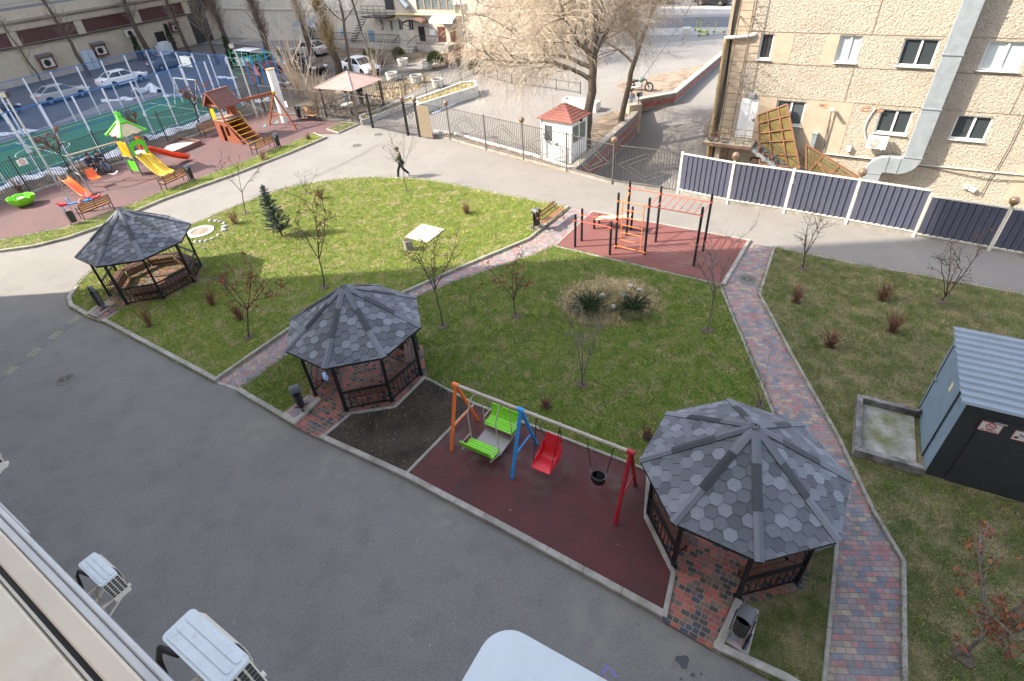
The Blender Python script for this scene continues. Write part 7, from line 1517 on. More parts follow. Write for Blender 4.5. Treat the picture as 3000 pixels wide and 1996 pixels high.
m = MB(); [m.box((0, D_/2, DK*(i+.5)/13), (.035, D_, DK/13-.006)) for i in range(13)]; m.build('side_wall', TIM, t)
m = MB(); m.box((W_/2, D_/2, DK), (W_+.1, D_+.1, .06)); m.build('deck', mat('deck_wood', (.36, .24, .17), (.27, .17, .12), sc=8, rough=.8), t)
for x in (0.05, W_-.05):
    for y in (.05, D_-.05): m = MB(); m.box((x, y, DK+.5), (.09, .09, 1.0)); m.build('post', TIM, t)
m = MB(); [m.box((.05+i*.13, -.0, DK+.42), (.09, .03, .68)) for i in range(4)]; m.build('yellow_board', YELLOW, t)
m = MB(); [m.box((.1+i*.12, D_, DK+.36), (.07, .03, .6)) for i in range(9)]; m.box((W_/2, 0, DK+.98), (W_+.3, .04, .13)); m.box((W_/2, D_, DK+.98), (W_+.3, .04, .13)); m.box((0, D_/2, DK+.98), (.04, D_, .13)); m.build('rail_boards', TIM, t)
m = MB(); zr, ze = 3.28, 2.34
# ridge runs across the depth (local y); slopes fall to both x sides
for sg, x1 in ((-1, -.28), (1, W_+.30)):
    n = 8; xr = W_/2
    for i in range(n):
        f0, f1 = i/n, (i+1)/n+.02; m.add([(xr+(x1-xr)*f0, -.22, zr+(ze-zr)*f0+.012), (xr+(x1-xr)*f1, -.22, zr+(ze-zr)*f1+.03), (xr+(x1-xr)*f1, D_+.22, zr+(ze-zr)*f1+.03), (xr+(x1-xr)*f0, D_+.22, zr+(ze-zr)*f0+.012)], [(0, 1, 2, 3)])
o = m.build('roof', ROOFP, t); o.modifiers.new('s', 'SOLIDIFY').thickness = .025
m = MB(); m.beam((W_/2, -.22, zr+.03), (W_/2, D_+.22, zr+.03), .1, .03); [m.beam((W_/2, y, zr-.03), (x, y, ze), .03, .10) for y in (-.2, D_+.2) for x in (-.26, W_+.28)]; [m.beam((x, -.2, ze-.02), (x, D_+.2, ze-.02), .03, .09) for x in (-.26, W_+.28)]; m.build('barge_board', TIM, o)
m = MB()
for y in (.06, D_-.06): m.beam((W_, y, DK), (L*.98, y, 0), .05, .13)
m.build('ladder_stringer', TIM, t); m = MB(); [m.tube([(W_+(L*.98-W_)*f, 0, DK*(1-f)+.06), (W_+(L*.98-W_)*f, D_, DK*(1-f)+.06)], .022, 6) for f in [(k+.7)/6 for k in range(6)]]; m.build('rungs', YELLOW, t)
m = MB(); m.tube([(W_-.02, D_, DK+.35), (W_+.2, D_, DK+.32), (W_+.35, D_, DK+.05), (W_+1.1, D_, .5)], .022, 6); m.build('hand_rail', YELLOW, t)
ba, bb_ = Vector((-17.6, 41.7, 0)), Vector((-15.87, 43.65, 0)); l1, l2 = Vector((-16.97, 43.95, 0)), Vector((-14.47, 42.18, 0)); bb_ = (l1+l2)/2+Vector((.0, .15, 0)); rz = ang(ba, bb_); t = thing('timber_swing_frame', 'reddish timber swing beam with A legs and yellow fitting beside the playhouse', 'swing frame', (ba.x, ba.y, .02), rz); L = (bb_-ba).length
m = MB(); m.beam((-.2, 0, 2.38), (L+.15, 0, 2.38), .09, .19); m.build('beam', TIM, t)
Mi = Matrix.Rotation(-rz, 3, 'Z')
for p in (l1, l2): q = Mi @ (p-ba); m = MB(); m.beam((q.x, q.y, 0), (L, 0, 2.36), .11); m.build('leg', TIM, t)
q1, q2 = Mi @ (l1-ba), Mi @ (l2-ba); m = MB(); m.beam(q1.lerp(Vector((L, 0, 2.36)), .38), q2.lerp(Vector((L, 0, 2.36)), .38), .05, .11); m.build('crossbar', TIM, t); m = MB(); m.box((L, 0, 2.36), (.18, .16, .24)); m.build('fitting', YELLOW, t, bevel=.03)
TEAL = mat('teal_seat', (.1, .32, .36), rough=.5)
for f, lb in ((.4, 'teal belt swing hanging under the timber beam close to the playhouse'), (.78, 'teal belt swing hanging under the timber beam close to the A legs')):
    t = thing('belt_swing', lb, 'swing', ba.lerp(bb_, f)+Vector((0, 0, .02)), rz); m = MB(); pts = [(-.24+.48*i/8, 0, .48-.12*math.sin(math.pi*i/8)) for i in range(9)]
    for p, q in zip(pts, pts[1:]): m.add([(p[0], -.08, p[2]), (q[0], -.08, q[2]), (q[0], .08, q[2]), (p[0], .08, p[2])], [(0, 1, 2, 3)])
    o = m.build('belt', TEAL, t); o.modifiers.new('s', 'SOLIDIFY').thickness = .015; m = MB(); [m.tube([(sg*.26, 0, 2.3), (sg*.24, 0, .48)], .012, 4) for sg in (-1, 1)]; m.build('chain', YELLOW, t)
# sandbox
sb = GP([(466, 444), (533, 414), (592, 424), (513, 457)]); t = thing('sandbox', 'brown timber sandbox filled with old grey snow', 'sandbox', (0, 0, 0)); m = MB(); b4 = offset_line(sb, .06, True)
for i in range(4): p, q = sb[i], sb[(i+1) % 4]; m.beam((p.x, p.y, .16), (q.x, q.y, .16), .07, .30)
m.build('frame', mat('sandbox_wood', (.21, .11, .085), (.16, .085, .07), sc=6, rough=.8), t)
cs = sum(sb, Vector())/4; m = MB(); n = 24; ring = []
for r in range(6):
    for i in range(n):
        a = 2*math.pi*i/n; f = r/5; d = Vector((math.cos(a), math.sin(a), 0)); e = max(.6, min(1.25, .92+.12*math.sin(3*a))); ring.append((cs.x+d.x*f*1.15*e, cs.y+d.y*f*.85*e, .12+.16*(1-f*f)+random.uniform(-.015, .015)))
m.add(ring, [(r*n+i, r*n+(i+1) % n, (r+1)*n+(i+1) % n, (r+1)*n+i) for r in range(5) for i in range(n)]); m.build('snow_heap', SNOW, t, smooth=70); m = MB(); m.sheet(sb, .1); m.build('sand', mat('sand', (.3, .25, .19), rough=1), t)
# snow along the court
def bank(label, line, wd, h, z=.02):
    """snow bank following a line of (point, width)"""
    m = MB(); L = smooth_line(line, 6); n = len(L); k = 7; a = []
    vs = []
    for i, p in enumerate(L):
        d = (L[min(i+1, n-1)]-L[max(i-1, 0)]).normalized(); s_ = Vector((-d.y, d.x, 0)); w_ = wd*(.75+.35*math.sin(i*.9)+random.uniform(-.12, .12))*(1 if 2 < i < n-3 else .5); hh = h*(.7+.4*math.sin(i*.63+1)+random.uniform(-.15, .15))
        for j in range(k): f = j/(k-1)*2-1; q = p+s_*w_*f*.5*(1+.1*random.uniform(-1, 1)); vs.append((q.x, q.y, z+hh*max(0, 1-f*f)**.6))
    m.add(vs, [(i*k+j, i*k+j+1, (i+1)*k+j+1, (i+1)*k+j) for i in range(n-1) for j in range(k-1)]); o = m.build('snow_bank', SNOW, smooth=70); return stuff(o)
bank('', GP([(-60, 575), (20, 548), (70, 528), (130, 512), (190, 500), (250, 478), (320, 458), (360, 440)]), 1.35, .28); bank('', GP([(430, 412), (470, 398), (520, 385), (580, 362), (640, 338), (690, 328)]), 1.3, .3)
bank('', GP([(300, 300), (340, 295), (370, 292), (395, 294)]), 1.0, .2, .04); bank('', GP([(400, 280), (425, 265), (450, 264), (468, 272)]), 1.6, .5, .04); bank('', GP([(0, 398), (40, 392), (80, 385), (95, 392)]), 1.3, .15, .04); bank('', GP([(480, 284), (520, 280), (548, 277)]), .9, .15, .04); bank('', GP([(640, 228), (670, 228), (690, 232)]), .9, .12); bank('', GP([(748, 300), (775, 296), (790, 292)]), 1.2, .2)
bank('', [G(1265, 337), G(1300, 318), G(1350, 293), G(1395, 274)], .5, .08, .01); bank('', GP([(795, 245), (830, 243), (850, 248)]), .8, .12)
# ------------------------------------------------------------------ court fences
BLUEB = mat('blue_bars', (0.018, 0.12, 0.34), rough=.5); POSTW = mat('pale_post', (0.62, 0.65, 0.74), (.54, .56, .64), sc=4, rough=.6, c3=(.35, .2, .14), sc3=5, lo3=.66, hi3=.72)
def court_fence(label, a, b, first=0.0):
    t = thing('court_fence', label, 'fence', (0, 0, 0)); L = (b-a).length; n = round(L/2.03); d = (b-a).normalized()
    for i in range(n):
        p, q = a.lerp(b, i/n), a.lerp(b, (i+1)/n); m = MB()
        for z in (.15, 1.95, 3.85): m.beam((p.x, p.y, z), (q.x, q.y, z), .045)
        k = 17
        for j in range(1, k): r = p.lerp(q, j/k); m.beam((r.x, r.y, .15), (r.x, r.y, 3.85), .0135)
        m.build('panel', BLUEB, t)
    for i in range(n+1): p = a.lerp(b, i/n); m = MB(); m.box((p.x, p.y, 1.92), (.095, .095, 3.84), ang(a, b)); m.build('post', POSTW, t)
CF0, CF1 = CF[0], CF[0]-cdir*26; 
court_fence('tall blue barred court fence on the near side of the green court', CN[2], CN[2]-cdir*28); court_fence('tall blue barred court fence on the far side, in front of the parked cars', CF[0], CF[0]-cdir*24); court_fence('tall blue barred court fence closing the short end of the green court', CN[2]+cnrm*.06, CF[0])
m = MB(); g = G(545, 282)
t = thing('basketball_hoop', 'white tubular hoop goal inside the far end of the blue court', 'goal', CN[2]-cdir*1.0+cnrm*5.4, ang(CN[2], CF[0]))
m = MB(); [m.tube([(x, 0, 0), (x, 0, 2.0)], .05, 6) for x in (-1.5, 1.5)]; m.tube([(-1.5, 0, 2.0), (1.5, 0, 2.0)], .05, 6); [m.tube([(x, .0, 2.0), (x, .8, 0)], .03, 5) for x in (-1.5, 1.5)]; m.tube([(0, 0, 0), (0, 0, 3.0), (0, -.7, 3.1)], .05, 6); m.build('frame', WHITE, t)
m = MB(); m.box((0, -.75, 3.2), (1.3, .05, .8)); m.build('backboard', WHITE, t); m = MB(); m.tube([(.22*math.cos(q), -1.02+.22*math.sin(q), 2.95) for q in [i*.42 for i in range(15)]], .018, 5, closed=True); m.build('ring', BLUEP, t)
# lamp posts of the court
def lamp_post(label, px, h, lean=(0, 0)):
    t = thing('lamp_post', label, 'lamp post', G(*px)); m = MB(); m.tube([(0, 0, 0), (0, 0, h-.8), (lean[0], lean[1], h)], .055, 8); m.build('pole', mat('grey_pole', (.42, .43, .44), rough=.5), t, smooth=50); m = MB(); m.box((lean[0], lean[1], h+.12), (.42, .3, .32)); h_ = m.build('head', IRONB, t, bevel=.03); m = MB(); m.box((lean[0], lean[1]-.155, h+.12), (.34, .012, .24)); m.build('lens', mat('lamp_lens', (.45, .43, .38), rough=.3), h_); return t
lamp_post('grey lamp post with a dark floodlight behind the playhouse roof', (756, 345), HT((756, 345), (690, 125))-.3, (-.1, -.1)); lamp_post('grey lamp post with a dark floodlight in front of the birch at the left edge', (172, 545), HT((172, 545), (26, 270))-.2, (0, 0))
# white pipe column
t = thing('pipe_column', 'thick white leaning pipe column with a rusty brown cap beside the timber swing', 'column', G(838, 358)); hs = HT((838, 358), (788, 204)); m = MB(); m.lathe([(.30, 0), (.30, hs)], n=20); m.build('pipe', WHITE, t, smooth=50); m = MB(); m.lathe([(.34, hs), (.34, hs+.05), (1e-6, hs+.06)], n=20); m.build('cap', mat('cap_brown', (.36, .2, .09), rough=.7), t)
# ------------------------------------------------------------------ planters, brown gazebo
PW = mat('planter_white', (0.62, 0.60, 0.55), (0.5, 0.48, 0.43), sc=2.5, rough=.85, c3=(.36, .33, .28), sc3=2.5, lo3=.6)
def box_planter(label, poly, h, wd, soil, name='planter_box'):
    t = thing(name, label, 'planter', (0, 0, 0)); o = offset_line(poly, wd, True); a1 = sum((p-poly[0]).length for p in o); 
    cc = sum(poly, Vector())/len(poly)
    if (o[0]-cc).length > (poly[0]-cc).length: o = offset_line(poly, -wd, True)
    m = MB(); n = len(poly)
    for i in range(n):
        j = (i+1) % n; p, q, r, s_ = poly[i], poly[j], o[j], o[i]
        m.add([(p.x, p.y, 0), (q.x, q.y, 0), (p.x, p.y, h), (q.x, q.y, h), (r.x, r.y, h), (s_.x, s_.y, h), (r.x, r.y, h-.2), (s_.x, s_.y, h-.2)], [(0, 1, 3, 2), (2, 3, 4, 5), (5, 4, 6, 7)])
    m.build('wall', PW, t, bevel=.02); m = MB(); m.sheet(o, h-.12); m.build('soil', soil, t); return o
DRYG = mat('dry_bed_grass', (.30, .21, .11), (.17, .16, .05), sc=1.2, rough=1, bump=.04, bsc=8, c3=(.12, .16, .03), sc3=.5, lo3=.5)
lp = [G(1228, 305, .8), G(1400, 251, .8), G(1393, 236, .8), G(1352, 240, .8), G(1212, 290, .8)]; lp = [Vector((p.x, p.y, 0)) for p in lp]
lo_ = box_planter('long white walled raised bed with dry grass beside the forecourt', lp, .8, .16, DRYG); grass('dry_grass', lo_, 60, .2, .02, STB, z=.68)
lp2 = [Vector((p.x, p.y, 0)) for p in (G(1062, 368), G(1224, 304), G(1210, 292), G(1100, 336), G(1052, 352))]; lo2 = box_planter('low white kerbed bed of dry weeds right behind the black gate', lp2, .35, .15, DRYG); grass('dry_grass', lo2, 60, .2, .02, STB, z=.25)
sp = [Vector((x, y, 0)) for x, y in ((5.0, 42.4), (5.45, 43.05), (7.65, 41.3), (7.2, 40.6))]; box_planter('small white rectangular planter behind the big willow trunk', sp, .62, .13, SOILL)
t = thing('brown_pavilion', 'brown posted pavilion with a ribbed pinkish pyramid roof behind the fence', 'pavilion', (-10.65, 45.2, 0), R_(-30)); BRP = mat('brown_post', (.10, .05, .04), rough=.6); PINK = mat('pink_ribbed_roof', (0.40, 0.285, 0.25), (.35, .25, .22), sc=2, rough=.6)
hw = 1.55; ap = Vector((0, 0, 3.0)); m = MB()
for i in range(4):
    a = Vector(((-1, 1, 1, -1)[i]*(hw+.3), (-1, -1, 1, 1)[i]*(hw+.3), 2.2)); b = Vector(((1, 1, -1, -1)[i]*(hw+.3), (-1, 1, 1, -1)[i]*(hw+.3), 2.2)); n = 18
    for k in range(n):
        p, q = a.lerp(b, k/n), a.lerp(b, (k+.8)/n); c = (p+q)/2; f0 = 1-abs((k+.5)/n-.5)*2; tp_ = (a+b)/2; tp_ = tp_.lerp(ap, 1)
        up_ = lambda v: Vector((v.x, v.y, v.z))
        # rib runs straight up the slope from the eave to the hip
        mid_ = (a+b)/2; hgt = ap-mid_; e0 = 1-abs((k)/n-.5)*2; e1 = 1-abs((k+1)/n-.5)*2; P0_, P1_ = a.lerp(b, k/n), a.lerp(b, (k+1)/n); N_n = (b-a).cross(hgt).normalized()*.03
        w2 = P0_.lerp(P1_, .7); e2 = e0+(e1-e0)*.7
        m.add([P0_, w2, w2+hgt*e2, P0_+hgt*e0], [(0, 1, 2, 3)]); m.add([w2, w2+N_n, w2+hgt*e2+N_n, w2+hgt*e2], [(0, 1, 2, 3)]); m.add([w2+N_n, P1_+N_n, P1_+hgt*e1+N_n, w2+hgt*e2+N_n], [(0, 1, 2, 3)])
m.build('roof', PINK, t); m = MB(); [m.beam((sx*(hw+.3), sy*(hw+.3), 2.23), (0, 0, 3.04), .1, .03) for sx in (-1, 1) for sy in (-1, 1)]; m.build('ridge_cap', PINK, t)
for sx in (-1, 1):
    for sy in (-1, 1): m = MB(); m.box((sx*hw, sy*hw, 1.12), (.11, .11, 2.24)); m.build('post', BRP, t)
m = MB()
for i in range(4):
    a = Vector(((-1, 1, 1, -1)[i]*hw, (-1, -1, 1, 1)[i]*hw, 0)); b = Vector(((1, 1, -1, -1)[i]*hw, (-1, 1, 1, -1)[i]*hw, 0)); m.beam((a.x, a.y, 2.2), (b.x, b.y, 2.2), .08)
    if i == 1: continue
    for z in (.2, .95): m.beam((a.x, a.y, z), (b.x, b.y, z), .05)
    for k in range(5): p, q = a.lerp(b, k/5), a.lerp(b, (k+1)/5); m.beam((p.x, p.y, .2), (q.x, q.y, .95), .025); m.beam((q.x, q.y, .2), (p.x, p.y, .95), .025)
m.build('railing', IRONB, t)
t = thing('picnic_table', 'pale round topped table inside the brown pavilion', 'table', (-10.9, 45.0, 0)); m = MB(); m.lathe([(.7, .72), (.7, .77), (1e-6, .78)], n=20); m.build('table_top', PW, t); m = MB(); m.lathe([(.3, 0), (.1, .1), (.1, .72)], n=10); m.build('foot', IRONB, t)
for lb, (x, y) in (('octagonal concrete planter in front of the low steps of the far building', (1182, 194)), ('octagonal concrete planter beside the round green bush', (1253, 202)), ('octagonal concrete planter on the drive behind the white car bonnet', (1150, 236)), ('octagonal concrete planter behind the dark fence, the left of two', (1221, 244)), ('octagonal concrete planter behind the dark fence, the one nearest the long raised bed', (1284, 256))):
    t = thing('concrete_planter', lb, 'planter', G(x, y), .2, 'octagonal concrete planters'); m = MB(); m.lathe([(.42, 0), (.47, .05), (.50, .52), (.56, .58), (.56, .68), (.48, .68), (.46, .56)], n=8); m.build('pot', PW, t, bevel=.01); m = MB(); m.lathe([(.455, .57), (1e-6, .6)], n=8); m.build('soil', SOIL, t)
    for a in [math.pi/8+i*math.pi/4 for i in range(8)]: m = MB(); m.box((.47*math.cos(a), .47*math.sin(a), .3), (.03, .2, .24), a); m.build('relief_panel', PW, t)
# ------------------------------------------------------------------ vehicles
TYRE = mat('tyre', (.014, .014, .015), rough=.85); RIM = mat('alloy', (.5, .5, .5), rough=.35, metal=.7); CGL = glass('car_glass', (.018, .02, .023)); TLR = mat('tail_light', (.45, .01, .015), rough=.2); HLT = mat('head_light', (.7, .72, .75), rough=.1)
def car(label, loc, rz, col, kind='sedan', group='parked cars'):
    t = thing('parked_car', label, 'car', loc, rz, group)
    if kind == 'sedan': L, W2, Hh = 4.6, .89, 1.45; prof = [(-2.3, .55, .78, .72), (-2.22, .3, .96, .80), (-1.6, .22, 1.02, .87), (-.6, .2, .96, .89), (.7, .2, .94, .89), (1.2, .2, .92, .88), (1.9, .22, .80, .84), (2.22, .3, .68, .74), (2.3, .42, .56, .6)]; gb = (-1.78, 1.12); gr = (-.98, .30); rw = .60; hoodz = (1.0, .93)
    else: L, W2, Hh = 4.7, .93, 1.80; prof = [(-2.35, .5, 1.05, .80), (-2.3, .35, 1.12, .88), (-1.5, .28, 1.12, .92), (-.6, .26, 1.12, .93), (.6, .26, 1.12, .93), (1.0, .27, 1.10, .92), (1.9, .3, 1.02, .88), (2.25, .35, .92, .80), (2.35, .45, .7, .68)]; gb = (-2.25, 1.05); gr = (-2.0, .45); rw = .72; hoodz = (1.12, 1.12)
    m = MB(); n = 10; vs = []
    for x, zb, zt, w_ in prof:
        mid_ = (zb+zt)/2; half = [(w_*.86, zb), (w_, zb+.12), (w_*1.0, mid_), (w_*.97, zt-.06), (w_*.86, zt)]
        ring = [(y, z) for y, z in half]+[(w_*.4, zt+.025)]; full = [(y, z) for y, z in ring]+[(-y, z) for y, z in reversed(ring)]; k = len(full); vs += [(x, y, z) for y, z in full]
    m.add(vs, [(i*k+j, i*k+(j+1) % k, (i+1)*k+(j+1) % k, (i+1)*k+j) for i in range(len(prof)-1) for j in range(k)]+[tuple(range(k)), tuple((len(prof)-1)*k+j for j in range(k-1, -1, -1))]); m.build('body', col, t, smooth=35)
    zb0, zb1 = hoodz; A_ = [(gb[0], -W2*.84, zb0-.02), (gb[1], -W2*.84, zb1-.02), (gb[1], W2*.84, zb1-.02), (gb[0], W2*.84, zb0-.02)]; B_ = [(gr[0], -rw, Hh-.05), (gr[1], -rw, Hh-.05), (gr[1], rw, Hh-.05), (gr[0], rw, Hh-.05)]
    A_ = [Vector(p) for p in A_]; B_ = [Vector(p) for p in B_]
    m = MB(); q = [b+Vector((0, 0, 0)) for b in B_]; m.add(q+[Vector((b.x*.96+(gr[0]+gr[1])/2*.04, b.y*.86, Hh)) for b in B_], [(0, 1, 5, 4), (1, 2, 6, 5), (2, 3, 7, 6), (3, 0, 4, 7), (4, 5, 6, 7)])
    for i in range(4): m.beam(A_[i], B_[i], .09, .05)
    for s0, s1 in ((0, 1), (3, 2)):
        f = .52; m.beam(A_[s0].lerp(A_[s1], f), B_[s0].lerp(B_[s1], f), .07, .05); m.beam(B_[s0], B_[s1], .06, .06)
    m.beam(B_[0], B_[3], .05, .06); m.beam(B_[1], B_[2], .05, .06); m.build('roof', col, t, smooth=40)
    for nm, i, j in (('side_window', 0, 1), ('windscreen', 1, 2), ('side_window', 2, 3), ('rear_window', 3, 0)):
        m = MB(); m.quad(A_[i], A_[j], B_[j], B_[i]); m.build(nm, CGL, t)
    for x in (1.38, -1.32):
        for sy in (-1, 1):
            r = .32 if kind == 'sedan' else .37; Mx_ = Matrix.Rotation(R_(90)*sy*-1, 3, 'X'); m = MB(); m.lathe([(r*.62, -.02), (r*.7, .0), (r*.95, .0), (r, -.04), (r, -.19), (r*.8, -.2)], (x, sy*(W2+.012), r), 18, M=Mx_); wl = m.build('wheel', TYRE, t, smooth=50)
            m = MB(); m.lathe([(r*.66, -.03), (r*.60, -.05), (r*.12, -.02), (1e-6, -.01)], (x, sy*(W2+.012), r), 18, M=Mx_); [m.beam((x+r*.12*math.cos(a), sy*(W2+.0), r+r*.12*math.sin(a)), (x+r*.6*math.cos(a), sy*(W2+.0), r+r*.6*math.sin(a)), .05, .02, up=(0, 1, 0)) for a in [i*1.2566 for i in range(5)]]; m.build('rim', RIM, wl)
            m = MB(); m.lathe([(r*1.13, -.24), (r*1.13, -.012), (r*1.0, -.012)], (x, sy*(W2+.004), r+.02), 18, M=Mx_); m.build('wheel_arch', BLACK, t)
    zl = .70 if kind == 'sedan' else .85
    for sy in (-1, 1):
        m = MB(); m.box((2.16, sy*.60, zl), (.26, .36, .15), sy*-.35); m.build('headlight', HLT, t, bevel=.03); m = MB(); m.box((-2.2, sy*.66, zl+.16), (.16, .32, .14), sy*.3); m.build('tail_light', TLR, t, bevel=.02); m = MB(); m.box((gb[1]-.15, sy*(W2+.08), zb1+.05), (.12, .2, .13)); m.build('mirror', col, t, bevel=.03)
        m = MB(); [m.box((x, sy*(W2*.985), zb1-.16), (.16, .03, .03)) for x in (-.9, .25)]; m.build('door_handle', RIM, t)
    m = MB(); m.box((2.29, 0, .46), (.06, 1.0, .2)); m.build('grille', BLACK, t); m = MB(); m.box((-2.30, 0, .82), (.03, .5, .12)); m.build('number_plate', WHITE, t); return t
def paint(n, c, mtl=.0): return mat(n, c, rough=.28, metal=mtl, coat=.5)
PWH_ = paint('car_white', (.75, .77, .8)); PSI = paint('car_silver', (.42, .41, .40), .3); PBK = paint('car_black', (.015, .015, .018)); PGR = paint('car_grey', (.10, .10, .10), .2)
def car_w(label, rear, front, col, kind='sedan', side=1):
    """placed by its visible rear and front wheels; side: which side of the car they are on"""
    a, b = G(*rear), G(*front); d = (b-a).normalized(); n = Vector((-d.y, d.x, 0))*side; c = (a+b)/2+n*.88; return car(label, (c.x, c.y, .0), ang(a, b), col, kind)
car_w('silver sedan parked behind the court at the left', (155, 308), (244, 286), PSI, side=1); car_w('white sedan parked behind the court ahead of the silver one', (343.7, 260), (414, 241.8), PWH_, side=1)
car_w('black car at the far left edge behind the court', (-45, 372), (62, 335), PBK, side=1); car_w('dark green grey car half hidden behind the far corner of the blue court', (480, 208), (545, 193), PGR, side=1)
car_w('white coupe facing the camera beside the poplar trunk', (1010, 214.7), (1067, 226.6), PWH_, side=1)
car('white off-road car parked behind the trees at the top left', (-25.9, 66.2, 0), R_(150), PWH_, 'suv'); car('dark off-road car parked left of the white coupe among the trees', (-22.2, 63.6, 0), R_(-28), PGR, 'suv'); car('black sedan nose out behind the poplar trunk', (-18.0, 61.5, 0), R_(-48), PBK); car('pale car partly hidden by the bare shrub left of the poplar', (-20.0, 70.2, 0), R_(150), PSI)
car('black off-road car with pale wheels passing on the street at the top edge', (29.5, 82.6, 0), R_(-42), PBK, 'suv'); car('dark car parked on the street at the top edge behind the willow twigs', (23.8, 87.5, 0), R_(-42), PGR)
# motorcycle
t = thing('motorcycle', 'chrome and black motorcycle standing on the dirt behind the second willow', 'motorcycle', (11.35, 45.3, 0), R_(-35)); m = MB()
for x in (-.72, .78):
    m = MB(); m.tube([(x+.31*math.cos(a), 0, .33+.31*math.sin(a)) for a in [i*math.pi/12 for i in range(24)]], .06, 6, closed=True); wl = m.build('wheel', TYRE, t, smooth=60); m = MB(); [m.beam((x, 0, .33), (x+.28*math.cos(a), 0, .33+.28*math.sin(a)), .025) for a in [i*.698 for i in range(9)]]; m.tube([(x, -.06, .33), (x, .06, .33)], .07, 8); m.build('rim', RIM, wl)
m = MB(); m.tube([(-.72, .1, .33), (-.2, .1, .35), (.1, .1, .6), (.42, 0, .9)], .035, 6); m.tube([(-.72, -.1, .33), (-.2, -.1, .35), (.1, -.1, .6)], .035, 6); m.tube([(.78, .1, .33), (.40, .08, 1.0)], .03, 6); m.tube([(.78, -.1, .33), (.40, -.08, 1.0)], .03, 6); m.build('frame', IRONB, t)
m = MB(); m.box((0, 0, .42), (.5, .34, .36)); m.lathe([(.1, 0), (.12, .3)], (.05, 0, .5), 8); m.build('engine', RIM, t, bevel=.04); m = MB(); m.sphere((.12, 0, .80), .24, 10, sc=(1.2, .7, .6)); m.build('tank', mat('tank_green', (.05, .12, .09), rough=.2), t, smooth=60); m = MB(); m.sphere((-.40, 0, .70), .26, 10, sc=(1.3, .7, .35)); m.sphere((-.78, 0, .62), .2, 8, sc=(1.4, .6, .5)); m.build('seat', BLACK, t, smooth=60); m = MB(); m.tube([(.36, -.4, 1.02), (.40, -.12, 1.05), (.40, .12, 1.05), (.36, .4, 1.02)], .02, 6); m.build('handlebar', RIM, t); m = MB(); m.sphere((.52, 0, .92), .1, 8); m.build('headlight', HLT, t, smooth=60); m = MB(); m.tube([(.1, -.2, .35), (-.4, -.22, .28), (-1.0, -.22, .3)], .05, 8); m.build('exhaust', RIM, t, smooth=50)
# scooters
SCY = mat('scooter_yellow', (.42, .46, .02), rough=.45)
def scooter(label, px, rz):
    t = thing('kick_scooter', label, 'scooter', G(*px), rz, 'yellow rental scooters'); m = MB(); m.box((0, 0, .16), (.75, .17, .07)); m.build('deck', SCY, t, bevel=.02); m = MB(); m.tube([(.42, 0, .2), (.5, 0, .3), (.40, 0, 1.12)], .04, 6); m.build('stem', SCY, t, smooth=50); m = MB(); m.tube([(.40, -.25, 1.14), (.40, .25, 1.14)], .02, 6); m.build('handlebar', BLACK, t)
    for x in (-.48, .55): m = MB(); m.tube([(x+.09*math.cos(a), 0, .12+.09*math.sin(a)) for a in [i*.52 for i in range(12)]], .035, 5, closed=True); m.build('wheel', TYRE, t)
    m = MB(); m.box((-.45, 0, .26), (.26, .13, .03)); m.build('mudguard', SCY, t)
scooter('yellow kick scooter standing alone near the corner of the pebbledash building', (2107, 98), R_(165)); scooter('yellow kick scooter at the left end of the scooter group', (2046, 93), R_(110)); scooter('yellow kick scooter in the middle of the scooter group', (2060, 97), R_(120)); scooter('yellow kick scooter nearest the camera in the scooter group', (2060, 106), R_(15))
t = thing('bollard_sign', 'pale blue round post at the street corner of the pebbledash building', 'post', G(2137, 100)); m = MB(); m.lathe([(.09, 0), (.09, 1.5), (1e-6, 1.55)], n=10); m.build('post', mat('paleblue', (.32, .45, .6), rough=.5), t)
t = thing('concrete_planter', 'round concrete tub by the street left of the scooters', 'planter', G(2010, 98)); m = MB(); m.lathe([(.38, 0), (.46, .3), (.5, .55), (.42, .55), (.4, .45), (1e-6, .45)], n=16); m.build('pot', PW, t)
# second playground
t = thing('play_climber', 'blue, green and red climbing frame beyond the playground fence', 'climbing frame', G(775, 258), R_(-40)); pts = GP([(741.6, 253.7), (766, 272), (787, 264.5), (823, 245), (841, 240), (800, 240)]); c0 = G(775, 258); Mi = Matrix.Rotation(R_(40), 3, 'Z'); ql = [Mi @ (p-c0) for p in pts]
GRP = mat('green_bars', (.04, .32, .16), rough=.5); hts = [2.6, 3.0, 2.9, 2.7, 2.2, 3.0]
for q_, h in zip(ql, hts): m = MB(); m.tube([(q_.x, q_.y, 0), (q_.x, q_.y, h)], .07, 6); m.build('post', BLUEP, t)
m = MB(); [m.tube([(ql[a].x, ql[a].y, z), (ql[b].x, ql[b].y, z)], .035, 5) for a, b, z in ((0, 1, 2.4), (1, 2, 2.6), (2, 3, 2.5), (0, 5, 2.5), (5, 3, 2.6), (3, 4, 2.1))]
for k in range(9): f = k/8; a = ql[0].lerp(ql[5], f); b = ql[1].lerp(ql[2], f); m.tube([(a.x, a.y, 2.5), (b.x, b.y, 2.55)], .02, 4)
m.build('top_ladder', GRP, t); m = MB()
for a, b in ((0, 1), (2, 3), (3, 4)):
    for k in range(4): z = .4+.5*k; p, q_ = ql[a], ql[b]; mid_ = (p+q_)/2; m.tube([(p.x, p.y, z), (mid_.x, mid_.y, z+.15), (q_.x, q_.y, z)], .025, 5)
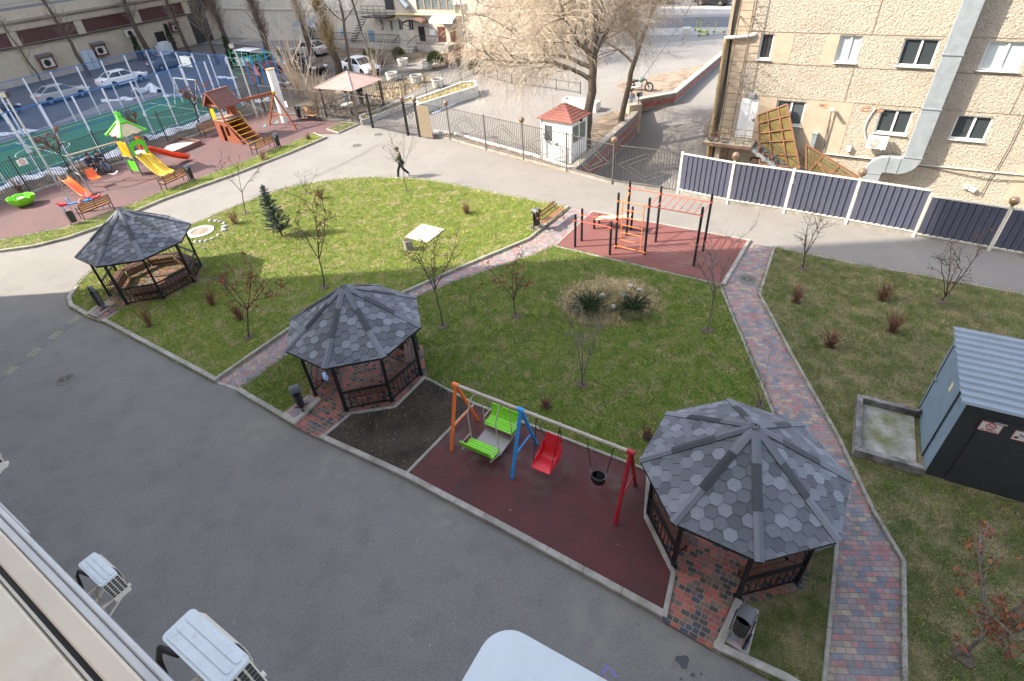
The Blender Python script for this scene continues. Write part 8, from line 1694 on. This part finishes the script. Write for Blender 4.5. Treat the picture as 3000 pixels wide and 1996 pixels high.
m.tube([(ql[0].x-.4+.35*math.cos(a), ql[0].y+.35*math.sin(a), .3+a*.22) for a in [i*.5 for i in range(18)]], .03, 5); m.build('red_bars', REDP, t); m = MB(); [m.prism([(0, 0), (.8, 0), (.4, .9)], -.02, .02) for _ in range(1)]; m.move(Matrix.Translation((ql[1].x-.1, ql[1].y, 1.5)) @ Matrix.Rotation(R_(90), 4, 'X')); m.build('pennant_panel', mat('faded_red', (.5, .2, .2), rough=.6), t)
simple = thing('ladder_rack', 'green tubular ladder rack beside the floodlight post behind the court', 'climbing frame', G(722, 232), R_(-30)); m = MB(); [m.tube([(x, 0, 0), (x, 0, 2.6)], .04, 5) for x in (-1.2, 0, 1.2)]; [m.tube([(-1.2, 0, .5+.45*k), (1.2, 0, .5+.45*k)], .03, 5) for k in range(5)]; m.build('bars', GRP, simple)
# ------------------------------------------------------------------ the two buildings behind
CRM = mat('cream_render', (0.42, 0.36, 0.285), (0.36, 0.31, 0.245), sc=1.4, rough=.9, c3=(.36, .31, .25), sc3=.8, lo3=.55); MARO = mat('maroon_panel', (.075, .024, .026), (.058, .02, .022), sc=1.5, rough=.5); DARKB = mat('dark_tar', (.035, .034, .036), rough=.8); GROOF = mat('grey_roof', (.13, .12, .12), (.10, .095, .1), sc=1, rough=.9)
TL = R_(57.2); LD = Vector((math.cos(TL), math.sin(TL), 0)); LN = Vector((math.sin(TL), -math.cos(TL), 0)); L0 = Vector((-48.94, 68.09, 0))-LD*80
t = thing('cream_building', 'long cream building with maroon strip windows and pilasters behind the parked cars', 'building', L0, TL)
def WL(x, y, out=0.0): p = on_plane(x, y, L0+LN*out, LN)-L0; return p.dot(LD), p.z
b0 = WL(67, 139)[1]; b1 = WL(50, 106)[1]; LX = 80+23.8; ZP = WL(0, 37)[1]
dl, dr_ = WL(457, 104), WL(497, 148); dx0 = min(dl[0], dr_[0]); zB, zT = sorted((WL(130, 140)[1], WL(120, 100)[1]))
zB, zT = 3.55, 4.75
m = MB(); m.box((LX/2, .2, ZP/2), (LX, .4, ZP)); m.build('wall', CRM, t); m = MB(); m.quad((0, .4, ZP-.5), (LX, .4, ZP-.5), (LX, 12, ZP-.5), (0, 12, ZP-.5)); m.build('flat_roof', GROOF, t); m = MB(); m.box((LX/2, 28, 26), (LX, 18, 52)); m.build('tower_block', CRM, t)
m = MB(); xs_ = [WL(40, 130)[0]-7.4*k for k in range(5, 0, -1)]; x0 = WL(30, 125)[0]; pit = WL(235, 88)[0]-WL(45, 125)[0]
pit = max(5.0, min(9.5, pit)); pil = [WL(45, 125)[0]+pit*k for k in range(-10, 5)]
m = MB(); m.box((LX/2, -.02, (zB+zT)/2), (LX, .04, zT-zB)); m.build('maroon_band', MARO, t); m = MB(); m.box((LX/2, -.12, zB-.12), (LX, .24, .12)); m.build('tar_ledge', DARKB, t); m = MB(); m.box((LX/2, -.3, zT+.95), (LX, .6, .22)); m.box((LX/2, -.14, zT+.35), (LX, .28, .5)); m.build('cornice', CRM, t); m = MB(); m.box((LX/2, -.62, zT+.99), (LX, .03, .12)); m.box((LX/2, -.04, zT+2.4), (LX, .08, .06)); m.build('cornice_stain', mat('stain', (.25, .22, .18), rough=.9), t)
for x in pil:
    if 0 < x < LX: m = MB(); m.box((x, -.12, zT/2+1.75), (.85, .24, zT-3.4)); m.build('pilaster', CRM, t)
a, b = WL(457, 104), WL(497, 148); m = MB(); m.box(((a[0]+b[0])/2, -.02, 1.1), (1.25, .05, 2.2)); m.build('door', BLACK, t)
a = WL(580, 60); m = MB(); m.box((a[0], -.02, 2.6), (2.6, .06, 5.2)); m.build('recess_shade_panel', DARKB, t)  # flat dark panel, the shade of the recess put into its colour
m = MB(); [m.tube([(x, -.1, 0.6), (x, -.1, 3.4)], .07, 8) for x in (WL(65, 165)[0],)]; [m.tube([Vector((x+k*.5, -.06, z+.12*math.sin(k*.9))) for k in range(30)], .025, 5) for x, z in ((WL(20, 150)[0], 3.2), (WL(150, 110)[0], 3.3))]; m.build('pipes', mat('old_pipe', (.30, .26, .18), rough=.8), t)
def left_ac(label, px, hood=True, sz=1.0):
    x, z = WL(*px, .4); tt = thing('air_conditioner', label, 'air conditioner', L0+LD*x+LN*.35+Vector((0, 0, z)), TL, 'outdoor air conditioning units on the cream building'); w_, h = 1.0*sz, .75*sz
    m = MB(); m.box((0, 0, 0), (w_, .36, h)); m.build('casing', mat('ac_grey', (.5, .48, .44), rough=.6), tt, bevel=.02); m = MB(); m.lathe([(h*.38, 0), (h*.38, .02), (h*.1, .03)], (-w_*.08, -.18, 0), 18, M=Matrix.Rotation(R_(90), 3, 'X')); m.build('fan', BLACK, tt)
    if hood: m = MB(); m.box((0, -.12, h/2+.34), (w_*1.4, .75, .04), M=Matrix.Rotation(R_(14), 3, 'X')); m.build('hood_roof', GROOF, tt); m = MB(); [m.box((sx*w_*.62, .02, .05), (.05, .4, h+.5)) for sx in (-1, 1)]; m.box((0, .02, -h/2-.08), (w_*1.25, .4, .06)); m.build('red_frame', mat('frame_red', (.16, .05, .045), rough=.7), tt)
left_ac('caged outdoor unit with a little roof on the cream building, nearest the birch', (140, 184), sz=1.15); left_ac('caged outdoor unit with a little roof on the cream building above the grey cabinet', (295, 148), sz=1.1); left_ac('small outdoor unit on the cream building beside the second dark tree', (381, 97), False); left_ac('small outdoor unit with a dark canopy on the cream building right of the black door', (514, 82), True, .8)
g = L0+LD*WL(265, 190)[0]+LN*.4; t2 = thing('utility_cabinet', 'pale blue grey utility cabinet standing against the cream building', 'cabinet', (g.x, g.y, 0), TL); m = MB(); m.box((0, 0, .95), (1.3, .6, 1.9)); m.build('body', mat('cabinet', (.36, .42, .5), rough=.5), t2, bevel=.02); m = MB(); m.box((0, -.31, .95), (.03, .02, 1.7)); m.box((.1, -.32, 1), (.05, .03, .2)); m.build('door_gap', BLACK, t2)
g = L0+LD*(WL(470, 150)[0])+LN*1.2; t2 = thing('white_board', 'white covered stand beside the black door of the cream building', 'stand', (g.x, g.y, 0), TL+.3); m = MB(); m.prism([(-.8, -.5), (.8, -.5), (.9, .5), (-.9, .5)], 0, 1.0); m.prism([(-.5, -.4), (.5, -.4), (.5, .4), (-.5, .4)], 1.0, 1.25); m.build('cover', mat('cover_white', (.55, .58, .64), rough=.7), t2, bevel=.05)
THU = mat('thuja', (.016, .03, .014), (.03, .045, .02), sc=5, rough=.9)
def thuja(label, px, h, pot=True):
    g = G(*px); t2 = thing('thuja_tree', label, 'tree', g); m = MB()
    for i in range(150): z = random.uniform(.5, h); r = .42*(1-(z-.5)/(h-.3))**.7; a = random.uniform(0, 6.28); needles(m, Vector((r*math.cos(a)*.7, r*math.sin(a)*.7, z)), Vector((math.cos(a)*.4, math.sin(a)*.4, 1)).normalized(), .35, 6, .04)
    m.build('foliage', THU, t2); m = MB(); m.tube([(0, 0, 0), (0, 0, h*.7)], .05, 5); m.build('trunk', BARK, t2)
    if pot: m = MB(); m.lathe([(.35, 0), (.42, .8), (.36, .8)], n=8); m.build('pot', DARKB, t2)
thuja('dark thuja in a tall pot against the cream building left of the white covered stand', (418, 178), 2.6); thuja('dark thuja in a tall pot right of the black door of the cream building', (512, 145), 2.7); thuja('dark green fir between the trees behind the court end', (690, 210), 3.2, False)
# far building
B0 = Vector((-36.0, 88.0, 0)); TB = R_(-32.6); BD_ = Vector((math.cos(TB), math.sin(TB), 0)); BN = Vector((math.sin(TB), -math.cos(TB), 0))
t = thing('far_building', 'pale rendered building with barred windows and brown doors behind the white coupe', 'building', B0, TB)
def WB(x, y, out=0.0): p = on_plane(x, y, B0+BN*out, BN)-B0; return p.dot(BD_), p.z
def zC(p): return (900+p[0]/4.612, p[1]/4.612)
def rB(a, b): p, q = WB(*zC(a)), WB(*zC(b)); return (min(p[0], q[0]), max(p[0], q[0]), min(p[1], q[1]), max(p[1], q[1]))
holes = [rB((975, 265), (1040, 415)), rB((1108, 268), (1165, 418)), rB((1220, 265), (1300, 415)), rB((1352, 262), (1443, 418))]; big = rB((1455, -60), (1990, 150)); BL = 48
CRB = mat('pale_blockwork', (0.50, 0.45, 0.38), (0.44, 0.40, 0.34), sc=1.2, rough=.9, c3=(.36, .33, .28), sc3=.7, lo3=.55)
m = MB(); HF_ = 24; facade(m, BL, -.1, HF_, holes+[big], .2); m.quad((BL, 0, 0), (BL, 12, 0), (BL, 12, HF_), (BL, 0, HF_)); m.quad((0, 0, HF_), (BL, 0, HF_), (BL, 12, HF_), (0, 12, HF_)); m.build('wall', CRB, t)  # unseen upper storeys and right end sized to shade the street
for h in holes:
    fr = win(t, *h, y=.15, fw=.06, muls=(.5,)); m = MB(); [m.box((h[0]+(h[1]-h[0])*k/5, .02, (h[2]+h[3])/2), (.02, .02, h[3]-h[2])) for k in range(1, 5)]; m.build('window_bars', IRONB, fr)
win(t, *big, y=.15, fw=.1, muls=(.2, .4, .6, .8), gm=mat('big_glass', (.16, .19, .19), (.11, .14, .15), sc=1, rough=.1), fm=mat('brown_frame', (.34, .22, .14), rough=.6))
def door_b(a, b, mt, name='door'): r = rB(a, b); m = MB(); m.box(((r[0]+r[1])/2, -.03, (r[2]+r[3])/2), (r[1]-r[0], .06, r[3]-r[2])); return m.build(name, mt, t), r
BRD = mat('brown_door', (.13, .045, .025), (.10, .035, .02), sc=3, rough=.6)
door_b((1500, 358), (1620, 642), BLACK); door_b((1757, 362), (1888, 648), BRD); door_b((1922, 375), (2038, 660), BRD); door_b((825, 412), (930, 622), mat('blue_door', (.18, .30, .44), rough=.6)); door_b((10, 360), (110, 585), DARKB); door_b((1040, -30), (1190, 165), DARKB)
r = rB((1380, 255), (1640, 380)); m = MB(); n = 10
for i in range(n): a0, a1 = math.pi*i/n, math.pi*(i+1)/n; cx = (r[0]+r[1])/2; m.add([(cx-1.35*math.cos(a0), -.02, 2.55+.5*math.sin(a0)), (cx-1.35*math.cos(a1), -.02, 2.55+.5*math.sin(a1)), (cx-1.35*math.cos(a1), -1.3, 2.45+.45*math.sin(a1)), (cx-1.35*math.cos(a0), -1.3, 2.45+.45*math.sin(a0))], [(0, 1, 2, 3)])
o = m.build('arched_canopy', mat('canopy_brown', (.2, .12, .09), rough=.4), t); m = MB(); [m.beam((cx+sx*1.3, 0, 2.0), (cx+sx*1.3, -1.25, 2.45), .05) for sx in (-1, 1)]; m.build('canopy_arm', IRONB, o)
r = rB((1790, 270), (2000, 350)); cx = (r[0]+r[1])/2; m = MB()
for i in range(8): a0, a1 = R_(90*i/8), R_(90*(i+1)/8); m.add([(cx-1.5, -1.25*math.sin(a0), 2.6+.6*math.cos(a0)), (cx+1.5, -1.25*math.sin(a0), 2.6+.6*math.cos(a0)), (cx+1.5, -1.25*math.sin(a1), 2.6+.6*math.cos(a1)), (cx-1.5, -1.25*math.sin(a1), 2.6+.6*math.cos(a1))], [(0, 1, 2, 3)])
m.build('white_canopy', mat('canopy_white', (.62, .65, .66), rough=.35), t)
a = rB((0, 240), (200, 350)); cx = (a[0]+a[1])/2; m = MB(); m.add([(cx-2, -.02, a[3]+.3), (cx+1.6, -.02, a[3]+.3), (cx+2, -1.6, a[2]+.1), (cx-2.4, -1.6, a[2]+.1)], [(0, 1, 2, 3)]); m.build('blue_canopy', mat('canopy_blue', (.10, .14, .19), rough=.5), t)
p, q_ = WB(*zC((1075, 245))), WB(*zC((2020, 200))); m = MB(); m.tube([(p[0], -.25, q_[1]-.5), (p[0]+1.6, -.25, q_[1]-.45), (p[0]+1.7, -.25, q_[1]), (q_[0]+1, -.25, q_[1])], .14, 8); m.build('yellow_pipe', mat('gas_yellow', (.52, .45, .26), rough=.6), t, smooth=50); m = MB(); m.box((BL/2, -.06, q_[1]+.25), (BL, .12, .18)); m.build('string_course', CRB, t)
p = WB(*zC((1330, 50))); m = MB(); m.tube([(p[0]-1.4, -.5, p[1]+1.8), (p[0], -.5, p[1]+.2), (p[0]+.6, -.5, p[1]-.3)], .3, 10); m.build('vent_elbow', GALV, t, smooth=50)
p, q_ = WB(*zC((880, 215))), WB(*zC((1200, 210))); zl_ = q_[1]; m = MB(); m.box(((p[0]+q_[0])/2, -.8, zl_), (q_[0]-p[0], 1.6, .12)); [m.tube([(p[0], -1.55, zl_+k), (q_[0], -1.55, zl_+k)], .03, 5) for k in (.4, .75, 1.1)]; [m.tube([(p[0]+(q_[0]-p[0])*k/4, -1.55, zl_), (p[0]+(q_[0]-p[0])*k/4, -1.55, zl_+1.1)], .03, 5) for k in range(5)]; [m.beam((p[0]-.2-.25*k, -1.2, zl_-.28*k), (p[0]-.5-.25*k, -1.2, zl_-.28*k), .9, .05) for k in range(11)]; m.beam((p[0], -.8, zl_), (p[0]-3, -.8, .2), .06); m.build('fire_stair', IRONB, t)
for a, b, c in (((1655, 395), (1738, 475), 'blue and white notice board between the black and brown doors of the far building'), ((2058, 425), (2118, 482), 'small blue notice right of the brown doors of the far building'), ((440, 390), (485, 470), 'blue notice on the shaded far wall behind the poplar'), ((120, 365), (200, 440), 'white and blue notice left of the poplar on the far wall')):
    r = rB(a, b); t2 = thing('notice_board', c, 'sign', B0+BD_*((r[0]+r[1])/2)+BN*.05+Vector((0, 0, (r[2]+r[3])/2)), TB); w_, h = r[1]-r[0], r[3]-r[2]; m = MB(); m.box((0, 0, 0), (w_, .04, h)); bl = 'white' not in c; m.build('board', mat('notice_blue', (.08, .33, .58), rough=.5) if bl else SIGNW, t2); m = MB()
    [m.box((0, -.025, h*(.3-.2*k)), (w_*.7*(1 if k else .8), .01, h*.08)) for k in range(4)]; m.build('faded_print', SIGNW if bl else MATS.get('notice_blue', SIGNW), t2)
# wing with corrugated roof at the right end
p, q_ = G(1346, 146), G(1565, 128); tw = ang(p, q_); L = (q_-p).length; t = thing('lean_to_building', 'low cream lean-to with corrugated metal roof at the right end of the far building', 'building', p, tw)
m = MB(); facade(m, L, 0, 4.2, [(.35, 1.35, 2.6, 3.4)], .15); m.quad((0, 5, 0), (0, 0, 0), (0, 0, 4.2), (0, 5, 5.2)); m.build('wall', mat('cream_sunny', (.58, .50, .38), (.52, .44, .33), sc=1.2, rough=.9, c3=(.42, .35, .26), sc3=.8, lo3=.55), t); win(t, .35, 1.35, 2.6, 3.4, y=.12, fw=.06, muls=(.5,)); m = MB(); [m.beam((i*.45, -.5, 4.2), (i*.45, 4, 5.3), .38, .07) for i in range(int(L/.45)+2)]; m.build('roof', mat('zinc_sheet', (.44, .46, .48), (.34, .36, .38), sc=2, rough=.4, metal=.3), t); m = MB(); m.box((2.6, -.03, 1.0), (1.1, .06, 2.0)); m.build('door', mat('lean_door', (.38, .28, .2), rough=.7), t)
# steps and railings in front of the far building
a, b = B0+BD_*WB(*zC((1000, 660)))[0], B0+BD_*WB(*zC((2050, 660)))[0]; t = thing('entrance_porch', 'raised concrete porch with steps and black railings before the far building', 'porch', a, TB); L = (b-a).length
m = MB(); m.box((L/2, -1.0, .32), (L, 1.9, .64)); m.box((-5, -1.0, .2), (10, 1.8, .4)); sx_p = WB(*zC((1560, 800)))[0]-WB(*zC((1000, 660)))[0]
sxp = L*.52; [m.box((sxp+.0, -2.1-.32*k, .56-.15*k-.28+.0), (2.2, .34, .56-.15*k+.0)) for k in range(4)]; m.build('slab', CONC, t)
m = MB()
def rail(x0, x1, y): 
    for z in (.75, 1.5): m.beam((x0, y, z), (x1, y, z), .05)
    n = int(abs(x1-x0)/.16); [m.beam((x0+(x1-x0)*k/n, y, .7), (x0+(x1-x0)*k/n, y, 1.5), .022) for k in range(n+1)]
rail(.2, sxp-1.2, -1.9); rail(sxp+1.2, L-.4, -1.9); rail(-9, -.2, -1.8)
for sx in (-1.1, 1.1): m.beam((sxp+sx, -1.9, 1.5), (sxp+sx, -3.4, .95), .05); [m.beam((sxp+sx, -1.9-.3*k, .1), (sxp+sx, -1.9-.3*k, 1.5-.11*k), .022) for k in range(6)]
m.build('railing', IRONB, t)
BUSH = mat('evergreen_bush', (.05, .085, .014), (.09, .13, .025), sc=5, rough=.85)
def bush(label, px, r, h):
    t = thing('evergreen_bush', label, 'shrub', G(*px), 0, 'round evergreen bushes'); m = MB()
    for i in range(420): a = random.uniform(0, 6.28); b = math.acos(random.uniform(-.2, 1)); f = random.uniform(.55, 1); d = Vector((math.sin(b)*math.cos(a), math.sin(b)*math.sin(a), math.cos(b))); needles(m, Vector((d.x*r*f, d.y*r*f, h*.45+d.z*h*.5*f)), (d+Vector((0, 0, .5))).normalized(), .25, 5, .03)
    m.build('foliage', BUSH, t)
bush('round bright evergreen bush beside the steps of the far building', (1278, 200), .75, 1.5); bush('evergreen bush behind the dark fence left of the willow twigs', (1392, 215), .6, 1.1); bush('low dark bush in the bed before the far building', (1170, 172), .6, 1.0); bush('low dark bush in the bed left of the white planter', (1085, 170), .6, .9)
# thin pole
t = thing('utility_pole', 'thin grey pole before the lean-to right of the brown doors', 'pole', G(1372, 178)); m = MB(); m.tube([(0, 0, 0), (-.3, 0, 9)], .08, 8); m.build('pole', mat('pole_grey', (.3, .27, .22), rough=.8), t, smooth=50)
t = thing('utility_pole', 'dark leaning pole in front of the white coupe', 'pole', G(1100, 228)); m = MB(); m.tube([(0, 0, 0), (-.9, .2, 8)], .09, 8); m.build('pole', IRONB, t, smooth=50)
t = thing('overhead_cable', 'pale overhead cable slanting from the willow to the corner of the pebbledash building', 'cable', (0, 0, 0)); m = MB(); p = G(1870, 245, 2.5); q_ = FC+Vector((0, 0, 13)); m.tube([p.lerp(q_, k/10)-Vector((0, 0, .5*math.sin(math.pi*k/10))) for k in range(11)], .02, 4); m.build('cable', PW, t)
# ------------------------------------------------------------------ big bare trees
TWIG = mat('willow_twigs', (0.54, 0.45, 0.345), (0.38, 0.305, 0.225), sc=3, rough=.85); TWIGD = mat('grey_twigs', (0.20, 0.16, 0.125), (.13, .10, .08), sc=1.5, rough=.9); TWIGY = mat('poplar_twigs', (0.30, 0.22, 0.10), (.2, .15, .08), sc=2, rough=.9)
def hang(mb, p, d, L, r, droop, seg=7, n=3):
    pts = [p]; dd = d.copy()
    for i in range(seg): dd = (dd+Vector((random.gauss(0, .17), random.gauss(0, .17), random.gauss(0, .10)-droop/seg*(i*.35+.4)))).normalized(); pts.append(pts[-1]+dd*(L/seg))
    mb.tube(pts, [r*(1-.75*i/seg) for i in range(seg+1)], n, caps=False); return pts
def willow(label, base, path_, limbs, ntw, r0=.32, leaves=0, name='willow_tree', tl=2.6, droop=1.5, sp=1.0, tm=None):
    t = thing(name, label, 'tree', base, 0, 'big trees by the alley'); m = MB(); tw = MB(); lf = MB()
    P_ = [Vector(p) for p in path_]; Pp = []
    for i in range(len(P_)-1): Pp += [P_[i].lerp(P_[i+1], k/3)+Vector((random.gauss(0, .04), random.gauss(0, .04), 0)) for k in range(3)]
    Pp.append(P_[-1]); m.tube(Pp, [r0*(1.25 if i == 0 else 1)*(1-.5*i/len(Pp)) for i in range(len(Pp))], 10, caps=False); srcs = []
    for (d, L, st) in limbs:
        d = Vector(d).normalized(); st_ = Pp[int(st*(len(Pp)-1))]; pts, dd = limb(m, st_, d, L, r0*.42, r0*.08, 7, 9, .16, .02)
        for i in range(2, 9):
            srcs.append((pts[i], (pts[i]-pts[i-1]).normalized()))
            for _ in range(2):
                p2, d2 = limb(m, pts[i], rand_dir((pts[i]-pts[i-1]).normalized(), R_(random.uniform(30, 70))), L*random.uniform(.22, .42), r0*.16, r0*.04, 5, 5, .16, .03)
                for j in (2, 3, 4, 5): srcs.append((p2[j], (p2[j]-p2[j-1]).normalized()))
    for _ in range(ntw):
        p, d = random.choice(srcs); e = rand_dir(d, R_(random.uniform(15, 85))); e = (e+Vector((0, 0, .15))).normalized(); L = tl*random.uniform(.4, 1.25)*sp
        pts = hang(tw, p, e, L, random.uniform(.0075, .011), droop*random.uniform(.4, 1.2))
        for _k in range(3):
            i = random.randint(1, 6); q = hang(tw, pts[i], rand_dir((pts[i]-pts[i-1]).normalized(), R_(50)), L*.45, .0075, droop*.7, 5)
            if leaves and random.random() < leaves: [leaf(lf, random.choice(q), .16) for _q in range(3)]
    m.build('trunk', mat('willow_bark', (.095, .073, .055), (.14, .11, .085), sc=7, rough=1, bump=.03, bsc=14), t, smooth=60); tw.build('crown', tm or TWIG, t)
    if lf.v: lf.build('leaves', mat('tan_leaves', (.42, .22, .10), rough=.9), t)
    return t
willow('big willow with a thick forked trunk right behind the guard booth', G(1714, 436), [(0, 0, -.2), (.15, 0, 1.5), (.35, .2, 3.2), (.5, .4, 5.0), (.5, .6, 7.5)],
       [((-1, .3, .55), 6.5, .6), ((-1, -.3, .75), 6.0, .75), ((-.8, 1, .7), 6.5, .7), ((.2, 1, .9), 5.5, .8), ((.9, .2, 1.0), 4.5, .75), ((-.3, -.4, 1.1), 5.0, 1), ((-1, .8, .55), 7.0, .72), ((-.5, .9, 1.0), 6, .95), ((.5, .8, .8), 5, .95)], 3300, tl=2.7, droop=1.35)
willow('slimmer leaning willow at the end of the striped wall, some tan leaves left', G(1816, 364), [(0, 0, -.2), (.35, .15, 1.8), (.75, .3, 3.6), (1.3, .6, 5.2), (2.1, 1.0, 7.0)],
       [((-.6, .9, .8), 6.0, .5), ((.2, .9, .7), 5.0, .65), ((1, .4, .6), 3.6, .95), ((-.9, .2, .9), 5.5, .7), ((.3, -.2, 1), 4.5, .9), ((-.2, 1, .4), 6.5, .8), ((.6, .9, .3), 4.5, 1.0)], 2100, r0=.2, leaves=.12, tl=2.3, droop=1.2)
willow('far willow hanging over the drive between the lean-to and the street', G(1560, 165), [(0, 0, -.2), (.1, 0, 2.5), (.3, .2, 5.0), (.5, .3, 8)],
       [((-1, .2, .4), 6.5, .6), ((1, .2, .5), 6.5, .6), ((.2, -1, .5), 6.0, .7), ((-.6, -.8, .5), 6.5, .5), ((.8, -.7, .6), 6, .8), ((0, 0, 1), 5, 1)], 1500, r0=.3, tl=3.6, droop=1.9)
def upright(label, base, lean, h, r0, width, n, mt, low=.18, name='poplar_tree', bark=None):
    """tall tree whose branches all climb steeply"""
    t = thing(name, label, 'tree', base, 0, 'bare trees behind the court'); m = MB(); tw = MB(); L = Vector((*lean, h)); pts = [L*(i/10)+Vector((random.gauss(0, .08), random.gauss(0, .08), 0)) for i in range(11)]; pts[0].z = -.1
    m.tube(pts, [r0*(1.15 if i == 0 else 1)*(1-.085*i) for i in range(11)], 9, caps=False)
    for _ in range(n):
        f = random.uniform(low, .95); p = L*f; a = random.uniform(0, 6.28); d = Vector((math.cos(a)*width, math.sin(a)*width, 1)).normalized(); q, dd = limb(tw, p, d, h*random.uniform(.08, .22)*(1.25-f), r0*.09, .012, 4, 5, .15, .09)
        for _k in range(3): i = random.randint(1, 5); limb(tw, q[i], rand_dir((q[i]-q[i-1]).normalized(), R_(34)), h*.07, .013, .007, 3, 4, .22, .06)
    m.build('trunk', bark or BARK, t, smooth=60); tw.build('crown', mt, t); return t
upright('tall columnar poplar in the sun beside the white coupe', G(996, 226), (-1.2, .3), 12, .38, .30, 520, TWIGY, .10)
upright('tall poplar in shade behind the climbing frame', G(800, 182), (-1.0, .2), 12, .32, .42, 300, TWIGD, .12); upright('tall poplar in shade left of the climbing frame', G(680, 165), (-.9, .2), 12, .3, .42, 300, TWIGD); upright('grey trunked tree with many climbing branches behind the bare cut shrub', G(925, 190), (-1.0, .2), 12, .3, .45, 260, TWIG)
upright('dark tree before the cream building, the one nearest the birch', G(262, 226), (-1.3, .3), 11, .22, .9, 90, TWIGD, .3, 'bare_tree'); upright('dark tree before the cream building left of its black door', G(444, 172), (-1.0, .3), 11, .32, .8, 110, TWIGD, .35, 'bare_tree'); upright('dark tree before the cream building right of its black door', G(558, 160), (-.8, .2), 11, .24, .8, 110, TWIGD, .3, 'bare_tree'); upright('thin dark young tree leaning before the cream building next to the drain pipe', G(140, 262), (-1.6, .4), 8, .11, .9, 50, TWIGD, .3, 'bare_tree')
upright('grey tree with hanging twigs behind the court end', G(640, 190), (-.5, .3), 10, .2, .9, 160, TWIGD, .25, 'bare_tree')
BIR = mat('birch_bark', (.66, .63, .58), (.12, .11, .10), sc=9, rough=.8, lo=.56, hi=.6)
t = upright('white barked birch at the left edge in front of the cream building', G(92, 452), (-1.0, .1), 8.5, .13, .95, 90, mat('birch_twigs', (.30, .25, .22), (.2, .16, .14), sc=2, rough=.9), .45, 'birch_tree', BIR)
willow('white barked birch with hanging twigs in front of the far building', G(1030, 222), [(0, 0, -.1), (.1, 0, 2.2), (.35, .1, 4.5), (.4, .1, 7), (.2, 0, 9)], [((-.8, .1, .8), 3.2, .5), ((.9, 0, .8), 3.6, .5), ((.7, .3, .9), 3, .7), ((-.5, 0, 1), 3, .75), ((.3, -.5, .9), 3, .6)], 260, r0=.16, name='birch_tree', tl=2.4, tm=TWIG)
bpy.data.objects['birch_tree.001'].children[0].data.materials[0] = BIR
shrub('large bare cut shrub with a fan of pale stems behind the back fence', (884, 288), 4.6, 3.4, 46, TWIG, 0, .035, 'bare_shrub', 'big bare shrubs behind the fences'); shrub('bare shrub of dark stems between the pavilion and the back fence', (930, 318), 2.6, 2.2, 60, TWIG, 0, .02, 'bare_shrub', 'big bare shrubs behind the fences'); shrub('small bare tree like shrub in front of the white coupe', (1105, 262), 3.6, 1.6, 22, TWIG, 0, .028, 'bare_shrub', 'big bare shrubs behind the fences'); shrub('reddish climbing shrub on the fence before the lean-to', (1345, 200), 2.8, 1.2, 60, STEMP, 0, .02, 'bare_shrub', 'big bare shrubs behind the fences'); shrub('bare shrub hugging the fence right of the cut shrub', (975, 322), 2.2, 2.0, 50, TWIG, 0, .018, 'bare_shrub', 'big bare shrubs behind the fences')
for i, px in enumerate(((1085, 200), (1120, 190), (1160, 178), (760, 245), (835, 262), (1310, 190), (1400, 170), (1440, 160))):
    shrub(('bare bed shrub near the nose of the white coupe', 'bare bed shrub before the blue door', 'bare bed shrub before the barred windows', 'bare scrub at the foot of the climbing frame', 'bare scrub right of the climbing frame', 'bare scrub on the bank below the brown doors', 'bare scrub on the bank below the lean-to', 'bare scrub on the bank under the far willow')[i], px, 1.3, 1.3, 40, TWIGD if i < 5 else STEMP, 0, .014, 'bare_shrub', 'low bare shrubs far off')
